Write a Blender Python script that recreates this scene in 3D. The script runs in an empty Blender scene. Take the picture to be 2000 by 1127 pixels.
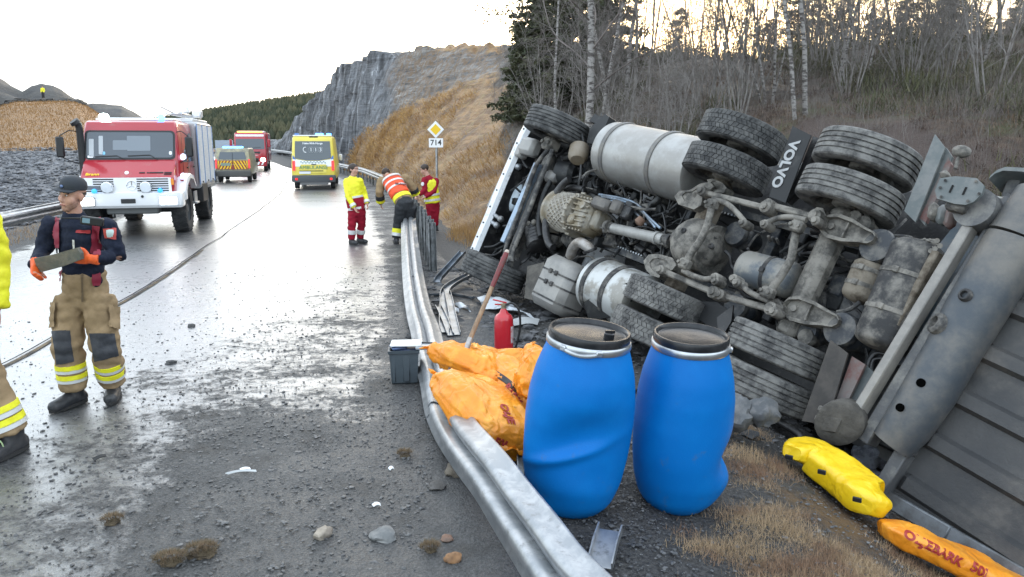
import bpy, bmesh, math, random
import numpy as np
from mathutils import Vector, Matrix, noise
random.seed(7)
PI = math.pi
SC = bpy.context.scene
COL = SC.collection

# ------------------------------------------------------------------ camera
F_PX, CAM_H, Y_HOR = 1480.0, 2.05, 285.0
PITCH = math.atan((563.5 - Y_HOR) / F_PX)
cd = bpy.data.cameras.new('camera'); cam = bpy.data.objects.new('camera', cd); COL.objects.link(cam)
cam.location = (0, 0, CAM_H); cam.rotation_euler = (PI/2 - PITCH, 0, 0)
cd.sensor_width = 36.0; cd.lens = 36.0 * F_PX / 2000.0
cd.clip_start = 0.05; cd.clip_end = 3000
SC.camera = cam

# ------------------------------------------------------------------ sky, sun, exposure
SUN_EL, SUN_AZ = math.radians(7.0), math.radians(15.5)      # low behind the trees, right of the view axis
w = bpy.data.worlds.new('World'); SC.world = w; w.use_nodes = True
nt = w.node_tree; nt.nodes.clear()
sky = nt.nodes.new('ShaderNodeTexSky'); sky.sky_type = 'NISHITA'; sky.sun_disc = False
sky.sun_elevation = SUN_EL; sky.sun_rotation = SUN_AZ
sky.air_density = 1.0; sky.dust_density = 4.0; sky.ozone_density = 1.5; sky.altitude = 0
b1 = nt.nodes.new('ShaderNodeBackground'); b1.inputs['Strength'].default_value = 0.15
b2 = nt.nodes.new('ShaderNodeBackground'); b2.inputs['Color'].default_value = (0.84, 0.92, 1.0, 1); b2.inputs['Strength'].default_value = 1.0
ad = nt.nodes.new('ShaderNodeAddShader'); wo = nt.nodes.new('ShaderNodeOutputWorld')
nt.links.new(sky.outputs[0], b1.inputs['Color'])
nt.links.new(b1.outputs[0], ad.inputs[0]); nt.links.new(b2.outputs[0], ad.inputs[1]); nt.links.new(ad.outputs[0], wo.inputs['Surface'])
sl = bpy.data.lights.new('sun', 'SUN'); so = bpy.data.objects.new('sun', sl); COL.objects.link(so)
sl.energy = 1.0; sl.angle = math.radians(10); sl.color = (1.0, 0.93, 0.84)
sd = Vector((math.sin(SUN_AZ)*math.cos(SUN_EL), math.cos(SUN_AZ)*math.cos(SUN_EL), math.sin(SUN_EL)))
so.rotation_euler = sd.to_track_quat('Z', 'Y').to_euler()
vs = SC.view_settings
vs.view_transform = 'Standard'; vs.look = 'None'; vs.gamma = 1.0; vs.use_curve_mapping = False; vs.exposure = 1.05
SC.display_settings.display_device = 'sRGB'
SC.cycles.max_bounces = 6; SC.cycles.diffuse_bounces = 3; SC.cycles.glossy_bounces = 3
SC.cycles.transparent_max_bounces = 8; SC.cycles.use_denoising = True

# ------------------------------------------------------------------ pixel <-> place
_c, _s = math.cos(PITCH), math.sin(PITCH)
def ray(x, y):
    a, b = (x - 1000) / F_PX, (y - 563.5) / F_PX
    return Vector((a, _c - b*_s, -_s - b*_c))
def G(x, y, z=0.0):                       # where the sight line of a photograph pixel meets the height z
    r = ray(x, y); t = (z - CAM_H) / r.z
    return Vector((0, 0, CAM_H)) + r*t
def P(x, y, Y):                           # ... or the distance Y ahead
    r = ray(x, y)
    return Vector((0, 0, CAM_H)) + r*(Y / r.y)

# ------------------------------------------------------------------ materials
def _n(nt, t, **kw):
    n = nt.nodes.new(t)
    for k, v in kw.items():
        if k in n.inputs: n.inputs[k].default_value = v
        else: setattr(n, k, v)
    return n
def rgba(c): return (c[0], c[1], c[2], 1.0)
MATS = {}
def mat(name, col, rough=0.6, metal=0.0, col2=None, scale=6.0, lo=0.4, hi=0.65, bump=0.0, bscale=None, spec=0.5,
        dust=None, dscale=3.0, dlo=0.35, dhi=0.65, emit=None, estr=0.0, coat=0.0, detail=6.0, stretch=None, rough2=None, trans=0.0, crease=0.0, cscale=7.0):
    if name in MATS: return MATS[name]
    m = bpy.data.materials.new(name); m.use_nodes = True
    nt = m.node_tree; L = nt.links
    b = nt.nodes['Principled BSDF']
    b.inputs['Base Color'].default_value = rgba(col); b.inputs['Roughness'].default_value = rough
    b.inputs['Metallic'].default_value = metal; b.inputs['Specular IOR Level'].default_value = spec
    if coat: b.inputs['Coat Weight'].default_value = coat; b.inputs['Coat Roughness'].default_value = 0.08
    if trans: b.inputs['Transmission Weight'].default_value = trans
    tc = _n(nt, 'ShaderNodeTexCoord'); vec = tc.outputs['Object']
    if stretch:
        mp = _n(nt, 'ShaderNodeMapping'); mp.inputs['Scale'].default_value = stretch
        L.new(vec, mp.inputs['Vector']); vec = mp.outputs[0]
    out = None
    def ramp(src, a, c):
        r = _n(nt, 'ShaderNodeMapRange'); r.inputs['From Min'].default_value = a; r.inputs['From Max'].default_value = c
        r.interpolation_type = 'SMOOTHSTEP'; L.new(src, r.inputs['Value']); return r.outputs[0]
    if col2 is not None:
        nz = _n(nt, 'ShaderNodeTexNoise', Scale=scale, Detail=detail, Roughness=0.62); L.new(vec, nz.inputs['Vector'])
        fac = ramp(nz.outputs['Fac'], lo, hi)
        mx = _n(nt, 'ShaderNodeMix', data_type='RGBA'); mx.inputs[6].default_value = rgba(col); mx.inputs[7].default_value = rgba(col2)
        L.new(fac, mx.inputs[0]); out = mx.outputs[2]
        if rough2 is not None:
            rr = _n(nt, 'ShaderNodeMapRange'); rr.inputs['To Min'].default_value = rough; rr.inputs['To Max'].default_value = rough2
            L.new(fac, rr.inputs['Value']); L.new(rr.outputs[0], b.inputs['Roughness'])
    if dust is not None:
        nz = _n(nt, 'ShaderNodeTexNoise', Scale=dscale, Detail=8.0, Roughness=0.68); L.new(tc.outputs['Object'], nz.inputs['Vector'])
        mx = _n(nt, 'ShaderNodeMix', data_type='RGBA'); mx.inputs[6].default_value = rgba(col); mx.inputs[7].default_value = rgba(dust)
        if out is not None: L.new(out, mx.inputs[6])
        L.new(ramp(nz.outputs['Fac'], dlo, dhi), mx.inputs[0]); out = mx.outputs[2]
    if out is not None: L.new(out, b.inputs['Base Color'])
    if bump:
        nz = _n(nt, 'ShaderNodeTexNoise', Scale=bscale or scale*3, Detail=6.0, Roughness=0.6); L.new(vec, nz.inputs['Vector'])
        bp = _n(nt, 'ShaderNodeBump', Strength=1.0, Distance=bump); L.new(nz.outputs['Fac'], bp.inputs['Height'])
        L.new(bp.outputs[0], b.inputs['Normal'])
    if crease:                                     # sharp folds of thin film: cell edges bent by noise
        nz = _n(nt, 'ShaderNodeTexNoise', Scale=cscale*.5, Detail=3.0); L.new(tc.outputs['Object'], nz.inputs['Vector'])
        av = _n(nt, 'ShaderNodeMix', data_type='RGBA'); av.blend_type = 'ADD'; av.inputs[0].default_value = .35; L.new(tc.outputs['Object'], av.inputs[6]); L.new(nz.outputs['Color'], av.inputs[7])
        vo = _n(nt, 'ShaderNodeTexVoronoi', Scale=cscale); vo.feature = 'DISTANCE_TO_EDGE'; L.new(av.outputs[2], vo.inputs['Vector'])
        vp = _n(nt, 'ShaderNodeTexVoronoi', Scale=cscale*2.7); vp.feature = 'F1'; L.new(av.outputs[2], vp.inputs['Vector'])
        sm = _n(nt, 'ShaderNodeMath', operation='MULTIPLY_ADD'); sm.inputs[1].default_value = .35; L.new(vp.outputs['Distance'], sm.inputs[0]); L.new(vo.outputs['Distance'], sm.inputs[2])
        bq = _n(nt, 'ShaderNodeBump', Strength=1.0, Distance=crease); L.new(sm.outputs[0], bq.inputs['Height'])
        if b.inputs['Normal'].is_linked: L.new(b.inputs['Normal'].links[0].from_socket, bq.inputs['Normal'])
        L.new(bq.outputs[0], b.inputs['Normal'])
    if emit is not None:
        b.inputs['Emission Color'].default_value = rgba(emit); b.inputs['Emission Strength'].default_value = estr
    MATS[name] = m
    return m

# ------------------------------------------------------------------ mesh builder
def frame_z(d):
    d = Vector(d).normalized()
    a = Vector((0, 0, 1)) if abs(d.z) < 0.93 else Vector((1, 0, 0))
    x = a.cross(d).normalized(); y = d.cross(x)
    return x, y, d
class MB:
    def __init__(s): s.v = []; s.f = []; s.m = []; s.mi = 0
    def _add(s, vs, fs):
        o = len(s.v); s.v += [tuple(p) for p in vs]
        s.f += [tuple(i + o for i in f) for f in fs]; s.m += [s.mi]*len(fs)
    def box(s, c, size, rot=None, ch=0.0):
        hx, hy, hz = size[0]/2, size[1]/2, size[2]/2
        ch = min(ch, hx*0.9, hy*0.9, hz*0.9)
        R = rot if rot is not None else Matrix.Identity(3)
        c = Vector(c)
        if ch <= 0:
            vs = [R @ Vector((x*hx, y*hy, z*hz)) + c for x in (-1, 1) for y in (-1, 1) for z in (-1, 1)]
            s._add(vs, [(0,1,3,2),(4,6,7,5),(0,4,5,1),(2,3,7,6),(0,2,6,4),(1,5,7,3)])
        else:
            vs = []; ix = {}
            for x in (-1, 1):
                for y in (-1, 1):
                    for z in (-1, 1):
                        for k, q in enumerate(((hx, hy-ch, hz-ch), (hx-ch, hy, hz-ch), (hx-ch, hy-ch, hz))):
                            ix[(x,y,z,k)] = len(vs); vs.append(R @ Vector((x*q[0], y*q[1], z*q[2])) + c)
            fs = []
            for x in (-1, 1): fs.append((ix[x,-1,-1,0], ix[x,1,-1,0], ix[x,1,1,0], ix[x,-1,1,0]))
            for y in (-1, 1): fs.append((ix[-1,y,-1,1], ix[1,y,-1,1], ix[1,y,1,1], ix[-1,y,1,1]))
            for z in (-1, 1): fs.append((ix[-1,-1,z,2], ix[1,-1,z,2], ix[1,1,z,2], ix[-1,1,z,2]))
            for a in (-1, 1):
                for b in (-1, 1):
                    fs.append((ix[a,b,-1,0], ix[a,b,1,0], ix[a,b,1,1], ix[a,b,-1,1]))
                    fs.append((ix[a,-1,b,0], ix[a,1,b,0], ix[a,1,b,2], ix[a,-1,b,2]))
                    fs.append((ix[-1,a,b,1], ix[1,a,b,1], ix[1,a,b,2], ix[-1,a,b,2]))
            for x in (-1, 1):
                for y in (-1, 1):
                    for z in (-1, 1): fs.append((ix[x,y,z,0], ix[x,y,z,1], ix[x,y,z,2]))
            s._add(vs, fs)
        return s
    def bar(s, p0, p1, wx, wy, up=None, ch=0.0):            # rectangular bar between two points
        p0, p1 = Vector(p0), Vector(p1); d = (p1 - p0); L = d.length; d.normalize()
        u = Vector(up) if up is not None else (Vector((0, 0, 1)) if abs(d.z) < 0.9 else Vector((1, 0, 0)))
        x = u.cross(d).normalized(); y = d.cross(x)
        s.box((p0 + p1)/2, (wx, wy, L), Matrix((x, y, d)).transposed(), ch); return s
    def rings(s, rings, cap0=True, cap1=True, closed=False):
        n = len(rings[0]); vs = [p for r in rings for p in r]; fs = []
        m = len(rings)
        for i in range(m if closed else m - 1):
            a, b = i*n, ((i + 1) % m)*n
            for k in range(n):
                k2 = (k + 1) % n
                fs.append((a + k, a + k2, b + k2, b + k))
        if not closed:
            if cap0: fs.append(tuple(reversed(range(n))))
            if cap1: fs.append(tuple((m - 1)*n + k for k in range(n)))
        s._add(vs, fs); return s
    def tube(s, pts, r, n=8, cap=True, flat=1.0, up=None):
        pts = [Vector(p) for p in pts]; rr = r if isinstance(r, (list, tuple)) else [r]*len(pts)
        rings = []; x = None
        for i, p in enumerate(pts):
            d = (pts[min(i+1, len(pts)-1)] - pts[max(i-1, 0)])
            d = d.normalized() if d.length > 1e-9 else Vector((0, 0, 1))
            if x is None: x = (Vector(up).cross(d).normalized() if up is not None else frame_z(d)[0])
            else:
                x = x - d*x.dot(d)
                x = x.normalized() if x.length > 1e-6 else frame_z(d)[0]
            y = d.cross(x)
            rings.append([p + x*math.cos(2*PI*k/n)*rr[i] + y*math.sin(2*PI*k/n)*rr[i]*flat for k in range(n)])
        s.rings(rings, cap, cap); return s
    def cyl(s, p0, p1, r0, r1=None, n=16, cap=True):
        return s.tube([p0, p1], [r0, r0 if r1 is None else r1], n, cap)
    def lathe(s, prof, o, d, n=24, cap0=True, cap1=True, sx=1.0, sy=1.0, x=None):     # prof: (radius, height along d)
        fx, fy, fd = frame_z(d)
        if x is not None: fx = Vector(x).normalized(); fy = fd.cross(fx)
        o = Vector(o)
        s.rings([[o + fd*hh + fx*math.cos(2*PI*k/n)*r*sx + fy*math.sin(2*PI*k/n)*r*sy for k in range(n)] for r, hh in prof], cap0, cap1); return s
    def ell(s, c, r, n=12, m=8, rot=None):
        c = Vector(c); r = Vector(r) if hasattr(r, '__len__') else Vector((r, r, r))
        R = rot if rot is not None else Matrix.Identity(3)
        rings = []
        for i in range(1, m):
            t = PI*i/m
            rings.append([R @ Vector((r.x*math.sin(t)*math.cos(2*PI*k/n), r.y*math.sin(t)*math.sin(2*PI*k/n), -r.z*math.cos(t))) + c for k in range(n)])
        o = len(s.v); s.rings(rings, False, False)
        t0 = len(s.v); s.v.append(tuple(R @ Vector((0, 0, -r.z)) + c)); s.v.append(tuple(R @ Vector((0, 0, r.z)) + c))
        for k in range(n):
            s.f.append((o + (k+1) % n, o + k, t0)); s.m.append(s.mi)
            b = o + (m-2)*n; s.f.append((b + k, b + (k+1) % n, t0 + 1)); s.m.append(s.mi)
        return s
    def prism(s, pts, depth, both=True):      # pts: planar 3D outline, depth: extrusion vector
        n = len(pts); pts = [Vector(p) for p in pts]; dv = Vector(depth)
        vs = pts + [p + dv for p in pts]
        fs = [tuple(reversed(range(n))), tuple(range(n, 2*n))] + [(k, (k+1) % n, n + (k+1) % n, n + k) for k in range(n)]
        s._add(vs, fs); return s
    def quad(s, a, b, c, d): s._add([a, b, c, d], [(0, 1, 2, 3)]); return s
    def rock(s, c, r, seed=0, flat=0.6, sub=1):
        rg = random.Random(seed); bm = bmesh.new(); bmesh.ops.create_icosphere(bm, subdivisions=sub, radius=1.0)
        sx, sy = rg.uniform(.75, 1.3), rg.uniform(.75, 1.2); R = Matrix.Rotation(rg.uniform(0, 6.3), 3, 'Z')
        o = Vector((rg.random()*50, rg.random()*50, rg.random()*50)); vs = []
        for v in bm.verts:
            k = 1 + 0.42*noise.noise(v.co*1.3 + o) + 0.18*noise.noise(v.co*3.1 + o)
            q = v.co*k; vs.append(R @ Vector((q.x*sx*r, q.y*sy*r, q.z*flat*r)) + Vector(c))
        fs = [tuple(v.index for v in f.verts) for f in bm.faces]; bm.free(); s._add(vs, fs); return s
    def mesh(s, name, mats, smooth=True, ang=38):
        me = bpy.data.meshes.new(name); me.from_pydata(s.v, [], s.f); me.validate(verbose=False)
        for m in (mats if isinstance(mats, (list, tuple)) else [mats]): me.materials.append(m)
        if len(me.polygons) == len(s.m) and any(s.m): me.polygons.foreach_set('material_index', s.m)
        bm = bmesh.new(); bm.from_mesh(me); bmesh.ops.recalc_face_normals(bm, faces=bm.faces); bm.to_mesh(me); bm.free()
        if smooth:
            me.polygons.foreach_set('use_smooth', [True]*len(me.polygons)); me.set_sharp_from_angle(angle=math.radians(ang))
        me.update(); return me
    def build(s, name, mats, parent=None, smooth=True, ang=38, **kw):
        return link(name, s.mesh(name, mats, smooth, ang), parent, **kw)
def link(name, me, parent=None, label=None, cat=None, group=None, kind=None):
    o = bpy.data.objects.new(name, me); COL.objects.link(o)
    if parent is not None: o.parent = parent
    return tag(o, label, cat, group, kind)
def tag(o, label=None, cat=None, group=None, kind=None):
    if label: o['label'] = label
    if cat: o['category'] = cat
    if group: o['group'] = group
    if kind: o['kind'] = kind
    return o
def thing(name, label, cat, loc=(0, 0, 0), rz=0.0, group=None, M=None):
    o = bpy.data.objects.new(name, None); COL.objects.link(o); o.empty_display_size = 0.1
    if M is not None: o.matrix_world = M
    else: o.location = loc; o.rotation_euler = (0, 0, rz)
    return tag(o, label, cat, group)
def copy_tree(o, parent=None):
    c = o.copy(); COL.objects.link(c)
    if parent is not None:
        c.parent = parent; c.matrix_parent_inverse = o.matrix_parent_inverse.copy()
    for ch in list(o.children): copy_tree(ch, c)
    return c
def txt(body, size, material, name, parent, xf, depth=0.002, bold=0.0, align='CENTER'):   # lettering as thin real letters, xf maps (x, y, z) to place
    cu = bpy.data.curves.new('lettering', 'FONT'); cu.body = body; cu.size = size; cu.align_x = align; cu.align_y = 'CENTER'
    cu.extrude = depth; cu.offset = bold; cu.resolution_u = 3
    t = bpy.data.objects.new('lettering', cu); COL.objects.link(t)
    me = bpy.data.meshes.new_from_object(t); bpy.data.objects.remove(t); bpy.data.curves.remove(cu)
    me.materials.clear(); me.materials.append(material); me.name = name
    if isinstance(xf, Matrix): me.transform(xf)
    else:
        for v in me.vertices: v.co = xf(v.co)
    return link(name, me, parent)
def plane_xf(o, x, y):                    # lettering plane: origin, reading direction, up direction
    x = Vector(x).normalized(); y = Vector(y); y = (y - x*y.dot(x)).normalized(); z = x.cross(y)
    m = Matrix((x, y, z)).transposed().to_4x4(); m.translation = Vector(o); return m
def smoothstep(a, b, x):
    t = np.clip((x - a)/(b - a), 0, 1); return t*t*(3 - 2*t)
def catmull(pts, n):
    pts = [Vector(p) for p in pts]; out = []
    for i in range(len(pts) - 1):
        p0, p1, p2, p3 = pts[max(i-1, 0)], pts[i], pts[i+1], pts[min(i+2, len(pts)-1)]
        for k in range(n):
            t = k/n
            out.append(0.5*((2*p1) + (p2 - p0)*t + (2*p0 - 5*p1 + 4*p2 - p3)*t*t + (3*p1 - p0 - 3*p2 + p3)*t**3))
    out.append(pts[-1]); return out
# vectorised value noise for terrain
_rng = np.random.RandomState(3); _tab = _rng.rand(256, 256)
def vnoise(x, y):
    xi = np.floor(x).astype(int); yi = np.floor(y).astype(int); fx = x - xi; fy = y - yi
    fx = fx*fx*(3 - 2*fx); fy = fy*fy*(3 - 2*fy)
    a = _tab[xi % 256, yi % 256]; b = _tab[(xi+1) % 256, yi % 256]; c = _tab[xi % 256, (yi+1) % 256]; d = _tab[(xi+1) % 256, (yi+1) % 256]
    return (a*(1-fx)+b*fx)*(1-fy) + (c*(1-fx)+d*fx)*fy - 0.5
def fbm(x, y, o=4):
    r = 0; a = 1.0
    for i in range(o): r = r + a*vnoise(x*2**i + 17*i, y*2**i + 31*i); a *= 0.5
    return r
def grid_mesh(name, V, material, parent=None, smooth=True, ang=180, **kw):     # V: (n, m, 3) array
    n, m = V.shape[:2]; me = bpy.data.meshes.new(name)
    idx = np.arange(n*m).reshape(n, m)
    q = np.stack([idx[:-1, :-1], idx[:-1, 1:], idx[1:, 1:], idx[1:, :-1]], -1).reshape(-1, 4)
    me.from_pydata(V.reshape(-1, 3).tolist(), [], q.tolist()); me.materials.append(material)
    bm = bmesh.new(); bm.from_mesh(me); bmesh.ops.recalc_face_normals(bm, faces=bm.faces); bm.to_mesh(me); bm.free()
    me.polygons.foreach_set('use_smooth', [smooth]*len(me.polygons)); me.update()
    return link(name, me, parent, **kw)
def soup(name, V, Fc, mats, parent=None, smooth=False, midx=None, **kw):             # big numpy vertex / face arrays
    me = bpy.data.meshes.new(name); k = Fc.shape[1]
    me.vertices.add(len(V)); me.vertices.foreach_set('co', np.asarray(V, np.float32).ravel())
    me.loops.add(Fc.size); me.loops.foreach_set('vertex_index', np.asarray(Fc, np.int32).ravel())
    me.polygons.add(len(Fc)); me.polygons.foreach_set('loop_start', np.arange(0, Fc.size, k, dtype=np.int32))
    for m in (mats if isinstance(mats, (list, tuple)) else [mats]): me.materials.append(m)
    if midx is not None: me.polygons.foreach_set('material_index', np.asarray(midx, np.int32))
    me.polygons.foreach_set('use_smooth', [smooth]*len(Fc)); me.update(calc_edges=True); me.validate()
    return link(name, me, parent, **kw)
# ================================================================== SETTING
CL_Y = np.array([-30, -6, 0, 6.9, 10.6, 14.2, 20, 26, 32.7, 45, 60, 75, 92, 104, 112])
CL_X = np.array([-4.0, -4.5, -4.6, -4.85, -5.34, -6.02, -7.2, -8.5, -9.95, -13.3, -18.4, -24.6, -33.6, -42, -49])
def xc(Y): return np.interp(Y, CL_Y, CL_X)
_ys = np.linspace(-30, 112, 569)
_xs = np.interp(_ys, CL_Y, CL_X)
_k = np.hanning(25); _k /= _k.sum(); _xs = np.convolve(np.pad(_xs, 12, mode='reflect', reflect_type='odd'), _k, 'valid')   # rounds the centre line
def xc(Y): return np.interp(Y, _ys, _xs)
def xcd(Y): return (xc(np.asarray(Y) + 0.4) - xc(np.asarray(Y) - 0.4))/0.8
def lat(X, Y): return (X - xc(Y))/np.sqrt(1 + xcd(Y)**2)            # metres right of the centre line
def onroad(t, Y):                                                  # place t metres right of the centre line
    d = float(xcd(Y)); n = math.sqrt(1 + d*d); return float(xc(Y)) + t/n, Y - t*d/n
def road_z(Y): return 0.95*smoothstep(55, 95, Y)
TW = 3.75
BK_Y = [10, 14, 20, 30, 40, 52, 60, 64, 75, 83, 91, 97, 110, 140]
BK_H = [2.4, 2.5, 3.2, 5.3, 6.9, 8.3, 8.9, 9.1, 8.6, 6.7, 4.2, 2.2, 1.2, 1.0]
BK_W = [5.0, 5.0, 5.6, 7.4, 7.6, 6.0, 3.6, 2.2, 1.6, 1.5, 1.5, 1.5, 1.5, 1.5]
TOE_Y = [-40, 4, 6, 8, 10, 12, 14, 17, 20, 120]
def toe(Y):                                                        # X of the foot of the right-hand slope
    near = np.interp(Y, [-40, 2, 5, 7, 8.5, 10, 12, 14, 17, 20], [16, 14, 11.5, 9.2, 7.2, 5.0, 2.6, 0.9, -0.6, -1.55])
    far = xc(Y) + 5.65*np.sqrt(1 + xcd(Y)**2)
    return np.where(Y < 20, near, far)
def bank_h(d, Y):
    H = np.interp(Y, BK_Y, BK_H); W = np.interp(Y, BK_Y, BK_W)
    p = np.clip(d/W, 0, 1.3)
    ramp = np.where(p < 1, p*(1 + 0.25*(1 - p)), 1)
    grow = np.interp(Y, [10, 20, 40, 64, 80, 110], [0.13, 0.13, 0.055, 0.03, 0.0, 0.0])
    low = 1 - 0.30*smoothstep(5, 20, d)*smoothstep(22, 34, Y)            # the wooded ridge lies lower than the bare rock knoll
    return H*low*np.minimum(ramp, 1)*smoothstep(-0.8, 0.8, d) + grow*np.maximum(d - W, 0)
def ground_z(X, Y):
    X = np.asarray(X, float); Y = np.asarray(Y, float)
    t = lat(X, Y); rz = road_z(Y)
    z = rz - 0.05*smoothstep(TW - 0.1, TW + 0.2, -t) - 0.02*smoothstep(TW + .2, TW + .9, t) + 0*X
    # verge and ditch the lorry lies in
    ditch = smoothstep(1.35, 3.6, X - 0.12*np.maximum(Y - 5, 0))*smoothstep(11, 8.2, Y)*smoothstep(-14, 0, Y)
    z = z - 0.78*ditch - 0.10*smoothstep(0.2, 1.4, X)*smoothstep(12, 8, Y)
    z = z - 0.20*smoothstep(2.9, 3.7, X + .55*(Y - 4.5))*smoothstep(7.5, 5.5, Y)*smoothstep(-4, 1, Y)
    d = X - toe(Y)
    b = bank_h(d, Y)
    b = np.where(Y > 62, np.maximum(b - 0.22*np.maximum(Y - 62, 0)*smoothstep(6, 18, d), -1), b)
    z = z + b + 0.22*fbm(X*0.5, Y*0.5)*smoothstep(1.5, 6, d) + 0.5*fbm(X*0.11, Y*0.11)*smoothstep(6, 20, d)
    # left side: scree, grassy hill, dark spoil hills
    e = -t - 5.2
    ang = X/np.maximum(Y, 1.0)
    lm = smoothstep(0.0, 6.0, e)
    sc = 1.75*smoothstep(17, 44, Y)
    gh = np.interp(Y, [0, 42, 60, 85, 104, 125], [0, 0, 1.6, 3.9, 5.4, 4.2])*smoothstep(-0.47, -0.57, ang)
    gh = gh*(1 - 0.22*smoothstep(-0.63, -0.68, ang))
    z = z + lm*(sc*smoothstep(-0.33, -0.5, ang) + gh)
    z = z + 0.16*fbm(X*0.8, Y*0.8)*smoothstep(0.5, 3, e)*smoothstep(60, 30, Y) + 0.35*fbm(X*0.1, Y*0.1)*smoothstep(6, 20, e)
    # small unevenness of the gravel verge
    z = z + 0.05*fbm(X*1.7, Y*1.7)*smoothstep(TW + 1.1, TW + 2.0, t) + 0.02*fbm(X*5, Y*5)*smoothstep(TW + 1.1, TW + 1.6, t)
    return z
def gz(X, Y): return float(ground_z(np.array(X), np.array(Y)))

# ---- ground material: gravel, dry grass, heath and scree told apart by mesh masks
def ground_mat():
    m = bpy.data.materials.new('ground_cover'); m.use_nodes = True; nt = m.node_tree; L = nt.links; b = nt.nodes['Principled BSDF']
    tc = _n(nt, 'ShaderNodeTexCoord'); ob = tc.outputs['Object']
    def noise_(s, d=6.0, r=0.62, v=ob):
        n = _n(nt, 'ShaderNodeTexNoise', Scale=s, Detail=d, Roughness=r); L.new(v, n.inputs['Vector']); return n.outputs['Fac']
    def mr(src, a, c, x=0.0, y=1.0):
        r = _n(nt, 'ShaderNodeMapRange'); r.interpolation_type = 'SMOOTHSTEP'
        for k, q in zip(('From Min', 'From Max', 'To Min', 'To Max'), (a, c, x, y)): r.inputs[k].default_value = q
        L.new(src, r.inputs['Value']); return r.outputs[0]
    def mix(f, a, c):
        x = _n(nt, 'ShaderNodeMix', data_type='RGBA')
        for i, q in ((6, a), (7, c)):
            if isinstance(q, tuple): x.inputs[i].default_value = rgba(q)
            else: L.new(q, x.inputs[i])
        L.new(f, x.inputs[0]); return x.outputs[2]
    def mask(nm, nz, soft=0.12):
        a = _n(nt, 'ShaderNodeAttribute', attribute_name=nm)
        s = _n(nt, 'ShaderNodeMath', operation='ADD'); L.new(a.outputs['Fac'], s.inputs[0]); L.new(nz, s.inputs[1])
        return mr(s.outputs[0], 1.0 - soft, 1.0 + soft)
    n1, n2, n3, n4 = noise_(0.9), noise_(7.0), noise_(45.0, 4.0), noise_(0.25)
    gravel = mix(mr(n3, .3, .68), (.022, .0215, .021), (.074, .072, .07)); gravel = mix(mr(n2, .5, .72), gravel, (.045, .041, .036))
    grass = mix(mr(n2, .35, .65), (.13, .066, .022), (.27, .15, .052)); grass = mix(mr(n1, .5, .72), grass, (.11, .07, .036))
    heath = mix(mr(n2, .35, .65), (.045, .033, .022), (.12, .08, .052)); heath = mix(mr(n1, .46, .6), heath, (.065, .068, .026)); heath = mix(mr(n4, .5, .62), heath, (.068, .048, .04))
    scree = mix(mr(n3, .3, .7), (.05, .053, .06), (.17, .175, .185))
    c = mix(mask('grass', n1), gravel, grass); c = mix(mask('heath', n1), c, heath); c = mix(mask('scree', n2, .2), c, scree)
    L.new(c, b.inputs['Base Color']); b.inputs['Roughness'].default_value = 0.68; b.inputs['Specular IOR Level'].default_value = 0.35
    bp = _n(nt, 'ShaderNodeBump', Strength=1.0, Distance=0.018); L.new(n3, bp.inputs['Height'])
    bp2 = _n(nt, 'ShaderNodeBump', Strength=1.0, Distance=0.04); L.new(n2, bp2.inputs['Height']); L.new(bp.outputs[0], bp2.inputs['Normal'])
    L.new(bp2.outputs[0], b.inputs['Normal'])
    return m
GROUND_M = ground_mat()
def set_attr(o, nm, vals):
    a = o.data.attributes.new(nm, 'FLOAT', 'POINT'); a.data.foreach_set('value', np.asarray(vals, np.float32).ravel())
def zone_masks(X, Y):
    t = lat(X, Y); d = X - toe(Y); e = -t - 5.2; ang = X/np.maximum(Y, 1.0)
    grass = 0.40*smoothstep(.8, 1.9, X)*smoothstep(9, 6, Y)*(X < 20) + 1.0*smoothstep(-0.6, 0.8, d)*smoothstep(9, 14, Y)
    grass = np.maximum(grass, 1.2*smoothstep(40, 45, Y)*smoothstep(0, 3, e))
    grass = np.maximum(grass, 0.55*smoothstep(0.2, 1.2, e)*smoothstep(17, 15, Y))
    heath = 1.3*smoothstep(0.5, 3.5, d - np.interp(Y, [0, 14, 20, 30, 60], [0, 0.4, 3.5, 6.5, 8.0]))*smoothstep(-10, 2, Y)
    scree = 1.2*smoothstep(0.4, 1.8, e)*smoothstep(16, 18, Y)*smoothstep(44.5, 41.5, Y)
    return np.clip(grass, 0, 1.3), np.clip(heath, 0, 1.3), np.clip(scree, 0, 1.3)
az = np.concatenate([np.linspace(-180, -52, 40, endpoint=False), np.linspace(-52, 52, 470), np.linspace(52, 180, 40)[1:]])*PI/180
rr = np.concatenate([[0.02], np.geomspace(0.8, 180, 300), np.geomspace(180, 900, 24)[1:]])
A_, R_ = np.meshgrid(az, rr, indexing='ij')
GX, GY = R_*np.sin(A_), R_*np.cos(A_)
GZ = ground_z(GX - 2.2*smoothstep(46, 58, GY)*smoothstep(-1.6, -.4, GX - toe(GY)), GY)          # kept behind the rock face built below
GZ = GZ - 0.012 - 0.5*smoothstep(0.2, 1.2, GX - toe(GY))*smoothstep(17.2, 19, GY)*smoothstep(6.2, 4.4, GX - toe(GY) - np.interp(GY, BK_Y, BK_W))*(GY < 118)
go = grid_mesh('ground', np.stack([GX, GY, GZ], -1), GROUND_M, kind='structure')
for nm, v in zip(('grass', 'heath', 'scree'), zone_masks(GX, GY)): set_attr(go, nm, v)

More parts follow.
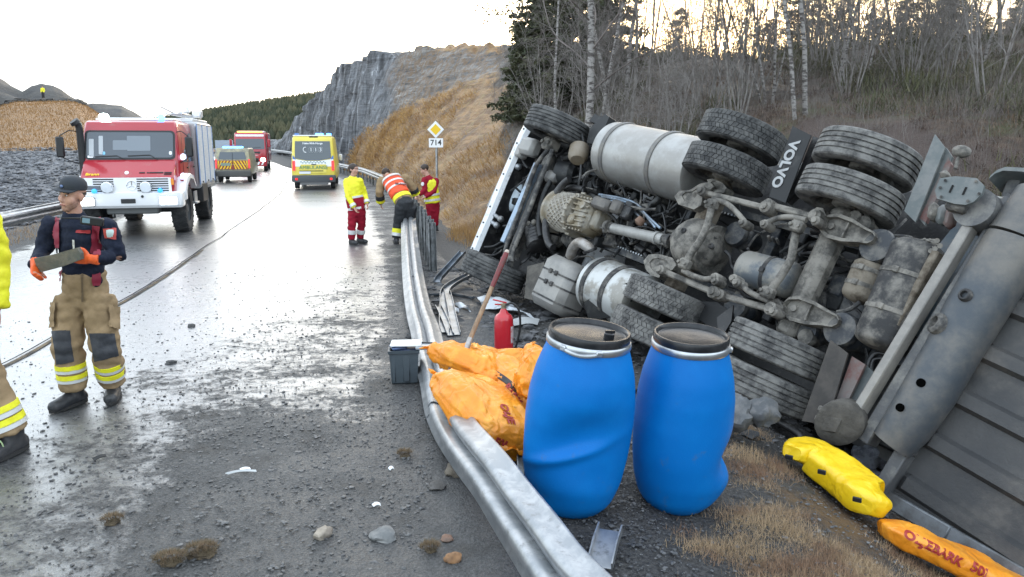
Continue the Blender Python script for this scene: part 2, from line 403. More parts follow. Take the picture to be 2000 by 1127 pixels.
# ---- wet road
def road_mat():
    m = bpy.data.materials.new('wet_asphalt'); m.use_nodes = True; nt = m.node_tree; L = nt.links; b = nt.nodes['Principled BSDF']
    tc = _n(nt, 'ShaderNodeTexCoord'); ob = tc.outputs['Object']
    def noise_(s, d=6.0, r=0.6):
        n = _n(nt, 'ShaderNodeTexNoise', Scale=s, Detail=d, Roughness=r); L.new(ob, n.inputs['Vector']); return n.outputs['Fac']
    def mr(src, a, c, x=0.0, y=1.0):
        r = _n(nt, 'ShaderNodeMapRange'); r.interpolation_type = 'SMOOTHSTEP'
        for k, q in zip(('From Min', 'From Max', 'To Min', 'To Max'), (a, c, x, y)): r.inputs[k].default_value = q
        L.new(src, r.inputs['Value']); return r.outputs[0]
    def mth(op, a, c):
        x = _n(nt, 'ShaderNodeMath', operation=op)
        for i, q in ((0, a), (1, c)):
            if isinstance(q, (int, float)): x.inputs[i].default_value = q
            else: L.new(q, x.inputs[i])
        return x.outputs[0]
    def mixc(f, a, c):
        x = _n(nt, 'ShaderNodeMix', data_type='RGBA')
        for i, q in ((6, a), (7, c)):
            if isinstance(q, tuple): x.inputs[i].default_value = rgba(q)
            else: L.new(q, x.inputs[i])
        L.new(f, x.inputs[0]); return x.outputs[2]
    a = _n(nt, 'ShaderNodeAttribute', attribute_name='mud').outputs['Fac']
    n1, n2, n3, n4 = noise_(1.3, 8.0, 0.7), noise_(9.0, 6.0, 0.7), noise_(70.0, 4.0), noise_(0.5)
    blot = mth('ADD', mth('MULTIPLY', n1, 0.65), mth('MULTIPLY', n2, 0.5))          # ~0.58 mean
    mud = mr(mth('ADD', a, mth('MULTIPLY', mth('SUBTRACT', blot, 0.575), 1.9)), 0.26, 0.82)
    asph = mixc(mr(n3, .35, .65), (.034, .036, .039), (.085, .088, .092))
    mudc = mixc(mr(n3, .3, .68), (.024, .0245, .025), (.080, .080, .079)); mudc = mixc(mr(n1, .52, .70), mudc, (.045, .040, .034))
    L.new(mixc(mud, asph, mudc), b.inputs['Base Color'])
    wet = mth('MULTIPLY', mr(n2, .35, .75, 0.26, 0.46), mr(n4, .35, .7, 0.75, 1.3))
    rough = mth('ADD', wet, mth('MULTIPLY', mud, mr(n1, .38, .62, 0.12, 0.48)))
    L.new(rough, b.inputs['Roughness']); b.inputs['IOR'].default_value = 1.6
    L.new(mr(mud, 0, 1, 1.0, 0.42), b.inputs['Specular IOR Level'])
    L.new(mr(mud, 0.1, 0.8, 1.0, 0.05), b.inputs['Coat Weight']); b.inputs['Coat Roughness'].default_value = 0.32; b.inputs['Coat IOR'].default_value = 1.75
    h1 = mth('MULTIPLY', n3, mr(mud, 0, 1, 0.004, 0.018)); h2 = mth('MULTIPLY', n2, mr(mud, 0, 1, 0.0016, 0.035))
    bp = _n(nt, 'ShaderNodeBump', Strength=1.0, Distance=1.0); L.new(mth('ADD', h1, h2), bp.inputs['Height']); L.new(bp.outputs[0], b.inputs['Normal'])
    bc = _n(nt, 'ShaderNodeBump', Strength=1.0, Distance=1.0); L.new(mth('MULTIPLY', n2, 0.006), bc.inputs['Height']); L.new(bc.outputs[0], b.inputs['Coat Normal'])
    return m
def mud_amt(X, Y):
    t = lat(X, Y)
    near = smoothstep(-3.0, -1.3, X + .25*(Y - 4))*smoothstep(6.3, 4.5, Y + 0.2*X)
    spk = 0.30*smoothstep(-4.6, -3.0, X)*smoothstep(12, 6.5, Y) + 0.16*smoothstep(16, 9, Y)*smoothstep(-3.6, -2.4, X)
    strip = 0.46*smoothstep(TW - 2.0, TW - 0.6, t)*smoothstep(17, 9, Y)
    edge = 0.6*smoothstep(TW - 0.5, TW, np.abs(t)) + 0.12
    return np.clip(np.maximum.reduce([near*1.05, spk, strip, edge]) + 0.06, 0, 1.1)
ry = np.concatenate([np.arange(-8, 20, 0.16), np.arange(20, 112, 0.5)])
rt = np.linspace(-TW, TW + 0.55, 60); rt = np.concatenate([rt, TW + np.array([.7, .9, 1.1, 1.25])])
RT, RY = np.meshgrid(rt, ry, indexing='ij')
dd = xcd(RY); nn = np.sqrt(1 + dd*dd)
RX, RYY = xc(RY) + RT/nn, RY - RT*dd/nn
RZ = road_z(RY) + 0.006 - .10*smoothstep(TW + .62, TW + 1.25, RT)*smoothstep(10, 14, RY) - .05*smoothstep(TW + 1.0, TW + 1.25, RT) + 0.012*fbm(RX*1.5, RYY*1.5)*smoothstep(0.2, 0.9, mud_amt(RX, RYY))
ro = grid_mesh('road', np.stack([RX, RYY, RZ], -1), road_mat(), kind='structure')
set_attr(ro, 'mud', mud_amt(RX, RYY))

# centre joint, worn centre line beside it and the pale worn edge line on the right
def road_line(name, t, wdt, y0, y1, material, dz, wob=0.0, n=240):
    ys = np.linspace(y0, y1, n); V = []
    for y in ys:
        q = wob*float(fbm(np.array(y*0.35), np.array(3.1))); k = 1 + 0.5*float(vnoise(np.array(y*1.9), np.array(7.7)))
        r = []
        for s_ in (-.5, .5):
            X, Y = onroad(t + q + s_*wdt*k, y); r.append((X, Y, float(road_z(y)) + dz))
        V.append(r)
    return grid_mesh(name, np.array(V), material, kind='structure')
road_line('road_crack', 0.02, 0.021, 4.5, 75, mat('tar', (.018, .018, .019), 1.0, spec=0.0), 0.020, 0.10)
road_line('centre_line', 0.075, 0.045, 4.5, 15, mat('worn_yellow', (.16, .125, .08), 0.9, col2=(.05, .047, .043), scale=5, lo=.40, hi=.58, spec=.15), 0.016, 0.10)

# ---- right-hand bank and rock cutting, one swept sheet
def rock_mat():
    m = bpy.data.materials.new('cut_rock'); m.use_nodes = True; nt = m.node_tree; L = nt.links; b = nt.nodes['Principled BSDF']
    tc = _n(nt, 'ShaderNodeTexCoord'); ob = tc.outputs['Object']
    def noise_(s, d=6.0, r=0.62, sc=None, rot=None):
        n = _n(nt, 'ShaderNodeTexNoise', Scale=s, Detail=d, Roughness=r)
        if sc:
            mp = _n(nt, 'ShaderNodeMapping'); mp.inputs['Scale'].default_value = sc
            if rot: mp.inputs['Rotation'].default_value = rot
            L.new(ob, mp.inputs['Vector']); L.new(mp.outputs[0], n.inputs['Vector'])
        else: L.new(ob, n.inputs['Vector'])
        return n.outputs['Fac']
    def mr(src, a, c, x=0.0, y=1.0):
        r = _n(nt, 'ShaderNodeMapRange'); r.interpolation_type = 'SMOOTHSTEP'
        for k, q in zip(('From Min', 'From Max', 'To Min', 'To Max'), (a, c, x, y)): r.inputs[k].default_value = q
        L.new(src, r.inputs['Value']); return r.outputs[0]
    def mix(f, a, c):
        x = _n(nt, 'ShaderNodeMix', data_type='RGBA')
        for i, q in ((6, a), (7, c)):
            if isinstance(q, tuple): x.inputs[i].default_value = rgba(q)
            else: L.new(q, x.inputs[i])
        L.new(f, x.inputs[0]); return x.outputs[2]
    n1, n2, n3 = noise_(0.5), noise_(3.0), noise_(14.0)
    st = noise_(1.0, 8.0, .65, (1.6, 1.6, 0.16)); ly = noise_(1.0, 8.0, .65, (0.25, 0.35, 3.2), (0.25, -0.45, 0))
    rock = mix(mr(st, .38, .62), (.038, .041, .046), (.185, .195, .21)); rock = mix(mr(n2, .5, .75), rock, (.085, .085, .085))
    rock = mix(mr(st, .60, .70), rock, (.50, .52, .55))
    lay = mix(mr(ly, .40, .60), (.045, .042, .040), (.23, .215, .195)); lay = mix(mr(n2, .42, .58), lay, (.15, .092, .046)); lay = mix(mr(ly, .62, .72), lay, (.36, .35, .33))
    gr = mix(mr(ly, .4, .62), (.17, .085, .030), (.36, .205, .078)); gr = mix(mr(n2, .45, .7), gr, (.25, .17, .065)); gr = mix(mr(n1, .52, .7), gr, (.11, .066, .04))
    def mask(nm, nz, soft):
        a = _n(nt, 'ShaderNodeAttribute', attribute_name=nm); s = _n(nt, 'ShaderNodeMath', operation='ADD'); L.new(a.outputs['Fac'], s.inputs[0]); L.new(nz, s.inputs[1])
        return mr(s.outputs[0], 1 - soft, 1 + soft)
    mid = _n(nt, 'ShaderNodeMath', operation='MULTIPLY'); L.new(n2, mid.inputs[0]); L.new(ly, mid.inputs[1])
    sm = _n(nt, 'ShaderNodeMath', operation='MULTIPLY'); L.new(mid.outputs[0], sm.inputs[0]); sm.inputs[1].default_value = 2.0
    he = mix(mr(n2, .35, .65), (.04, .032, .024), (.10, .072, .05)); he = mix(mr(n1, .5, .6), he, (.055, .05, .026))
    c = mix(mask('layer', n1, .2), rock, lay); c = mix(mask('grass', sm.outputs[0], .2), c, gr); c = mix(mask('heath', n1, .15), c, he)
    L.new(c, b.inputs['Base Color']); b.inputs['Roughness'].default_value = .62
    bp = _n(nt, 'ShaderNodeBump', Strength=1.0, Distance=.35); L.new(st, bp.inputs['Height'])
    b2 = _n(nt, 'ShaderNodeBump', Strength=1.0, Distance=.22); L.new(ly, b2.inputs['Height']); L.new(bp.outputs[0], b2.inputs['Normal'])
    b3 = _n(nt, 'ShaderNodeBump', Strength=1.0, Distance=.06); L.new(n3, b3.inputs['Height']); L.new(b2.outputs[0], b3.inputs['Normal'])
    L.new(b3.outputs[0], b.inputs['Normal']); return m
by = np.concatenate([np.arange(16.6, 48, 0.33), np.arange(48, 98, 0.2), np.arange(98, 118, .8)])
bp_ = np.concatenate([[-0.35, -.12], np.linspace(0, 1, 84), 1 + np.geomspace(.02, 1.15, 20)])
BP, BY = np.meshgrid(bp_, by, indexing='ij')
BW = np.interp(BY, BK_Y, BK_W); BH = np.interp(BY, BK_Y, BK_H)
cl = smoothstep(52, 63, BY)                                          # 1 where the slope is bare cliff
D = np.where(BP < 1, BP*BW, BW + (BP - 1)*6.0)
nb = np.sqrt(1 + xcd(BY)**2); gdir = xcd(BY)/nb
X0, Y0 = toe(BY) + D, BY + 0*D
curved = smoothstep(55, 75, BY)
X0 = X0*(1 - curved) + (toe(BY) + D/nb)*curved; Y0 = Y0 - curved*D*gdir
pp = np.clip(BP, 0, 1)
Zb = road_z(BY) + bank_h(D, BY)
Zb = np.where(BP > 1, Zb - cl*0.06*(BP - 1)*6, Zb)
# relief: ledges, joints, slabs
s_along = BY*1.0
face = smoothstep(0.02, 0.12, pp)*smoothstep(1.25, 0.95, BP)
colm = fbm(s_along*0.55, Zb*0.12, 4)*1.5 + np.abs(fbm(s_along*1.5 + 9, Zb*0.2, 3))*0.9
ledge = (np.floor((Zb + 1.6*fbm(s_along*.35, Zb*.3))*0.8) % 2)*0.10
n_out = cl*face*(colm*0.75 + ledge)
stp = D*1.5 - s_along*.42 + .8*fbm(s_along*.3, D*.3, 3)
slab = smoothstep(66, 58, BY)*smoothstep(0.0, .15, pp)*(0.30*fbm(D*1.1 - s_along*.5, s_along*0.35 + D*.8, 4) + 0.18*np.abs(fbm(D*2.4 - s_along, s_along*.8, 3)) + smoothstep(36, 48, BY)*(.42*np.abs((stp*.5) % 1.0 - .5) + .35*np.abs(fbm(stp*.9, s_along*.5, 4))))
X0 = X0 - n_out/nb*0.9; Y0 = Y0 - n_out*0.2
Zb = Zb + slab + cl*smoothstep(.9, 1.0, pp)*0.8*fbm(s_along*.35, D*.2, 4) + 0.25*fbm(X0*.6, Y0*.6)*smoothstep(1, 1.2, BP)
Zb = Zb - 0.25*smoothstep(0, -.3, BP) - .6*smoothstep(17.8, 16.6, BY) - .9*smoothstep(1.85, 2.15, BP)
bo = grid_mesh('rock_cutting', np.stack([X0, Y0, Zb], -1), rock_mat(), kind='structure')
up = smoothstep(0.05, 0.9, pp)
set_attr(bo, 'layer', 1.25*smoothstep(66, 50, BY + 9*(1 - up)))
diag = BY + 24*(up - 0.35)                                           # the grass climbs to the right, bare slabs above
set_attr(bo, 'grass', np.clip(1.22*smoothstep(60, 46, diag) + 0.95*smoothstep(.90, 1.02, BP)*smoothstep(58, 50, BY) + .18*smoothstep(60, 50, BY), 0, 1.3))

set_attr(bo, 'heath', 1.2*smoothstep(-0.035, 0.02, X0/BY + 0.02*fbm(BY*.3, Zb*.4)))
# ---- hills far off
def far_hill(name, Y0, depth, sil, material, front=None, n=90, m=24, rough=0.3, seed=0):
    px = np.array([p[0] for p in sil], float); py = np.array([p[1] for p in sil], float)
    xs = np.linspace(px[0], px[-1], n); V = np.zeros((n, m, 3))
    for i, x in enumerate(xs):
        top = P(x, float(np.interp(x, px, py)), Y0)
        for j in range(m):
            v = j/(m-1)*2 - 1; yy = Y0 + v*depth
            k = math.cos(v*PI/2)**0.8 if v < 0 else math.cos(v*PI/2)
            X = top.x*yy/Y0; base = -1.0
            zz = base + (top.z - base)*k + rough*float(fbm(np.array(X*.12 + seed), np.array(yy*.12)))*k
            V[i, j] = (X, yy, zz)
    return grid_mesh(name, V, material, kind='structure')
HILL_M = mat('hill_forest_floor', (.035, .042, .022), .9, col2=(.07, .07, .035), scale=.08)
far_hill('distant_hill', 330, 120, [(-700, 262), (0, 255), (330, 246), (420, 230), (520, 214), (620, 198), (760, 186), (1000, 205), (1500, 240)], HILL_M, rough=5, seed=2)
SPOIL_M = mat('spoil_rock', (.050, .050, .052), .85, col2=(.085, .08, .072), scale=.35, bump=.25, bscale=1.4, dust=(.04, .038, .034), dscale=.08)
far_hill('spoil_hill', 128, 26, [(-420, 150), (-200, 120), (-60, 118), (0, 152), (28, 171), (44, 180), (62, 170), (82, 166), (104, 169), (120, 176), (133, 186), (163, 207), (180, 203), (206, 206), (236, 209), (262, 222), (292, 240), (330, 262)], SPOIL_M, rough=1.1, n=200, m=40, seed=5)
far_hill('spoil_heap', 112, 10, [(-300, 190), (-120, 170), (-40, 168), (10, 182), (50, 192), (78, 206), (96, 216), (104, 226)], SPOIL_M, rough=1.3, n=110, m=30, seed=8)

# far-off wood on the distant hill, one mass
rg = np.random.RandomState(5); V = []; Fc = []
for i in range(5200):
    px = rg.uniform(280, 720); Y = rg.uniform(215, 345)
    X = (px - 1000)/F_PX*Y*1.02
    hill = P(px, float(np.interp(px, [330, 420, 520, 620, 760], [246, 230, 214, 198, 186])), 330).z
    v = (Y - 330)/120; z = -1 + (hill + 1)*max(math.cos(v*PI/2), 0)**(0.8 if v < 0 else 1.0)
    hgt = rg.uniform(2.0, 4.0); r = hgt*rg.uniform(.22, .36); o = len(V); a0 = rg.rand()*6
    for lev, rad in ((0.05, 1.0), (.55, .75)):
        for k in range(4): V.append((X + r*rad*math.cos(a0 + k*PI/2), Y + r*rad*math.sin(a0 + k*PI/2), z + hgt*lev - .5))
    V.append((X, Y, z + hgt - .5))
    for k in range(4):
        k2 = (k+1) % 4
        Fc += [(o+k, o+k2, o+4+k2), (o+k, o+4+k2, o+4+k), (o+4+k, o+4+k2, o+8)]
soup('distant_wood', np.array(V), np.array(Fc), mat('far_conifer', (.028, .036, .017), .9, col2=(.075, .072, .036), scale=.12, lo=.4, hi=.6, detail=3), kind='stuff')

# ================================================================== GUARD RAILS
GALV = mat('galvanised_steel', (.30, .315, .33), .38, .75, col2=(.42, .43, .44), scale=5, dust=(.10, .10, .10), dscale=9, dlo=.5, dhi=.75, bump=.002, bscale=30)
GALV_D = mat('dull_galvanised', (.25, .265, .27), .5, .55, col2=(.10, .105, .11), scale=7, bump=.002, bscale=40)
WB = [(-.155, .0), (-.145, .012), (-.115, .016), (-.085, .07), (-.05, .08), (-.03, .07), (0, .012), (.03, .07), (.05, .08), (.085, .07), (.115, .016), (.145, .012), (.155, .0)]
def w_beam(mb, path, rolls, wid=1.0, th=.006, deep=1.0):         # W profile swept along a path; roll 0 = face towards the left of travel
    path = [Vector(p) for p in path]; out = []
    for i, p in enumerate(path):
        d = (path[min(i+1, len(path)-1)] - path[max(i-1, 0)]).normalized()
        side = d.cross(Vector((0, 0, 1)));
        side = side.normalized() if side.length > 1e-4 else Vector((1, 0, 0))
        upv = side.cross(d).normalized(); a = rolls[i]
        u = upv*math.cos(a) + side*math.sin(a); f = u.cross(d)      # u across the beam, f its face normal
        ring = [p + u*(y*wid) + f*(x*deep + th/2) for y, x in WB] + [p + u*(y*wid) + f*(x*deep - th/2) for y, x in reversed(WB)]
        out.append(ring)
    mb.rings(out); return mb
def post_mb(h, wx=.10, wy=.055, th=.006):                          # open sigma post
    mb = MB(); o = [(-wx/2, -wy/2), (-wx/2, wy/2), (-wx*.2, wy/2), (-wx*.12, wy*.1), (wx*.12, wy*.1), (wx*.2, wy/2), (wx/2, wy/2), (wx/2, -wy/2),
                    (wx/2-th, -wy/2), (wx/2-th, wy/2-th), (wx*.2+th, wy/2-th), (wx*.12+th, wy*.1-th), (-wx*.12-th, wy*.1-th), (-wx*.2-th, wy/2-th), (-wx/2+th, wy/2-th), (-wx/2+th, -wy/2)]
    mb.prism([(x, y, -.25) for x, y in o], (0, 0, h + .25)); return mb
def guard_rail(label, t, ys, face, step, y_post0, zt=.60):
    X, Y = onroad(t, ys[0]); g = thing('guard_rail', label, 'guard rail', (X, Y, gz(X, Y)))
    iv = Vector(g.location); path = []
    for y in ys:
        x_, y_ = onroad(t, y); path.append(Vector((x_, y_, float(road_z(y)) + zt)) - iv)
    if face > 0: path = path[::-1]
    w_beam(MB(), path, [0.0]*len(path)).build('rail_beam', GALV, g)
    pm = post_mb(zt + .12).mesh('post', GALV_D); y = y_post0; k = 0
    while y < min(ys[-1], 75):
        x_, y_ = onroad(t + (0.10 if t > 0 else -0.10), y); o = link('post', pm, g)
        o.location = Vector((x_, y_, float(road_z(y)))) - iv; o.rotation_euler = (0, 0, PI/2 - math.atan(float(xcd(y)))*-1)
        y += step; k += 1
    return g
guard_rail('undamaged steel guard rail curving along the foot of the rock cutting past the ambulance', TW + 0.75, np.concatenate([np.arange(19.5, 60, 1.0), np.arange(60, 111, 1.5)]), -1, 2.0, 19.8)
guard_rail('straight steel guard rail on the left roadside in front of the grey scree', -TW - 0.12, np.arange(4, 108, 1.2), 1, 4.0, 7.3)
# ================================================================== OVERTURNED LORRY
# local axes: x = towards the cab (u), y = towards the side now on the ground (-v), z = out of the underside (w)
TO = Vector((1.9004, 7.7825, 1.142))
TU, TV, TW_ = Vector((-0.5404, 0.8293, 0.1423)), Vector((0.4066, 0.1093, 0.9070)), Vector((-0.7366, -0.5480, 0.3963))
TM = Matrix((TU, -TV, TW_)).transposed().to_4x4(); TM.translation = TO
def tk(x, y, w):                                  # photograph pixel -> lorry coordinates on the level w of the underside
    r = ray(x, y); C = Vector((0, 0, CAM_H)); t = (w - (C - TO).dot(TW_))/r.dot(TW_)
    p = C + r*t - TO
    return Vector((p.dot(TU), -p.dot(TV), w))
def tks(w, *pts): return [tk(x, y, w if len(p) == 0 else p[0]) for x, y, *p in pts]
U, Vd, Wd = Vector((1, 0, 0)), Vector((0, -1, 0)), Vector((0, 0, 1))

DUST = (.19, .178, .158)
RUBBER = mat('dusty_tyre', (.028, .029, .030), .75, dust=(.105, .105, .102), dscale=7, dlo=.38, dhi=.62, bump=.003, bscale=60, spec=.3)
RUBBER_M = mat('muddy_tyre', (.040, .040, .041), .8, dust=(.19, .186, .175), dscale=7, dlo=.34, dhi=.62, bump=.004, bscale=50, spec=.25)
MUD = mat('dust_coated_metal', (.035, .035, .036), .65, dust=DUST, dscale=6, dlo=.41, dhi=.68, bump=.004, bscale=35, spec=.3)
MUDL = mat('pale_dusty_casting', (.060, .057, .052), .7, dust=(.22, .205, .18), dscale=7, dlo=.36, dhi=.62, bump=.003, bscale=40, spec=.3)
OILY_SHADE = mat('oily_and_shade_black', (.012, .012, .013), .42, dust=(.07, .068, .064), dscale=8, dlo=.48, dhi=.75, bump=.003, bscale=30)  # oily parts, and the shade colour of the backdrop sheets
MUDD = mat('dark_oily_frame', (.020, .024, .030), .5, dust=(.115, .11, .10), dscale=7, dlo=.42, dhi=.66, bump=.003, bscale=35)
MUDB = mat('brown_dried_mud', (.075, .06, .045), .8, dust=(.20, .175, .14), dscale=5, dlo=.38, dhi=.6, bump=.005, bscale=30, spec=.2)
BLACKP = mat('black_plastic', (.014, .015, .016), .5, dust=(.075, .074, .07), dscale=5, dlo=.5, dhi=.8, spec=.35)
STEEL = mat('bare_steel', (.33, .35, .37), .36, .7, dust=(.16, .155, .145), dscale=6, dlo=.42, dhi=.7)
BLUEST = mat('bluish_steel', (.26, .33, .41), .35, .45, dust=(.13, .135, .14), dscale=6, dlo=.45, dhi=.7)
ALU = mat('dusty_aluminium', (.36, .36, .35), .42, .55, dust=(.27, .262, .245), dscale=2.2, dlo=.38, dhi=.62, bump=.002, bscale=25)
WHITEP = mat('white_cab_paint', (.70, .72, .74), .3, dust=(.33, .33, .32), dscale=9, dlo=.52, dhi=.72, coat=.4)
RUSTRED = mat('dusty_red', (.14, .05, .042), .65, dust=(.15, .13, .12), dscale=5, dlo=.32, dhi=.58)
GREYFL = mat('grey_flap', (.10, .115, .115), .6, dust=(.16, .165, .16), dscale=6, dlo=.4, dhi=.65)
BRONZE = mat('ochre_castings', (.20, .165, .11), .6, .1, dust=(.27, .25, .21), dscale=7, dlo=.4, dhi=.6, bump=.004, bscale=30)

lorry = thing('lorry', 'overturned dirty lorry lying on its side with chassis and axles exposed', 'lorry', M=TM)

# ---- wheels
def tyre_rib(R, wd, ng=4, n=72):
    mb = MB(); h = wd/2; prof = []                 # profile (radius, along axle)
    prof += [(R*.60, -h*.72), (R*.66, -h*.92), (R*.78, -h*1.0), (R*.90, -h*.985), (R*.965, -h*.93), (R*.993, -h*.84)]
    es = np.linspace(-h*.84, h*.84, ng + 2); g = .0055
    for k in range(1, ng + 1):
        prof += [(R, es[k]-g-.002), (R-.014, es[k]-g+.001), (R-.014, es[k]+g-.001), (R, es[k]+g+.002)]
    prof += [(R*.993, h*.84), (R*.965, h*.93), (R*.90, h*.985), (R*.78, h), (R*.66, h*.92), (R*.60, h*.72)]
    mb.lathe([(r, z) for r, z in prof], (0, 0, 0), (0, 1, 0), n, False, False); return mb
def tyre_block(R, wd, n=64):
    mb = MB(); h = wd/2; Rb = R - .014
    prof = [(R*.60, -h*.72), (R*.66, -h*.92), (R*.78, -h*1.0), (R*.90, -h*.985), (R*.955, -h*.93), (Rb, -h*.85), (Rb, h*.85), (R*.955, h*.93), (R*.90, h*.985), (R*.78, h), (R*.66, h*.92), (R*.60, h*.72)]
    mb.lathe(prof, (0, 0, 0), (0, 1, 0), n, False, False)
    rows = 5; nb = 54
    for r in range(rows):
        yc = (-h*.86 + (r + .5)*h*1.72/rows); wy = h*1.72/rows*.90
        for k in range(nb):
            a = 2*PI*(k + (.5 if r % 2 else 0) + .12*(r - 2))/nb; L_ = 2*PI*R/nb*.86; sk = .012*(1 if r % 2 else -1)
            top = []; bot = []
            for (dx, dy) in ((-.5, -.5), (.5, -.5), (.5, .5), (-.5, .5)):
                aa = a + dx*L_/R + sk*dy/R*1.6; y = yc + dy*wy
                top.append(Vector((math.cos(aa)*R, y, math.sin(aa)*R))); bot.append(Vector((math.cos(aa)*(Rb-.004), y, math.sin(aa)*(Rb-.004))))
            mb._add(bot + top, [(4, 5, 6, 7), (0, 1, 5, 4), (1, 2, 6, 5), (2, 3, 7, 6), (3, 0, 4, 7)])
    return mb
def rim_mb(R, wd, sgn):                            # sgn: side on which the dish shows
    mb = MB(); h = wd/2; r0 = R*.605
    mb.lathe([(r0, -h*.74), (r0*1.02, -h*.70), (r0*.93, -h*.5), (r0*.90, 0), (r0*.93, h*.5), (r0*1.02, h*.70), (r0, h*.74)], (0, 0, 0), (0, 1, 0), 40, False, False)
    mb.lathe([(r0*.92, -sgn*h*.15), (r0*.72, -sgn*h*.02), (r0*.45, -sgn*h*.10), (.02, -sgn*h*.12)], (0, 0, 0), (0, 1, 0), 40, False, False)
    mb.lathe([(r0*.42, -h*.1), (r0*.42, sgn*h*.75), (r0*.30, sgn*h*.85), (.01, sgn*h*.85)], (0, 0, 0), (0, 1, 0), 20, False, False)
    for k in range(10):
        a = 2*PI*k/10; c = Vector((math.cos(a)*r0*.62, 0, math.sin(a)*r0*.62)); mb.cyl(c + Vector((0, -sgn*h*.08, 0)), c + Vector((0, sgn*h*.16, 0)), .014, n=6)
    return mb
RT_, DW = .441, .275
m_drv = tyre_block(RT_, DW).mesh('tyre', RUBBER, ang=25); m_tag = tyre_rib(RT_, DW, 4).mesh('tyre', RUBBER_M, ang=25)
m_frt = tyre_rib(RT_, .315, 5).mesh('tyre', RUBBER, ang=25)
m_drv2 = m_drv.copy(); m_drv2.materials[0] = RUBBER_M
rims = {s: rim_mb(RT_, DW, s).mesh('rim', MUDL) for s in (-1, 1)}
def wheel(u, v, w, me, sgn, rot=0.0):
    t = link('wheel', me, lorry); t.location = (u, -v, w); t.rotation_euler = (0, rot, 0)
    r = link('rim', rims[sgn], t); return t
# sgn: +y local = towards ground side
wheel(2.913, .776, .049, m_frt, 1)['label'] = 'upper front wheel with worn ribbed tread'
wheel(2.913, -1.304, .049, m_frt, -1)['label'] = 'lower front wheel close to the ground'
for v, s in ((1.09, 1), (.74, 1)): wheel(0, v, 0, m_drv, s, v)
for v, s in ((-.74, -1), (-1.09, -1)): wheel(0, v, 0, m_drv2, s, v)
for v, s in ((1.09, 1), (.74, 1), (-.74, -1), (-1.09, -1)): wheel(-1.408, v, 0, m_tag, s, v*2)

# ---- frame rails, crossmembers
mb = MB(); mb.bar((2.6, -.40, -.42), (-2.4, -.40, -.42), .07, .26, up=Wd); mb.build('frame_rail', MUDD, lorry)
mb = MB(); mb.bar((2.6, .42, -.42), (-2.4, .42, -.42), .07, .26, up=Wd); mb.build('frame_rail', MUDD, lorry)
for u in (1.0, .55, -.62, -.95, -2.05):
    mb = MB(); mb.bar((u, -.37, -.42), (u, .37, -.42), .10, .16, up=Wd, ch=.01); mb.build('cross_member', MUDD, lorry)
mb = MB(); mb.box((-.6, 0, -.92), (4.6, 2.30, .10), ch=.02); mb.build('body_floor_backdrop', OILY_SHADE, lorry)     # load-body floor, near-black as a backdrop so chassis gaps read as shade
mb = MB()
for k in range(46):
    u = 1.9 - k*.045
    for y in (-.355, .375): mb.cyl((u, y, -.30), (u, y, -.272), .012, n=6)
mb.build('rail_bolts', STEEL, lorry, kind='stuff')
mb = MB(); mb.prism([(-2.42, -1.25, -1.0), (-2.42, 1.25, -1.0), (1.7, 1.25, -1.0), (1.7, -1.25, -1.0)], (0, 0, -1.35)); mb.build('tipper_body', mat('load_body_steel', (.10, .105, .11), .6, dust=DUST, dscale=3), lorry)

# ---- rear (tag) axle with trailing arms and bellows
mb = MB(); mb.bar((-1.45, -.62, .02), (-1.45, .62, .02), .20, .20, up=Wd, ch=.05); mb.build('tag_axle_beam', MUDL, lorry)
def arm(pts, w, th=.06):                            # cast I-section arm: web with a raised rim
    a, b = tk(*pts[0], w), tk(*pts[1], w); d = (b - a); L_ = d.length; d.normalize(); s_ = Wd.cross(d).normalized()
    def outl(k):
        o = []
        for t, hw in ((-.08, .02), (-.02, .075), (.18, .115), (.5, .105), (.8, .07), (1.0, .055), (1.07, .02)): o.append((t, hw*k))
        return [a + d*(t*L_) + s_*hw for t, hw in o] + [a + d*(t*L_) - s_*hw for t, hw in reversed(o)]
    mb = MB(); mb.prism([p + Wd*-.05 for p in outl(.9)], Wd*.045)
    o = outl(1.0); i_ = outl(.72); n = len(o)
    for k in range(n):
        k2 = (k+1) % n
        vs = [o[k]-Wd*.07, o[k2]-Wd*.07, i_[k2]-Wd*.07, i_[k]-Wd*.07]; vs += [p + Wd*.13 for p in vs]
        mb._add(vs, [(3,2,1,0), (4,5,6,7), (0,1,5,4), (1,2,6,5), (2,3,7,6), (3,0,4,7)])
    c = a + d*(.10*L_); mb.cyl(c - Wd*.02, c + Wd*.025, .03, n=10); mb.bar(a + d*(.42*L_) - s_*.07 + Wd*.0, a + d*(.42*L_) + s_*.07, .014, .06, up=Wd)
    return mb.build('trailing_arm', MUDL, lorry)
arm(((1617, 440), (1706, 468)), .12); arm(((1543, 600), (1636, 630)), .12)
def bellow(x, y, w, r, h=.34):
    c = tk(x, y, w); mb = MB(); mb.lathe([(r*.5, .06), (r*.92, .05), (r, .02), (r*.97, -.02), (r*.80, -.05), (r*.97, -.08), (r, -.14), (r*.86, -.18), (r*.80, -h), (r*.4, -h)], c, Wd, 24); return mb.build('air_bellow', MUDD, lorry)
bellow(1716, 482, .06, .15); bellow(1645, 645, .06, .15); bellow(1580, 648, .0, .10, .2); bellow(1440, 458, -.15, .13, .3); bellow(1440, 600, -.12, .13, .3)
for x, y in ((1672, 430), (1690, 440), (1578, 660)): c = tk(x, y, .02); mb = MB(); mb.lathe([(.07, .05), (.08, .0), (.06, -.06), (.05, -.15)], c, Wd, 16); mb.build('brake_chamber', MUDL, lorry)

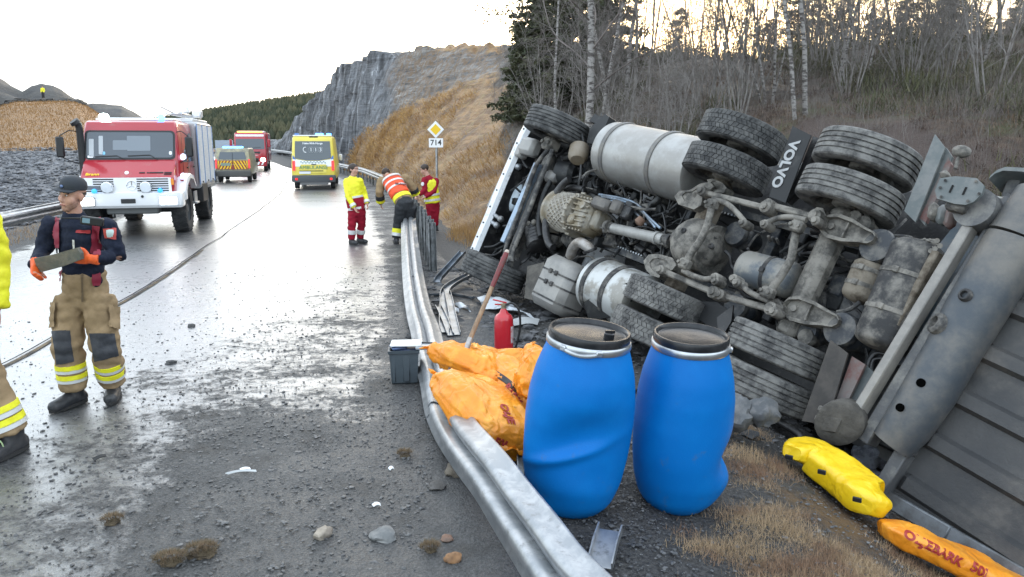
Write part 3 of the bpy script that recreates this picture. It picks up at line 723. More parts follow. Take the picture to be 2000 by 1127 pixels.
# ---- drive axle
c = tk(1362, 478, -.02)
mb = MB(); mb.lathe([(.03, .245), (.12, .235), (.19, .20), (.245, .13), (.27, .03), (.265, -.08), (.22, -.2), (.2, -.28)], c, Wd, 32)
mb.lathe([(.26, -.2), (.25, -.05), (.19, .14), (.13, .24), (.10, .33), (.085, .36)], c + Vector((0, 0, -.05)), U, 28); mb.build('differential', MUDL, lorry)
mb = MB()
for k in range(14):
    a = 2*PI*k/14; mb.cyl(c + Vector((math.cos(a)*.255, math.sin(a)*.255, .02)), c + Vector((math.cos(a)*.255, math.sin(a)*.255, .085)), .013, n=6)
for x, y in ((1338, 452), (1392, 482)): q = tk(x, y, .2); mb.lathe([(.03, .0), (.03, .035), (.018, .045), (.01, .03)], q, Wd, 10)
mb.build('cover_bolts', MUD, lorry, kind='stuff')
mb = MB(); mb.bar((0, -.64, -.03), (0, .64, -.03), .22, .22, up=Wd, ch=.06); mb.build('drive_axle_housing', MUDB, lorry)
p0, p1 = tk(1198, 446, -.08), tk(1296, 468, -.06)
mb = MB(); mb.cyl(p0, p1, .062, n=20); mb.cyl(p0 + (p1-p0)*.86, p0 + (p1-p0)*.90, .075, n=20)
mb.build('drive_shaft', mat('dusty_shaft', (.33, .325, .31), .5, .2, dust=(.25, .245, .23), dscale=5), lorry)
for q, dr in ((p0, -1), (p1, 1)):
    d = (p1 - p0).normalized()*dr; s_ = Wd.cross(d).normalized()
    mb = MB(); mb.ell(q + d*.035, (.05, .05, .05), 10, 6)
    for sg in (-1, 1): mb.bar(q - d*.01 + s_*.05*sg, q + d*.09 + s_*.045*sg, .03, .05, up=Wd, ch=.006)
    mb.cyl(q + d*.07, q + d*.12, .08, n=18); mb.build('universal_joint', MUD, lorry)

# ---- stabiliser bars, rods and links
def bar(name, w, pts, r, m=MUDL, n=10, smooth=4):
    p = [tk(q[0], q[1], q[2] if len(q) > 2 else w) for q in pts]
    if smooth and len(p) > 2: p = catmull(p, smooth)
    mb = MB(); mb.tube(p, r, n); return mb.build(name, m, lorry)
bar('stabiliser_bar', .30, [(1390, 404), (1386, 422), (1378, 448), (1366, 472), (1350, 494), (1341, 510)], .036, n=14)
bar('stabiliser_bar', .24, [(1556, 450), (1550, 478), (1545, 505), (1530, 532), (1513, 556), (1505, 568)], .036, n=14)
def knuckle(x, y, w, r=.055, h=.10, m=MUDL, name='clamp'):
    c = tk(x, y, w); mb = MB(); mb.box(c, (r*2.2, r*1.9, h), ch=r*.35)
    for sx in (-.7, .7): mb.cyl(c + Vector((sx*r, 0, h*.5)), c + Vector((sx*r, 0, h*.5+.022)), r*.3, n=8)
    return mb.build(name, m, lorry)
for x, y in ((1391, 400), (1338, 516), (1558, 443), (1500, 572)): knuckle(x, y, .29)
def joint(x, y, w, r=.045, h=.14, m=MUDL):
    c = tk(x, y, w); mb = MB(); mb.lathe([(r*.6, h*.62), (r*.62, h*.5), (r, h*.42), (r*1.05, 0), (r, -h*.4), (r*.6, -h*.5)], c, Wd, 14); return mb.build('rod_joint', m, lorry)
rods = [(.22, (1376, 376), (1502, 408), .030), (.20, (1506, 402), (1598, 426), .034), (.24, (1296, 530), (1400, 574), .032), (.22, (1412, 578), (1512, 606), .032)]
for w, a, b, r in rods:
    pa, pb = tk(*a, w), tk(*b, w); mb = MB(); mb.bar(pa, pb, r*1.9, r*1.5, up=Wd, ch=r*.45); mb.build('torque_rod', MUDL, lorry)
    joint(*a, w, .05, .15); joint(*b, w, .06, .17)
bar('anti_roll_link', .28, [(1392, 388), (1420, 398), (1438, 414), (1452, 430), (1458, 438)], .026)
bar('anti_roll_link', .28, [(1334, 528), (1352, 538), (1378, 545), (1404, 540)], .028)
bar('anti_roll_link', .28, [(1500, 434), (1520, 426), (1545, 424), (1575, 430)], .026)
bar('anti_roll_link', .28, [(1446, 552), (1458, 566), (1478, 578), (1502, 588)], .026)
for x, y in ((1458, 440), (1404, 545), (1404, 552), (1500, 442), (1446, 556), (1600, 436), (1518, 612), (1440, 548)): joint(x, y, .26, .042, .16)
# cast hangers beside the differential
def hanger(pts, w, m=MUDL):
    p = [tk(x, y, w) for x, y in pts]; mb = MB(); mb.prism([q - Wd*.10 for q in p], Wd*.13)
    c = sum(p, Vector())/len(p); inn = [c + (q - c)*.62 for q in p]; n = len(p)
    for k in range(n):
        k2 = (k+1) % n; vs = [p[k], p[k2], inn[k2], inn[k]]; vs = vs + [q + Wd*.045 for q in vs]
        mb._add(vs, [(4,5,6,7), (0,1,5,4), (1,2,6,5), (2,3,7,6), (3,0,4,7)])
    mb.cyl(c - Wd*.02, c + Wd*.03, .03, n=10); return mb.build('spring_hanger', m, lorry)
hanger([(1322, 386), (1332, 376), (1352, 374), (1372, 362), (1392, 358), (1400, 368), (1378, 382), (1374, 404), (1360, 412), (1330, 402)], .14)
hanger([(1262, 512), (1272, 500), (1290, 498), (1318, 506), (1326, 520), (1318, 530), (1300, 532), (1292, 545), (1276, 540), (1266, 528)], .14)
hanger([(1385, 354), (1396, 352), (1416, 360), (1424, 370), (1418, 380), (1400, 378)], .10); hanger([(1590, 418), (1600, 408), (1612, 410), (1618, 424), (1606, 436), (1594, 432)], .16)
hanger([(1500, 590), (1524, 586), (1535, 600), (1530, 620), (1512, 622), (1504, 610)], .16)

# ---- air reservoirs
def tank(name, a, b, r, m=MUD, bands=(), bm=MUDL, dome=.5):
    a, b = Vector(a), Vector(b); d = (b - a).normalized(); L_ = (b - a).length; e = r*dome
    mb = MB(); prof = [(r*math.sin(t), e*(1 - math.cos(t))) for t in np.linspace(.12, PI/2, 7)] + [(r*math.sin(t), L_ - e*(1 - math.cos(t))) for t in np.linspace(PI/2, .12, 7)]
    mb.lathe(prof, a, d, 32); o = mb.build(name, m, lorry)
    for t in bands:
        mb = MB(); c = a + d*(t*L_); mb.lathe([(r*1.0, -.018), (r*1.035, -.018), (r*1.035, .018), (r*1.0, .018)], c, d, 32, False, False)
        x, y, _ = frame_z(d); k = Wd - d*Wd.dot(d); k.normalize(); mb.box(c + k*(r*1.05), (.05, .05, .03), ch=.006); mb.build('clamp_band', bm, o)
    return o
tank('air_tank', tk(1444, 520, -.06), tk(1560, 552, -.10), .172, mat('tank_dust', (.10, .115, .13), .55, .1, dust=(.25, .24, .215), dscale=3.2, dlo=.42, dhi=.58), (.55,), MUD)
mb = MB()
for k, (x, y) in enumerate(((1500, 468), (1508, 470), (1516, 473), (1460, 492), (1456, 506))): q = tk(x, y, -.02); mb.cyl(q - Vector((0, .0, .05)), q + Vector((0, -.03, .02)), .014, n=8)
mb.build('tank_valves', MUD, lorry, kind='stuff')
tank('air_tank', tk(1708, 508, -.02), tk(1672, 592, -.02), .145, MUDB, (.28, .62))
tank('air_tank', tk(1800, 470, .10), tk(1712, 684, .10), .20, MUD, (.33, .66), dome=.42)
p0, p1 = tk(1835, 495, .16), tk(1755, 640, .16); mb = MB(); mb.bar(p0, p1, .06, .16, up=Wd, ch=.01); mb.build('tank_bracket', MUDB, lorry)
mb = MB(); mb.box(tk(1655, 612, -.25), (.4, .3, .10), ch=.02); mb.box(tk(1640, 560, -.22), (.16, .2, .12), ch=.02); mb.build('valve_block', MUDD, lorry)
mb = MB(); mb.bar(tk(1660, 545, -.05), tk(1690, 560, -.05), .10, .06, up=Wd, ch=.008); mb.build('levelling_valve', STEEL, lorry)

# ---- gearbox and engine side
g0, g1 = tk(1088, 412, -.10), tk(1190, 436, -.08); d = (g1 - g0).normalized(); s_ = Wd.cross(d).normalized()
mb = MB(); mb.lathe([(.12, -.02), (.272, .0), (.285, .02), (.285, .06), (.255, .08), (.25, .44), (.25, .45), (.278, .455), (.278, .50), (.24, .505), (.20, .52)], g0, d, 36)
Rg = Matrix((s_, Wd, d)).transposed(); mb.box(g0 + d*.66, (.42, .40, .32), Rg, ch=.07); mb.box(g0 + d*.84 + Wd*-.02, (.26, .26, .14), Rg, ch=.04); gbx = mb.build('gearbox', BRONZE, lorry)
mb = MB()
for k in range(-5, 9):                              # waffle ribs on the casing
    for sg in (-1, 1):
        pts = []
        for t in np.linspace(0, 1, 9):
            a = (k*.26 + sg*t*1.0); r_ = .256
            if abs(a) < 1.45: pts.append(g0 + d*(.12 + .33*t) + Wd*(math.cos(a)*r_) + s_*(math.sin(a)*r_))
        if len(pts) > 2: mb.tube(pts, .011, 5)
mb.build('casting_ribs', mat('rib_dust', (.33, .31, .265), .6, dust=(.22, .2, .17), dscale=9), gbx)
mb = MB()
for k in range(9):
    a = -1.2 + k*.3; q = g0 + d*.50 + Wd*(math.cos(a)*.285) + s_*(math.sin(a)*.285); mb.cyl(q - d*.035, q + d*.035, .016, n=6)
for k in range(6): mb.bar(g0 + d*.52 + s_*(-.17 + k*.068) + Wd*.205, g0 + d*.80 + s_*(-.15 + k*.06) + Wd*.195, .022, .04, up=Wd, ch=.006)
for k in range(5):
    for sg in (-.2, .2): q = g0 + d*(.54 + k*.06) + s_*sg + Wd*.15; mb.cyl(q, q + Wd*.05, .014, n=6)
mb.box(g0 + d*.60 + Wd*.215 - s_*.10, (.12, .07, .10), Rg, ch=.02); mb.cyl(g0 + d*.72 + Wd*.18 + s_*.10, g0 + d*.72 + Wd*.245 + s_*.10, .045, n=12)
mb.build('gearbox_bosses', BRONZE, gbx, kind='stuff')
mb = MB(); mb.box(tk(1178, 400, .04), (.30, .14, .16), ch=.03); mb.box(tk(1205, 405, .02), (.16, .16, .12), ch=.03); mb.build('gear_selector', mat('selector', (.075, .07, .066), .6, dust=(.13, .12, .105), dscale=8), lorry)
mb = MB(); c = tk(1222, 425, -.08); mb.cyl(c, c + Vector((.02, -.18, .0)), .06, n=14); mb.box(c + Vector((-.03, -.05, .04)), (.14, .16, .1), ch=.02); mb.build('retarder_unit', OILY_SHADE, lorry)
mb = MB(); c = tk(1250, 432, -.02); mb.lathe([(.02, -.05), (.05, -.04), (.055, .03), (.02, .05)], c, Vector((.3, .9, .2)), 14); mb.build('sensor', mat('rusty', (.15, .09, .06), .7), lorry)

# ---- exhaust: elbow, silencer box
e = catmull([tk(1114, 500, .02), tk(1120, 484, .10), tk(1132, 474, .15), tk(1148, 482, .15), tk(1152, 488, .13)], 5)
mb = MB(); mb.tube(e, .062, 18, cap=False); mb.tube(e[:-1], .054, 18, cap=True)
mb.build('exhaust_elbow', mat('exhaust_steel', (.33, .315, .30), .4, .5, dust=(.18, .155, .13), dscale=8), lorry)
mb = MB(); q = tk(1152, 488, .13); dq = (e[-1] - e[-3]).normalized(); mb.lathe([(.085, -.015), (.09, 0), (.085, .02), (.06, .02), (.055, -.02)], q, dq, 20, False, False); mb.build('exhaust_flange', OILY_SHADE, lorry)
c0 = tk(1100, 560, -.10)
mb = MB(); mb.box(c0, (.62, .66, .46), ch=.09); sil = mb.build('silencer_box', mat('silencer_dust', (.22, .215, .205), .55, .25, dust=(.29, .28, .26), dscale=4, dlo=.35, dhi=.6), lorry)
for t in (-.12, .02, .20):
    mb = MB(); a_, b_, k_ = .316, .236, .088; mb.prism([c0 + Vector((x, t - .011, z)) for x, z in ((-a_, -b_ + k_), (-a_, b_ - k_), (-a_ + k_, b_), (a_ - k_, b_), (a_, b_ - k_), (a_, -b_ + k_), (a_ - k_, -b_), (-a_ + k_, -b_))], (0, .022, 0)); mb.build('silencer_band', MUD, sil)
for t in (-.12, .02):
    for sx in (-.05, .06): mb = MB(); mb.box(c0 + Vector((sx, t, .24)), (.05, .06, .03), ch=.008); mb.build('band_clip', MUD, sil)
# lower tank with its bands and the torn mudguard
ta, tb = tk(1128, 572, -.16), tk(1262, 604, -.16)
def tank_c(u0, u1, v, w, r, m, name, bands, bm, bw=.03, flat=1.0):
    prof = [(r*.55, 0), (r*.90, .012), (r*.985, .035), (r, .07), (r, u1-u0-.07), (r*.985, u1-u0-.035), (r*.90, u1-u0-.012), (r*.55, u1-u0)]
    mb = MB(); mb.lathe(prof, (u0, -v, w), U, 48, sx=1, sy=1); o = mb.build(name, m, lorry)
    for b in bands:
        mb = MB(); mb.lathe([(r*.995, -bw), (r*1.03, -bw), (r*1.045, -bw*.5), (r*1.03, 0), (r*1.045, bw*.5), (r*1.03, bw), (r*.995, bw)], (b, -v, w), U, 48, False, False); mb.build('tank_strap', bm, o)
    return o
tank_c(.42, 1.28, -.88, -.20, .335, mat('white_tank', (.46, .47, .46), .42, .3, dust=(.26, .25, .225), dscale=3.4, dlo=.46, dhi=.58), 'air_reservoir', (1.14, .80), MUD, .035)
tank_c(.42, 2.02, .70, -.22, .375, ALU, 'fuel_tank', (1.80, .98), mat('strap_steel', (.13, .13, .13), .5, .3, dust=DUST, dscale=6), .032)
mb = MB(); pts = [tk(1140, 590, .06), tk(1162, 578, .10), tk(1235, 548, .12), tk(1262, 566, .06), tk(1190, 620, .0), tk(1150, 626, -.02)]
mb.prism(pts, Wd*-.012); mb.build('torn_mudguard', BLACKP, lorry)

# ---- front: steering, crossmember tubes, hoses, engine bay with a dark backdrop
_e0, _e1 = tk(1034, 240, -.3), tk(922, 490, -.3)
mb = MB(); mb.prism([(_e0.x - .02, _e0.y + .02, -.50), (_e1.x - .02, _e1.y - .02, -.50), (2.1, 1.2, -.50), (2.1, -1.1, -.50)], (0, 0, -.10)); mb.build('cab_floor_backdrop', OILY_SHADE, lorry)  # dark panel added before the white cab, shade of the bay as colour
bar('tie_rod', .10, [(1076, 287), (1060, 305), (1046, 326), (1030, 370), (1012, 420), (990, 478), (986, 500)], .030, MUD)
bar('tie_rod', .12, [(1079, 292), (1070, 318), (1056, 352), (1038, 400), (1018, 452), (1003, 490), (1000, 512)], .030, MUD)
p0, p1 = tk(1052, 320, .0), tk(985, 475, .0); mb = MB(); mb.bar(p0, p1, .11, .10, up=Wd, ch=.012); mb.build('front_cross_member', BLUEST, lorry)
p0, p1 = tk(1066, 330, -.02), tk(1006, 480, -.02); mb = MB(); mb.bar(p0, p1, .09, .08, up=Wd, ch=.012); mb.build('front_cross_member', OILY_SHADE, lorry)
p0, p1 = tk(1078, 300, -.10), tk(995, 520, -.10); mb = MB(); mb.bar(p0, p1, .16, .14, up=Wd, ch=.03); mb.build('front_axle_beam', MUD, lorry)
knuckle(1076, 283, .06, .09, .2, MUDL, 'steering_knuckle'); knuckle(998, 512, .06, .09, .2, MUD, 'steering_knuckle')
mb = MB(); mb.box(tk(1036, 288, -.02), (.34, .24, .20), ch=.05); mb.box(tk(1020, 296, -.06), (.16, .2, .16), ch=.03); mb.build('washer_bottle', mat('grey_tank', (.25, .25, .24), .5, dust=(.30, .29, .27), dscale=5), lorry)
bar('hose', .06, [(1112, 350), (1098, 362), (1080, 388), (1068, 420), (1066, 452), (1072, 476), (1080, 484)], .048, OILY_SHADE, 12)
bar('hose', .03, [(1076, 352), (1064, 376), (1056, 404), (1052, 436), (1056, 462)], .036, BLACKP, 10)
bar('hose', -.05, [(1140, 370), (1118, 366), (1100, 372), (1088, 384)], .04, OILY_SHADE, 10)
mb = MB(); c = tk(1100, 340, -.12); mb.lathe([(.14, .10), (.17, .08), (.17, -.1), (.12, -.16)], c, Vector((.8, .2, .5)), 24); mb.build('air_intake', BLACKP, lorry)
mb = MB(); c = tk(1078, 346, .0); mb.box(c, (.2, .16, .15), ch=.04); mb.build('steering_box', mat('steer_box', (.14, .14, .14), .5, .3, dust=DUST, dscale=6), lorry)
mb = MB(); c = tk(1006, 386, -.30); mb.ell(c, (.13, .22, .09), 16, 10); mb.build('coolant_bottle', mat('pale_plastic', (.50, .58, .64), .4), lorry)
for x, y, r in ((975, 405, .05), (968, 420, .055), (966, 432, .05), (962, 450, .04)):
    mb = MB(); c = tk(x, y, -.22); mb.cyl(c + Vector((.12, .03, 0)), c - Vector((.16, .03, 0)), r, n=14); mb.build('filter_housing', BLACKP, lorry)
for k in range(4):
    x0, y0 = 1008 - k*9, 330 + k*4; mb = MB(); mb.bar(tk(x0, y0, -.24), tk(x0 - 28, y0 + 62, -.24), .022, .03, up=Wd); mb.build('radiator_pipe', STEEL if k % 2 else OILY_SHADE, lorry)
for x, y in ((1012, 326), (970, 440), (978, 428)):
    mb = MB(); c = tk(x, y, -.1); mb.cyl(c, c + Vector((.16, -.02, .03)), .03, n=12); mb.ell(c, (.05, .05, .05), 10, 6); mb.build('bracket', STEEL, lorry)
mb = MB()
for x, y in ((1032, 437), (1043, 434)): mb.ell(tk(x, y, .02), (.035, .04, .04), 10, 6)
mb.build('ball_joint', MUDL, lorry)
mb = MB(); c = tk(1045, 456, -.08); dv_ = Vector((-.75, .55, .1)).normalized()
mb.lathe([(.10, -.12), (.12, -.1)] + [(.12 + .012*(k % 2), -.08 + k*.028) for k in range(11)] + [(.125, .24), (.08, .26)], c, dv_, 24); mb.build('bellows_hose', OILY_SHADE, lorry)
mb = MB(); c = tk(1130, 300, -.05); mb.lathe([(.10, -.12), (.13, -.1), (.13, .06), (.09, .12)], c, Vector((-.5, .7, .2)), 20); mb.build('brake_chamber', mat('tan_casting', (.17, .135, .09), .6, dust=(.22, .19, .15), dscale=6), lorry)
p = [tk(1152, 250, .02), tk(1182, 222, .02), tk(1190, 228, .02), tk(1166, 284, .02), tk(1146, 278, .02)]
mb = MB(); mb.prism(p, Wd*-.20); mb.build('mudguard', BLACKP, lorry)
p = [tk(1162, 222, -.05), tk(1196, 240, -.05), tk(1188, 250, -.05), tk(1150, 236, -.05)]
mb = MB(); mb.prism(p, Wd*-.3); mb.build('mudguard', BLACKP, lorry)
p = [tk(1030, 520, -.05), tk(1062, 512, -.05), tk(1066, 540, -.05), tk(1048, 588, -.05), tk(1024, 582, -.05)]
mb = MB(); mb.prism(p, Wd*-.2); mb.build('mudguard', mat('mud_brown', (.12, .11, .095), .8, dust=(.06, .056, .05), dscale=6), lorry)
# cab shell: white sill and bumper edge, then the cab itself lying behind
edge = [(1040, 222), (1030, 238), (1016, 262), (1003, 292), (990, 322), (977, 352), (964, 384), (951, 416), (938, 446), (927, 472), (919, 492), (917, 505)]
E0 = [tk(x, y, -.02) for x, y in edge]; mb = MB(); rings = []
for i, q in enumerate(E0):
    dirn = (E0[min(i+1, len(E0)-1)] - E0[max(i-1, 0)]).normalized(); out = dirn.cross(Wd).normalized()
    if out.x < 0: out = -out
    sec = [(-.13, -.05), (-.10, .02), (-.03, .035), (.02, .01), (.045, -.10), (.05, -.55), (.0, -.60), (-.05, -.55), (-.06, -.12)]
    rings.append([q + out*a + Wd*b for a, b in sec])
mb.rings(rings); bump = mb.build('bumper', WHITEP, lorry)
mb = MB(); rings = []
for i, q in enumerate(E0):
    dirn = (E0[min(i+1, len(E0)-1)] - E0[max(i-1, 0)]).normalized(); out = dirn.cross(Wd).normalized()
    if out.x < 0: out = -out
    rings.append([q + out*a + Wd*b for a, b in ((-.135, -.045), (-.11, -.04), (-.065, -.08), (-.055, -.56), (-.13, -.56))])
mb.rings(rings); mb.build('bumper_shade_lining', OILY_SHADE, bump)  # dark strip added over the white inner wall, standing in for shade
mb = MB()
for k in range(1, 11):
    q = E0[k]*.6 + E0[k-1]*.4; mb.cyl(q + Vector((-.06, 0, .0)), q + Vector((-.06, 0, .04)), .013, n=8)
mb.build('bumper_screws', OILY_SHADE, bump, kind='stuff')
cx = [(E0[1].x - .04, E0[1].y), (E0[-2].x - .02, E0[-2].y)]
mb = MB(); mb.prism([(cx[0][0], cx[0][1] + .02, -.62), (cx[1][0], cx[1][1] - .02, -.62), (2.05, 1.22, -.62), (2.05, -1.12, -.62)], (0, 0, -2.1)); cab = mb.build('cab', WHITEP, lorry)
mb = MB(); mb.box((cx[0][0]*.5 + cx[1][0]*.5 + .03, .08, -1.75), (.06, 1.7, .8), Matrix.Rotation(math.atan2(cx[0][0] - cx[1][0], cx[1][1] - cx[0][1]), 3, 'Z').transposed(), ch=.02); mb.build('windscreen', mat('dark_glass', (.02, .025, .03), .08), cab)
# engine clutter: thin hoses and cables in the bays
rg = random.Random(11); mb = MB()
for k in range(300):
    reg = rg.choice(((1.9, 3.6, -1.0, .8), (.7, 2.2, -.35, .45), (-2.3, -.4, -.45, .5), (.4, 1.2, -.5, .4), (1.9, 3.7, -.9, .8)))
    u = rg.uniform(reg[0], reg[1]); v = rg.uniform(reg[2], reg[3]); w_ = rg.uniform(-.46, -.12)
    pts = [Vector((u, -v, w_))]
    dirv = Vector((rg.uniform(-1, 1), rg.uniform(-1, 1), rg.uniform(-.3, .3))).normalized()
    for q in range(4):
        dirv = (dirv + Vector((rg.uniform(-.6, .6), rg.uniform(-.6, .6), rg.uniform(-.3, .3)))).normalized(); pts.append(pts[-1] + dirv*rg.uniform(.07, .16))
    mb.mi = k % 3; mb.tube(catmull(pts, 3), rg.uniform(.007, .02), 6)
mb.build('cable_loom', [OILY_SHADE, MUD, BLACKP], lorry, kind='stuff')
mb = MB()
for k in range(130):
    reg = rg.choice(((2.0, 3.7, -1.0, .8), (.8, 2.0, -.42, .45), (-2.2, -.5, -.5, .5)))
    c = Vector((rg.uniform(reg[0], reg[1]), -rg.uniform(reg[2], reg[3]), rg.uniform(-.50, -.20))); mb.mi = k % 3
    R = Matrix.Rotation(rg.uniform(-.5, .5), 3, 'Z') @ Matrix.Rotation(rg.uniform(-.3, .3), 3, 'X')
    if k % 3: mb.box(c, (rg.uniform(.06, .25), rg.uniform(.05, .2), rg.uniform(.06, .2)), R, ch=.015)
    else: mb.cyl(c, c + R @ Vector((rg.uniform(.08, .25), 0, 0)), rg.uniform(.03, .07), n=12)
mb.build('engine_blocks', [OILY_SHADE, MUD, BLACKP], lorry, kind='stuff')
for k, (pts, r) in enumerate((([(1170, 380), (1215, 388), (1245, 400), (1262, 420), (1290, 446)], .016), ([(1175, 384), (1220, 394), (1255, 415), (1280, 445)], .014), ([(1165, 388), (1225, 402), (1262, 440)], .013), ([(1688, 500), (1692, 480), (1672, 450)], .012), ([(1692, 520), (1700, 480), (1730, 462), (1772, 462), (1784, 470)], .014), ([(1635, 610), (1660, 604), (1680, 590)], .02))):
    bar('brake_hose', -.12 if k < 3 else .05, pts, r, MUD if k > 2 else BLUEST, 8)

# ---- mudguards and flaps
def flap(name, w0, pts, m, th=.016, d=None):
    p = [tk(q[0], q[1], q[2] if len(q) > 2 else w0) for q in pts]
    n_ = (p[1] - p[0]).cross(p[2] - p[0]).normalized()
    mb = MB(); mb.prism(p, n_*th); return mb.build(name, m, lorry), p, n_
fl, p, n_ = flap('mud_flap', .12, [(1548, 246), (1584, 264), (1534, 396), (1502, 384)], BLACKP)
lt = tk(1553, 276, .12); lb = tk(1514, 366, .12); xd = (lb - lt); yd = Vector((-1, 0, 0))
nz = xd.cross(yd - xd*(yd.dot(xd)/xd.length_squared))
if nz.z < 0: yd = -yd
off = n_*(.016 if n_.z > 0 else 0) + Wd*.006
txt('VOLVO', .142, mat('white_lettering', (.36, .37, .37), .6, col2=(.3, .3, .3), scale=14), 'lettering', fl, plane_xf((lt + lb)/2 + off, xd, yd), .002, .006)
flap('mudguard', .02, [(1588, 266), (1600, 270), (1560, 372), (1536, 394)], OILY_SHADE, .1)
flap('mudguard', -.05, [(1300, 585), (1400, 590), (1432, 612), (1428, 640), (1390, 640)], BLACKP, .05)
flap('mud_flap', .16, [(1400, 620), (1432, 596), (1428, 628), (1404, 668)], OILY_SHADE, .02)
flap('mud_flap', .12, [(1826, 262), (1846, 288), (1788, 434), (1766, 412)], GREYFL, .02)
flap('rear_strip', .06, [(1848, 288), (1860, 306), (1806, 440), (1794, 426)], GREYFL, .03)
flap('reflector_strip', .07, [(1852, 306), (1858, 320), (1808, 434), (1796, 426)], RUSTRED, .05)
flap('mud_flap', .22, [(1622, 664), (1656, 690), (1614, 830), (1566, 822)], mat('brown_flap', (.030, .027, .024), .7, dust=(.06, .052, .045), dscale=5), .02)
flap('reflector_strip', .16, [(1664, 696), (1690, 712), (1648, 800), (1622, 812)], RUSTRED, .03)
flap('rear_strip', .10, [(1690, 712), (1706, 726), (1672, 812), (1650, 800)], GREYFL, .04)
for (a, b), m in ((((1828, 398), (1822, 432)), MUDL), (((1845, 402), (1838, 440)), GREYFL), (((1862, 404), (1852, 446)), RUSTRED), (((1842, 350), (1850, 335)), MUDL)):
    pa, pb = tk(*a, .16), tk(*b, .16); mb = MB(); mb.bar(pa, pb, .075, .12, up=Wd, ch=.03); mb.build('tail_lamp', m, lorry)
c = tk(1878, 296, .1); mb = MB(); mb.ell(c, (.075, .05, .05), 14, 8); mb.tube([c, tk(1870, 312, .1), tk(1866, 330, .1)], .014, 6); mb.build('marker_lamp', MUDL, lorry)
for a, b in (((1795, 470), (1830, 470)), ((1800, 478), (1826, 486)), ((1805, 466), (1818, 490)), ((1815, 468), (1836, 480))):
    mb = MB(); mb.bar(tk(*a, .2), tk(*b, .2), .022, .03, up=Wd, ch=.004); mb.cyl(tk(*b, .18), tk(*b, .24), .02, n=8); mb.build('valve_fitting', MUDL, lorry)
mb = MB(); q = tk(1640, 826, .30); mb.lathe([(.02, .05), (.14, .045), (.175, .02), (.18, -.06), (.165, -.16), (.1, -.2)], q, Vector((-.35, .25, .9)), 18, sx=1.1, sy=.95); mb.rock(q + Vector((.05, .02, .02)), .12, 4, .6)
mb.build('lamp_cluster', mat('caked_mud', (.10, .092, .08), .85, dust=(.05, .046, .04), dscale=6, bump=.01, bscale=20), lorry)
for x, y in ((1606, 800), (1600, 818), (1604, 838)): mb = MB(); mb.box(tk(x, y, .26), (.06, .05, .05), ch=.01); mb.build('bolt_head', MUDL, lorry)
bar('hose', .05, [(1730, 692), (1712, 690), (1698, 705), (1692, 730)], .018, OILY_SHADE); bar('hose', .05, [(1724, 700), (1706, 704), (1700, 728)], .014, OILY_SHADE)
bar('side_bar', .0, [(1440, 780), (1500, 812), (1552, 842), (1566, 856)], .035, OILY_SHADE)

# ================================================================== TRAILER BODY behind the lorry
trailer = thing('trailer', 'grey ribbed underside of the tipper trailer lying on its side behind the lorry', 'trailer', M=TM)
PLATE = mat('muddy_trailer_plate', (.036, .037, .039), .6, col2=(.058, .058, .058), scale=1.2, dust=(.12, .11, .098), dscale=.9, dlo=.46, dhi=.68, bump=.004, bscale=30)
TBEAM = mat('trailer_beam', (.085, .087, .09), .6, dust=(.20, .195, .18), dscale=4, dlo=.46, dhi=.66, bump=.003, bscale=30)
TUBEM = mat('trailer_tube', (.055, .066, .078), .5, .2, dust=(.15, .14, .125), dscale=1.6, dlo=.38, dhi=.68, bump=.002, bscale=30)
PW = .02
def tb(name, pts, m, wx, wy, w=PW, ch=.01):
    mb = MB()
    p = [tk(q[0], q[1], q[2] if len(q) > 2 else w) for q in pts]
    for a, b in zip(p[:-1], p[1:]): mb.bar(a, b, wx, wy, up=Wd, ch=ch)
    return mb.build(name, m, trailer)
def tpt(u, v, w): return Vector((u, -v, w))
a0, a1 = tk(1732, 950, PW), tk(2000, 520, PW); vdir = (a1 - a0).normalized(); udir = Vector((vdir.y, -vdir.x, 0))
if udir.x > 0: udir = -udir
top = a0 + vdir*2.55
mb = MB(); mb.prism([a0, top, top + udir*4.2, a0 + udir*4.2], Wd*-.02); mb.build('floor_plate', PLATE, trailer)
for k in range(7):                                   # pressed stiffening ribs along the floor
    o = a0 + vdir*(.10 + k*.37) + udir*.06; mb = MB(); rings = []
    for uu in (0, .05, 2, 4.1):
        hgt = .0 if uu == 0 else .055
        rings.append([o + udir*uu + vdir*x + Wd*(y*hgt/.055 + .001) for x, y in ((-.075, 0), (-.045, .055), (.045, .055), (.075, 0))])
    mb.rings(rings); mb.build('floor_rib', PLATE, trailer, ang=20)
tb('front_beam', [(1722, 962), (1770, 884), (1812, 818), (2020, 474)], TBEAM, .10, .17, PW + .05)
mb = MB()
for k in range(9): q = tk(1800 + k*3 - 14, 838 - k*6, PW + .12); mb.rock(q, .055, k, .6)
mb.build('dried_mud', TBEAM, trailer)
tb('side_beam', [(1716, 962), (1860, 1046), (2040, 1150)], mat('edge_beam', (.17, .185, .20), .5, .3, dust=(.09, .09, .09), dscale=7), .12, .20, PW - .02)
tb('cross_bar', [(1908, 424, .22), (1674, 812, .22)], mat('pale_bar', (.20, .19, .175), .6, dust=(.28, .265, .24), dscale=5), .075, .13)
tb('cross_bar', [(1980, 392, .12), (1692, 866, .12)], TBEAM, .10, .16)
TUBE = [(1985, 470), (1945, 540), (1900, 615), (1858, 690), (1815, 765), (1770, 835), (1742, 868)]
p = [tk(x, y, .14) for x, y in TUBE]; mb = MB(); mb.tube(p, [.20, .205, .20, .185, .185, .17, .15], 28); tube_o = mb.build('front_tube', TUBEM, trailer)
mb = MB(); q = p[0]; mb.tube([q + vdir*.42, q + vdir*.36, q + vdir*.02], [.12, .18, .2], 28); mb.build('tube_head', TUBEM, tube_o)
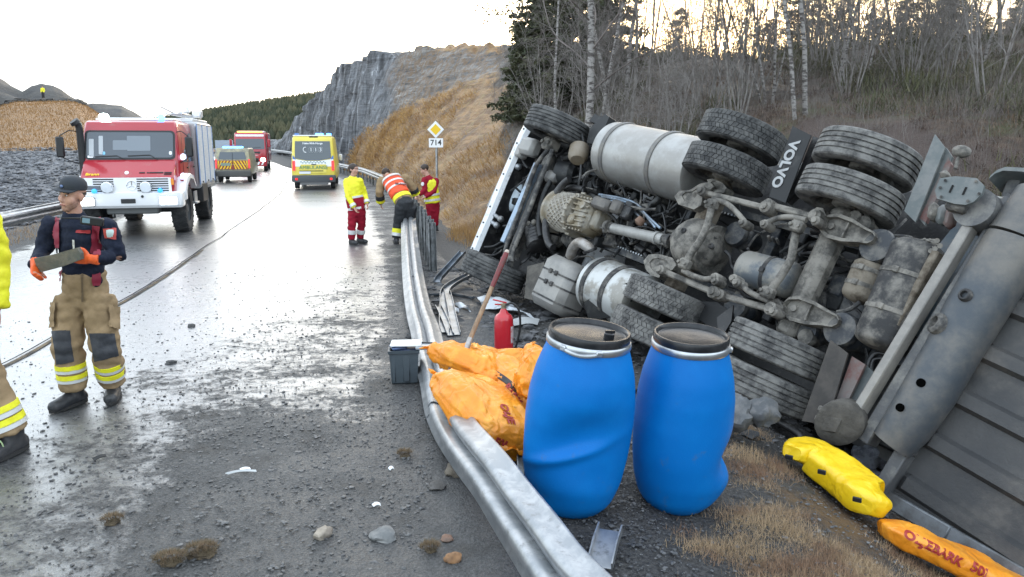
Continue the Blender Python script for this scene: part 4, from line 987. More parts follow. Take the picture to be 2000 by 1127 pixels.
def tube_hole(x, y, r, boss):
    C = Vector((0, 0, CAM_H)); cpt = tk(x, y, .32); nrm = Vector((0, 0, 1))
    axis_pt = min(((a + (b - a)*t) for a, b in zip(p[:-1], p[1:]) for t in np.linspace(0, 1, 12)), key=lambda s: (Vector((s.x, s.y)) - Vector((cpt.x, cpt.y))).length)
    rad = cpt - axis_pt; rad -= vdir*rad.dot(vdir); rad.normalize(); o = axis_pt + rad*.187
    mb = MB()
    if boss: mb.lathe([(r*1.7, -.03), (r*1.6, .03), (r*1.2, .045), (r*.9, .045), (r*.8, .01), (.004, .01)], o, rad, 18); mb.build('boss', MUD, tube_o)
    else:
        mb.lathe([(r, -.05), (r, .0055)], o, rad, 20); mb.build('hole', mat('hole_dark', (.002, .002, .002), .95, spec=0), tube_o)
for x, y, r, b in ((1870, 590, .030, 0), (1824, 630, .05, 1), (1800, 747, .032, 0), (1757, 797, .030, 0), (1890, 577, .03, 1)): tube_hole(x, y, r, b)
# octagonal coupling plate, cross cylinder and top fender at the upper corner
c = tk(1876, 372, .42)
pl = [tk(x, y, .42) for x, y in ((1826, 372), (1836, 348), (1866, 344), (1908, 348), (1922, 362), (1918, 378), (1902, 394), (1886, 400), (1864, 398), (1830, 388))]
mb = MB(); mb.prism(pl, Wd*-.03); pt = mb.build('coupling_plate', GREYFL, trailer)
for x, y in ((1858, 369), (1884, 373)): mb = MB(); q = tk(x, y, .423); mb.box(q, (.012, .06, .01)); mb.build('slot', mat('slot_dark', (.004, .004, .004), .9), pt)
mb = MB()
for x, y in ((1836, 366), (1846, 352), (1906, 354), (1912, 378), (1838, 384), (1890, 392)): mb.cyl(tk(x, y, .42), tk(x, y, .44), .01, n=8)
mb.build('plate_bolts', MUD, pt, kind='stuff')
mb = MB(); mb.cyl(tk(1902, 404, .30), tk(1934, 428, .05), .15, n=24); mb.build('support_cylinder', TBEAM, trailer)
mb = MB(); mb.box(tk(1868, 404, .33), (.14, .08, .1), ch=.02); mb.build('latch', MUD, trailer)
tb('rear_rail', [(1920, 380, .1), (1975, 392, .1), (2050, 408, .1)], mat('pale_rail', (.5, .49, .45), .5), .02, .04)
pts = [tk(x, y, .1) for x, y in ((1946, 354), (1958, 344), (1974, 338), (2010, 340), (2040, 346))]
mb = MB(); mb.rings([[q + Wd*.12, q + Wd*-.25, q + Wd*-.25 - vdir*.03, q + Wd*.12 - vdir*.03] for q in pts]); mb.build('fender', GREYFL, trailer)
tb('fender_bracket', [(1985, 350, .0), (1970, 395, .0), (1990, 440, .0)], TBEAM, .10, .08); tb('fender_bracket', [(1960, 386, .05), (2010, 420, .05)], TBEAM, .10, .06)
flap('side_panel', -.12, [(1800, 520), (1880, 420), (1925, 440), (1800, 660), (1745, 640)], mat('blue_grey_panel', (.07, .10, .125), .5, dust=(.12, .13, .14), dscale=6), .03)
# ================================================================== THINGS ON AND BESIDE THE ROAD
def GT(x, y, dz=0.0):                              # where a sight line meets the terrain (plus dz)
    r = ray(x, y); t = 1.0; prev = t
    while t < 200:
        p = Vector((0, 0, CAM_H)) + r*t
        if p.z <= gz(p.x, p.y) + dz:
            lo, hi = prev, t
            for _ in range(14):
                m = (lo + hi)/2; q = Vector((0, 0, CAM_H)) + r*m
                if q.z <= gz(q.x, q.y) + dz: hi = m
                else: lo = m
            return Vector((0, 0, CAM_H)) + r*hi
        prev = t; t *= 1.03
    return Vector((0, 0, CAM_H)) + r*20
def local(o): return o.location.copy()
def wob(p, s, a, o=0.0):
    q = Vector(p)*s + Vector((o, o*1.7, -o)); return a*noise.noise(q)

# ---- damaged guard rail
path_px = [(1225, 1300, .20), (1160, 1200, .22), (1096, 1127, .23), (1050, 1060, .25), (1000, 990, .26), (955, 925, .27), (906, 865, .22), (872, 812, .14), (853, 760, .12), (842, 705, .14), (832, 655, .11), (819, 610, .10), (810, 565, .13), (804, 515, .22), (800, 470, .34), (798, 435, .48), (797, 405, .60)]
rolls = [42, 42, 40, 38, 34, 32, 36, 48, 60, 68, 74, 78, 80, 82, 80, 76, 70]
pth = [G(x, y, z) for x, y, z in path_px]
dense = catmull(pth, 6); rl = np.interp(np.linspace(0, len(rolls)-1, len(dense)), range(len(rolls)), [math.radians(a) for a in rolls])
dr = thing('guard_rail', 'crumpled steel guard rail torn off its posts and lying beside the orange bags', 'guard rail', (pth[6].x, pth[6].y, 0)); iv = local(dr)
for i, p in enumerate(dense):
    t = i/len(dense); dent = math.exp(-((i - 50)/4.0)**2)
    p.z += .010*math.sin(i*.55)*(1 if i > 44 else 0); p.x += .02*dent
NEARG = mat('scuffed_galvanised', (.26, .275, .29), .40, .75, col2=(.38, .39, .40), scale=7, dust=(.15, .15, .15), dscale=10, dlo=.54, dhi=.76)
mid_i = 46
mb = MB(); w_beam(mb, [p - iv for p in dense[:mid_i+2]], list(rl[:mid_i+2]), 1.0); mb.build('rail_beam', NEARG, dr, ang=60)
mb = MB(); w_beam(mb, [p - iv + Vector((0, 0, .012)) for p in dense[mid_i-2:]], list(rl[mid_i-2:]), 1.02); mb.build('rail_beam', NEARG, dr, ang=60)
for x, y, z in ((851, 727, .20), (855, 742, .20), (806, 540, .2), (812, 570, .16)): mb = MB(); q = G(x, y, z) - iv; mb.lathe([(.022, 0), (.022, .012), (.012, .02), (.002, .02)], q, (-.3, -.4, .85), 8); mb.build('rail_bolt', GALV_D, dr)
pm = post_mb(.82, .12, .07, .007).mesh('guard_post', GALV_D)
PLAB = ['nearest bare steel guard post of the close row, at its right end', 'second bare guard post of the close row counted from the near end', 'third bare guard post of the close row counted from the near end', 'fourth bare guard post of the close row counted from the near end',
    'fourth bare guard post of the close row counted from the far end', 'third bare guard post of the close row counted from the far end', 'second bare guard post of the close row counted from the far end', 'farthest bare guard post of the close row beside the bending firefighter']
for k in range(8):
    base = G(846 - k*5.2, 530 - k*10.5, 0.0); o = link('guard_post', pm, None, PLAB[k], 'post', 'bare guard posts behind the torn rail')
    o.location = (base.x, base.y, gz(base.x, base.y)); o.rotation_euler = (random.uniform(-.03, .03), random.uniform(-.02, .05), .35 + random.uniform(-.1, .1))
def strip(name, label, cat, pts, wx, wy, m, prof='u'):
    ps = [P3 for P3 in pts]; o0 = ps[0].copy(); mb = MB(); out = []
    if prof == 'u': sec = [(-wx/2, 0), (-wx/2, wy), (-wx/2 + .008, wy), (-wx/2 + .008, .008), (wx/2 - .008, .008), (wx/2 - .008, wy), (wx/2, wy), (wx/2, 0)]
    else: sec = [(-wx/2, -.004), (wx/2, -.004), (wx/2, .004), (-wx/2, .004)]
    for i, p in enumerate(ps):
        d = (ps[min(i+1, len(ps)-1)] - ps[max(i-1, 0)]).normalized(); x = d.cross(Vector((0, 0, 1))).normalized(); y = x.cross(d).normalized()
        out.append([p - o0 + x*a + y*b for a, b in sec])
    mb.rings(out); o = mb.build(name, m, None, ang=30, label=label, cat=cat); o.location = o0; return o
BLG = mat('wet_blue_steel', (.17, .20, .235), .35, .7, col2=(.08, .09, .10), scale=6)
strip('broken_post', 'bent channel post leaning up towards the lorry cab', 'post', [GT(854, 552, .03), GT(858, 545, .06), P(905, 494, 12.0)], .11, .05, BLG)
strip('broken_post', 'flattened channel post with a forked end pointing under the front wheel', 'post', catmull([GT(868, 650, .03), GT(868, 600, .05), GT(874, 565, .10), GT(920, 538, .12)], 5), .12, .05, BLG)
strip('broken_rail', 'narrow twisted steel strip beside the torn rail', 'rail', catmull([GT(892, 655, .03), GT(884, 620, .06), GT(878, 590, .10), GT(872, 566, .08)], 5), .09, .04, BLG)
strip('broken_rail', 'short twisted steel piece half hidden behind the orange bags', 'rail', catmull([GT(880, 656, .03), GT(868, 625, .05), GT(856, 600, .06)], 5), .08, .035, BLG)
strip('steel_rod', 'thin steel rod lying across the rubble by the front wheel', 'rod', [GT(838, 577, .03), GT(880, 575, .03), GT(925, 583, .03)], .05, .03, BLG)
mb = MB(); q = GT(1172, 1110, 0.0); e_ = GT(1192, 1038, .06)
strip('post_stub', 'short steel channel piece on the gravel at the front below the blue barrels', 'post', [q, (q + e_)/2 + Vector((0, 0, .02)), e_], .13, .05, NEARG)
strip('post_stub', 'steel post hidden between the left barrel and the rail', 'post', [GT(1018, 930, .0), P(1016, 880, 4.75)], .05, .04, GALV_D)

# ---- blue barrels
BLUE = mat('blue_polyethylene', (.0012, .135, .44), .45, col2=(.0016, .155, .48), scale=3, dust=(.06, .13, .24), dscale=9, dlo=.60, dhi=.80, bump=.0012, bscale=120, spec=.16)
LIDB = mat('black_lid', (.013, .014, .016), .26, col2=(.03, .03, .032), scale=8, spec=.35)
RINGM = mat('clamp_ring_steel', (.50, .52, .54), .3, .85, col2=(.36, .38, .40), scale=6)
def barrel(label, px, py, tilt, dents, lever_ang, H=.93, sc=1.0):
    q = G(px, py, 0); b = thing('barrel', label, 'barrel', (q.x, q.y, gz(q.x, q.y) - .01), 0, 'blue barrels beside the guard rail')
    b.rotation_euler = tilt; nseg, nz = 72, 64
    prof = [(0, .02), (.012, .175), (.03, .205), (.08, .238), (.18, .268), (.32, .285), (.50, .291), (.64, .284), (.76, .262), (.84, .236), (.90, .215), (.93, .207)]
    zs = np.linspace(0.012, .93, nz); rs = np.interp(zs, [p[0] for p in prof], [p[1] for p in prof]); k_ = np.hanning(7); k_ /= k_.sum(); rs = np.convolve(np.pad(rs, 3, mode='edge'), k_, 'valid')
    V = [];
    for i, z in enumerate(zs):
        ring = []
        for j in range(nseg):
            a = 2*PI*j/nseg; r = rs[i]
            for (a0, z0, wa, wz, dep, sl) in dents:
                da = (a - a0 + PI) % (2*PI) - PI; zz = z - z0 - sl*da
                r += dep*math.exp(-(da/wa)**2 - (zz/wz)**2)
            r += .0025*float(noise.noise(Vector((math.cos(a)*2, math.sin(a)*2, z*3 + px))))
            ring.append((math.cos(a)*r*sc, math.sin(a)*r*sc, z*H/.93))
        V.append(ring)
    mb = MB(); mb.rings(V, True, True); mb.build('barrel_body', BLUE, b, ang=60)
    zt = H; R = .213*sc
    mb = MB(); mb.lathe([(R*.9, -.035), (R*1.03, -.03), (R*1.055, -.02), (R*1.055, .004), (R*1.03, .012), (R*.9, .012)], (0, 0, zt - .005), (0, 0, 1), 64, False, False); ring = mb.build('clamp_ring', RINGM, b)
    mb = MB(); mb.lathe([(R*.9, .004), (R*1.005, .006), (R*1.015, .014), (R*1.015, .042), (R*.99, .054), (R*.95, .054), (R*.92, .046), (R*.90, .030), (R*.86, .026), (.03, .031)], (0, 0, zt), (0, 0, 1), 64); lid = mb.build('lid', LIDB, b)
    a = lever_ang; mb = MB(); pts = []
    for t in np.linspace(-.42, .42, 9):
        aa = a + t; pts.append((math.cos(aa)*R*1.075, math.sin(aa)*R*1.075, zt - .014 - .02*math.cos(t*3.4)))
    mb.tube(pts, .008, 8, flat=1.3)
    for t in (-.42, .42): aa = a + t; mb.box((math.cos(aa)*R*1.07, math.sin(aa)*R*1.07, zt - .012), (.02, .035, .03), Matrix.Rotation(aa, 3, 'Z'), ch=.005)
    mb.build('clamp_lever', RINGM, b)
    return b, lid, R, zt
b1_, lid, R, zt = barrel('left blue plastic barrel with a deep crease dented across its middle', 1110, 972, (math.radians(3), math.radians(5.5), .0),
    [(-1.70, .47, .70, .13, -.075, .08), (-1.95, .36, .85, .030, .034, .10), (-1.5, .30, .7, .10, -.028, 0), (-.9, .42, .35, .16, -.02, 0)], -1.85, H=1.03, sc=1.07)
mb = MB(); mb.lathe([(.03, 0), (.03, .028), (.022, .034), (.018, .028), (.004, .028)], (.10, -.07, zt + .03), (0, 0, 1), 16); mb.bar((.075, -.07, zt + .068), (.13, -.06, zt + .068), .012, .014); mb.build('bung', LIDB, lid)
b2_, lid2, R2, zt2 = barrel('right blue plastic barrel with its foot pushed in and bulging to one side', 1320, 941, (math.radians(4.5), math.radians(1.0), .2),
    [(-.35, .34, .5, .075, -.085, .03), (-.45, .17, .55, .09, .03, 0), (-1.5, .55, .8, .2, -.012, 0), (-2.9, .65, .5, .2, -.02, 0)], -.15, H=1.05, sc=1.02)

# ---- bags of absorbent
ORANGE = mat('orange_plastic_film', (.72, .235, .012), .34, col2=(.80, .33, .03), scale=4, bump=.004, bscale=16, spec=.5, crease=.022, cscale=5.5)
YELLOW = mat('yellow_plastic_film', (.78, .50, .005), .36, col2=(.84, .58, .02), scale=4, bump=.004, bscale=12, spec=.5, crease=.020, cscale=5.0)
TAPE = mat('black_tape', (.012, .013, .016), .35)
REDTX = mat('red_print', (.33, .025, .02), .5)
def bag(label, c, R, size, seed=0, ex=.55, pinch=(0, 0), sag=.25, name='absorbent_bag', m=ORANGE, wr=.02, nu=96, nv=56):
    c = Vector(c); o0 = thing(name, label, 'bag', c); sx, sy, sz = size[0]/2, size[1]/2, size[2]/2
    sg = lambda t, e: math.copysign(abs(t)**e, t)
    def surf(th, ph, off=0.0):
        x = sg(math.cos(ph), ex)*sg(math.cos(th), ex); y = sg(math.cos(ph), ex)*sg(math.sin(th), ex); z = sg(math.sin(ph), .8)
        k = 1 - (pinch[0] if x > 0 else pinch[1])*abs(x)**2.5
        q = Vector((x*sx, y*sy*(1 - .12*abs(x)), z*sz*k*(1 - .18*y*y)))
        q.z -= sag*sz*(x*x*.6)*(.5)
        n_ = Vector((x/sx, y/sy, z/sz)).normalized()
        s_ = q + Vector((seed, seed*2.1, -seed))
        w_ = wr*(.9*noise.noise(Vector((s_.x*4, s_.y*6, s_.z*5))) - 1.5*abs(noise.noise(Vector((s_.x*6, s_.y*9, s_.z*7)))) - .8*abs(noise.noise(Vector((s_.x*13 + s_.y*6, s_.y*17, s_.z*13)))) - .4*abs(noise.noise(Vector((s_.x*30, s_.y*36, s_.z*30)))) + .7)
        return R @ (q + n_*(w_ + off))
    mb = MB(); rings = []
    for i in range(1, nv):
        ph = -PI/2 + PI*i/nv; rings.append([surf(2*PI*k/nu, ph) for k in range(nu)])
    mb.rings(rings, True, True); mb.build('film', m, o0, ang=80)
    # welded seam fin at each end
    for s_ in (1, -1):
        mb = MB(); a_ = []; b_ = []
        for k in range(13):
            y = -1 + 2*k/12; x = s_*1.0
            q = Vector((x*sx*.99, y*sy*.86, -sag*sz*.3 + .01*math.sin(k*1.7 + seed))); e = Vector((x*sx*1.07, y*sy*.9, -sag*sz*.3 + .025*math.sin(k*1.3 + seed)))
            a_.append(R @ q); b_.append(R @ e)
        mb.rings([[a_[k], b_[k], b_[k] + R @ Vector((0, 0, .006)), a_[k] + R @ Vector((0, 0, .02))] for k in range(13)]); mb.build('seam', m, o0, ang=60)
    return o0, surf
def RM(yaw, pitch, roll=0): return (Matrix.Rotation(yaw, 3, 'Z') @ Matrix.Rotation(pitch, 3, 'Y') @ Matrix.Rotation(roll, 3, 'X'))
# stretch along local x
c1 = P(946, 800, 4.98)
bg1, s1 = bag('plump orange absorbent bag lying nearest, with OLJE and 50L printed on its end', c1, RM(-1.0, .34, -.38), (.82, .56, .31), 1.0, .30, (.0, .45), .5, wr=.028)
def project_text(body, size, host, centre_px, right_px, m=REDTX, Y0=5.0, bold=.003):
    """print pressed on the film: letters are cast along the sight direction of their own place onto the bag surface"""
    film = host.data if host.type == 'MESH' else [ch for ch in host.children if ch.name.startswith('film')][0].data
    from mathutils.bvhtree import BVHTree
    bv = BVHTree.FromPolygons([host.location + v.co for v in film.vertices], [tuple(p.vertices) for p in film.polygons])
    cam_o = Vector((0, 0, CAM_H))
    def hit(p):
        d = (p - cam_o).normalized(); h_ = bv.ray_cast(cam_o, d); return h_
    h0 = hit(P(*centre_px, Y0)); h1 = hit(P(*right_px, Y0))
    if h0[0] is None: return
    n_ = h0[1]
    if n_.dot(cam_o - h0[0]) < 0: n_ = -n_
    xd = ((h1[0] if h1[0] is not None else P(*right_px, Y0)) - h0[0]); xd = (xd - n_*xd.dot(n_)).normalized(); yd = n_.cross(xd)
    def f(co):
        p = h0[0] + xd*co.x + yd*co.y
        r_ = bv.ray_cast(p + n_*.3, -n_)
        if r_[0] is None: return p - host.location
        return r_[0] + n_*(.007 + co.z) - host.location
    return txt(body, size, m, 'print', host, f, .0006, bold)
project_text('OLJE', .085, bg1, (990, 808), (996, 845)); project_text('50L', .085, bg1, (976, 866), (1000, 878))
c2 = P(930, 708, 5.75)
bg2, s2 = bag('slumped orange absorbent bag with the shovel blade stuck into it', c2, RM(-.65, .16, -.32), (.72, .56, .24), 4.0, .38, (.25, .7), .5, wr=.04)
c3 = P(985, 752, 5.5)
bg3, s3 = bag('orange absorbent bag with a strip of black tape, wedged against the left barrel', c3, RM(-.95, .28, .2), (.78, .42, .26), 7.0, .4, (.1, .5), .3, wr=.03)
project_text('BARK', .075, bg3, (1000, 770), (1012, 786))
c4 = P(985, 712, 5.95)
bg4, s4 = bag('orange absorbent bag at the back below the fire extinguisher', c4, RM(.25, .05, -.2), (.55, .42, .24), 11.0, .4, (.2, .4), .4, wr=.035)
c5 = P(1034, 722, 5.2)
bg5, s5 = bag('upright orange bag with an open top and black tape, behind the left barrel', c5, RM(.25, -1.2, 0), (.34, .34, .14), 15.0, .4, (.1, .75), .1, wr=.035)
def tape(host, pts, wd, Y0):
    film = [ch for ch in host.children if ch.name.startswith('film')][0].data
    from mathutils.bvhtree import BVHTree
    bv = BVHTree.FromPolygons([host.location + v.co for v in film.vertices], [tuple(p.vertices) for p in film.polygons]); co = Vector((0, 0, CAM_H)); L_ = []
    pp = catmull([Vector((x, y, 0)) for x, y in pts], 6); Ls = []
    for i, q in enumerate(pp):
        d = pp[min(i+1, len(pp)-1)] - pp[max(i-1, 0)]; n_ = Vector((-d.y, d.x, 0)).normalized()*wd/2; row = []
        for s_ in (-1, 1):
            t = q + n_*s_; p = P(t.x, t.y, Y0); r_ = bv.ray_cast(co, (p - co).normalized())
            if r_[0] is None: break
            row.append(r_[0] + (co - r_[0]).normalized()*.006 - host.location)
        if len(row) == 2: Ls.append(row)
    if len(Ls) > 2:
        mb = MB(); mb.rings([[a, b, b + Vector((0, 0, -.004)), a + Vector((0, 0, -.004))] for a, b in Ls]); mb.build('tape', TAPE, host)
tape(bg3, [(948, 722), (962, 726), (985, 740), (1004, 756), (1012, 764)], 11, 5.4); tape(bg1, [(948, 722), (962, 726), (985, 740), (1004, 756), (1012, 764)], 11, 5.4)

# ---- shovel
sp0, sp1, top = P(905, 704, 5.62), P(921, 655, 5.70), P(990, 492, 5.98)
sh = thing('shovel', 'old shovel with wooden shaft and worn red grip stuck in an orange bag', 'shovel', sp0)
d = (top - sp1).normalized()
mb = MB(); mb.tube([sp1 - sp0 - d*.12, sp1 - sp0, top - sp0 - d*.30], [.018, .019, .018], 12); mb.build('shaft', mat('worn_wood', (.30, .20, .12), .6, col2=(.20, .13, .08), scale=14, stretch=(3, 3, .4), bump=.001, bscale=60), sh)
mb = MB(); mb.tube([top - sp0 - d*.31, top - sp0 - d*.22, top - sp0 - d*.06, top - sp0 - d*.01], [.019, .021, .024, .020], 12); mb.build('grip', mat('worn_red', (.16, .022, .024), .5, col2=(.09, .03, .025), scale=12), sh)
mb = MB(); mb.ell(top - sp0, (.02, .02, .02), 10, 6); mb.build('grip_end', mat('pale_wood', (.45, .38, .32), .6), sh)
mb = MB(); mb.tube([Vector((0, 0, .02)), sp1 - sp0 - d*.02], [.024, .021], 12); mb.build('socket', mat('worn_socket', (.42, .41, .40), .42, .5, dust=(.25, .24, .22), dscale=14), sh)
x_, y_, _ = frame_z(d); side = Vector((1, .15, 0)).normalized(); fwd = side.cross(d).normalized()
mb = MB(); rows = []
for t, hw, cv in ((0.05, .012, .0), (.0, .045, .006), (-.04, .09, .012), (-.13, .10, .02), (-.20, .085, .02), (-.25, .03, .012)):
    rows.append([d*t + side*(s_*hw) + fwd*(cv*abs(s_) + th) for s_, th in ((-1, 0), (0, -.01), (1, 0), (1, .005), (0, -.004), (-1, .005))])
mb.rings(rows); mb.build('blade', mat('worn_blade', (.28, .27, .26), .45, .5, dust=(.16, .15, .13), dscale=12), sh)

# ---- fire extinguisher
q = GT(984, 692, 0); q = Vector((q.x, q.y, gz(q.x, q.y)))
ex = thing('fire_extinguisher', 'red fire extinguisher standing on the rubble behind the orange bags', 'fire extinguisher', q)
EXR = mat('extinguisher_red', (.45, .012, .022), .28, coat=.5)
mb = MB(); mb.lathe([(.088, 0), (.094, .01), (.095, .03), (.095, .36), (.090, .385), (.074, .41), (.045, .43), (.026, .475)], (0, 0, 0), (0, 0, 1), 32); mb.build('cylinder', EXR, ex)
mb = MB(); mb.lathe([(.024, .47), (.024, .50), (.03, .505), (.03, .525), (.012, .53)], (0, 0, 0), (0, 0, 1), 16); mb.build('valve', mat('brass_valve', (.30, .26, .18), .4, .6), ex)
mb = MB(); mb.bar((.03, 0, .532), (-.11, .0, .565), .022, .012, ch=.003); mb.bar((.03, 0, .512), (-.09, .0, .516), .02, .012, ch=.003); mb.build('lever', EXR, ex)
mb = MB(); mb.tube(catmull([(.02, -.02, .515), (.09, -.02, .53), (.15, -.01, .46), (.165, .0, .30), (.14, .0, .14), (.11, 0, .05)], 5), .011, 8); mb.build('hose', BLACKP, ex)
mb = MB(); mb.lathe([(.0965, .12), (.0965, .28)], (0, 0, 0), (0, 0, 1), 32, False, False); lb = MB(); pts = [(math.cos(a)*.0962, math.sin(a)*.0962) for a in np.linspace(-.75, .35, 9)]
lb.rings([[(x, y, .13), (x, y, .30), (x*1.006, y*1.006, .30), (x*1.006, y*1.006, .13)] for x, y in pts]); lb.build('paper_label', mat('faded_label', (.55, .50, .50), .6, col2=(.45, .2, .2), scale=25), ex)

# ---- plastic box with a tablet on top
q = G(788, 752, 0); bx = thing('plastic_box', 'dark grey plastic tool box standing against the bent rail', 'box', (q.x, q.y + .10, .01), math.radians(6))
DG = mat('dark_grey_plastic', (.055, .072, .085), .45, col2=(.045, .058, .07), scale=6)
mb = MB(); mb.rings([[(sx*a, sy*b, z) for sx, sy in ((-1, -1), (1, -1), (1, 1), (-1, 1))] for z, a, b in ((0, .105, .085), (.01, .112, .092), (.27, .125, .105), (.275, .135, .115), (.30, .137, .117), (.30, .120, .10), (.20, .115, .095))], True, True); mb.build('box_body', DG, bx, ang=30)
mb = MB(); mb.box((.02, -.098, .14), (.055, .02, .24), ch=.006); mb.build('box_rib', DG, bx); mb = MB(); mb.box((-.09, -.094, .14), (.03, .02, .24), ch=.006); mb.build('box_rib', DG, bx)
mb = MB(); mb.box((.01, 0, .285), (.2, .16, .04), ch=.01); mb.box((-.05, -.03, .315), (.13, .14, .02), Matrix.Rotation(.3, 3, 'Z'), ch=.006); mb.build('contents', mat('blue_folder', (.04, .07, .16), .4, col2=(.02, .02, .02), scale=14), bx)
tbv = thing('tablet', 'white tablet with a grey screen lying on top of the dark tool box', 'tablet', (q.x + .02, q.y + .10, .35), math.radians(4))
WPL = mat('white_plastic', (.72, .74, .75), .35)
mb = MB(); mb.box((0, 0, 0), (.27, .19, .018), ch=.006); mb.build('case', WPL, tbv); mb = MB(); mb.box((-.015, 0, .0095), (.17, .13, .003)); mb.build('screen', mat('tablet_screen', (.10, .14, .19), .12), tbv)
nb_ = thing('device', 'small grey measuring instrument bridging the tool box and the bent rail', 'device', (q.x + .20, q.y + .06, .33), math.radians(-4))
mb = MB(); mb.box((0, 0, 0), (.17, .14, .03), ch=.008); mb.build('case', mat('grey_plastic', (.34, .36, .38), .4), nb_); mb = MB(); mb.box((.0, -.035, .0165), (.13, .035, .003)); mb.build('display', mat('display_dark', (.03, .035, .04), .2), nb_)
mb = MB(); mb.box((0, .05, .02), (.15, .012, .014), ch=.003); mb.build('carry_handle', BLACKP, nb_)

# ---- crumpled yellow case, white cloth, the long orange bag by the trailer
def crumple(name, label, cat, pts, radii, m, flat=.55, seed=0, wr=.02, n=34, lift=0.0):
    ps = catmull(pts, 9); rr = np.interp(np.linspace(0, len(radii)-1, len(ps)), range(len(radii)), radii); o0 = ps[0].copy(); rings = []
    for i, p in enumerate(ps):
        d = (ps[min(i+1, len(ps)-1)] - ps[max(i-1, 0)]).normalized(); x = d.cross(Vector((0, 0, 1))).normalized(); y = x.cross(d); ring = []
        for k in range(n):
            a = 2*PI*k/n; ca, sa = math.cos(a), math.sin(a); e = .45
            q = x*math.copysign(abs(ca)**e, ca)*rr[i] + y*math.copysign(abs(sa)**e, sa)*rr[i]*flat
            s_ = (p + q)*1.0 + Vector((seed, seed, seed)); w_ = wr*(noise.noise(s_*5) - 1.3*abs(noise.noise(s_*8)) - .8*abs(noise.noise(s_*17)) - .35*abs(noise.noise(s_*36)) + .6)
            ring.append(p - o0 + q*(1 + w_/max(rr[i], .02)) + Vector((0, 0, lift)))
        rings.append(ring)
    mb = MB(); mb.rings(rings); o = mb.build(name, m, None, ang=50); o.location = o0; return tag(o, label, cat), o0
yp = [GT(1546, 884, .14), GT(1576, 884, .17), GT(1616, 908, .18), GT(1660, 941, .18), GT(1694, 968, .18), GT(1724, 990, .16)]
yb, yo = crumple('yellow_case', 'crumpled bright yellow plastic cover lying in the grass beside the trailer edge', 'cover', yp, [.07, .15, .16, .155, .155, .10], YELLOW, .62, 5, .010)
for x, y in ((1541, 893), (1605, 922), (1674, 976)):
    mb = MB(); q = GT(x, y, .27) - yo; mb.box(q, (.05, .014, .03), Matrix.Rotation(-.6, 3, 'Z'), ch=.003); mb.build('buckle', TAPE, yb)
yp = [GT(1738, 1028, .08), GT(1765, 1044, .13), GT(1820, 1071, .15), GT(1880, 1100, .15), GT(1960, 1138, .15), GT(2040, 1182, .13)]
ob, oo = crumple('absorbent_bag', 'long orange bag with red print lying along the trailer edge in the corner', 'bag', yp, [.08, .10, .12, .14, .15, .12], ORANGE, .6, 9, .014)
project_text('OLJEBARK', .078, ob, (1826, 1072), (1866, 1094)); project_text('50L', .085, ob, (1916, 1116), (1948, 1134))
CLOTH = mat('dirty_white_cloth', (.36, .39, .46), .85, col2=(.16, .17, .19), scale=12)
crumple('cloth', 'dirty white cloth crumpled between the yellow cover and the trailer tube', 'cloth', [GT(1664, 884, .1), GT(1690, 888, .16), GT(1722, 893, .16), GT(1752, 905, .12)], [.06, .13, .12, .05], CLOTH, .8, 21, .05)
crumple('cloth', 'grey rag hanging under the trailer tube above the yellow cover', 'cloth', [GT(1694, 905, .06), GT(1706, 920, .06), GT(1722, 928, .05)], [.04, .06, .04], CLOTH, .7, 33, .04)

# ---- wreckage on the ground near the cab
def sheet(name, label, cat, pts, m, seed, amp=.03, th=.006):
    ps = [Vector(p) for p in pts]; c = sum(ps, Vector())/len(ps); n = 10; V = np.zeros((n, n, 3))
    a, b, d_, e = ps
    for i in range(n):
        for j in range(n):
            u, v = i/(n-1), j/(n-1); p = (a.lerp(b, u)).lerp(e.lerp(d_, u), v); p = p + Vector((0, 0, amp*noise.noise(p*6 + Vector((seed, 0, 0))) + amp*1.2*math.sin(u*3.1)))
            V[i, j] = p - c
    mb = MB(); mb.rings([[tuple(V[i, j]) for j in range(n)] + [(V[i, j][0], V[i, j][1], V[i, j][2] - th) for j in reversed(range(n))] for i in range(n)]); o = mb.build(name, m, None, ang=50); o.location = c; return tag(o, label, cat)
WHB = mat('broken_white_panel', (.52, .55, .58), .35, col2=(.10, .11, .12), scale=4, lo=.52, hi=.6)
sheet('bodywork_wreckage', 'cracked white bodywork panel lying under the lower front wheel', 'debris', [GT(932, 578, .12), GT(1000, 596, .06), GT(1046, 622, .02), GT(946, 606, .02)], WHB, 1, .05)
sheet('bodywork_shard', 'long white bodywork shard beside the torn rail', 'debris', [GT(886, 592, .03), GT(914, 600, .05), GT(924, 612, .02), GT(896, 602, .02)], WHB, 2)
sheet('bodywork_shard', 'small white bodywork shard on the dark gravel', 'debris', [GT(880, 604, .02), GT(896, 604, .03), GT(898, 612, .02), GT(884, 612, .02)], WHB, 3, .02)
sheet('plastic_wreckage', 'curved pale plastic piece on the rubble right of the extinguisher', 'debris', [GT(1000, 624, .03), GT(1054, 622, .05), GT(1050, 634, .02), GT(1004, 636, .02)], mat('pale_plastic_piece', (.30, .31, .31), .5), 4, .02)
sheet('white_shard', 'thin white shard lying on the muddy road in the foreground', 'debris', [G(440, 924, .03), G(500, 917, .03), G(501, 920, .02), G(446, 926, .02)], WPL, 5, .008, .004)
sheet('white_flake', 'tiny white flake beside the thin shard on the muddy road', 'debris', [G(468, 915, .03), G(488, 913, .03), G(490, 917, .025), G(470, 919, .025)], WPL, 6, .006, .004)
sheet('white_flake', 'white flake on the road edge near the brown flat stone', 'debris', [G(726, 984, .03), G(742, 981, .03), G(744, 986, .025), G(730, 988, .025)], WPL, 7, .008, .004)
sheet('white_flake', 'white flake on the wet road left of the orange bags', 'debris', [G(758, 914, .03), G(768, 912, .03), G(770, 916, .025), G(762, 918, .025)], WPL, 8, .008, .004)
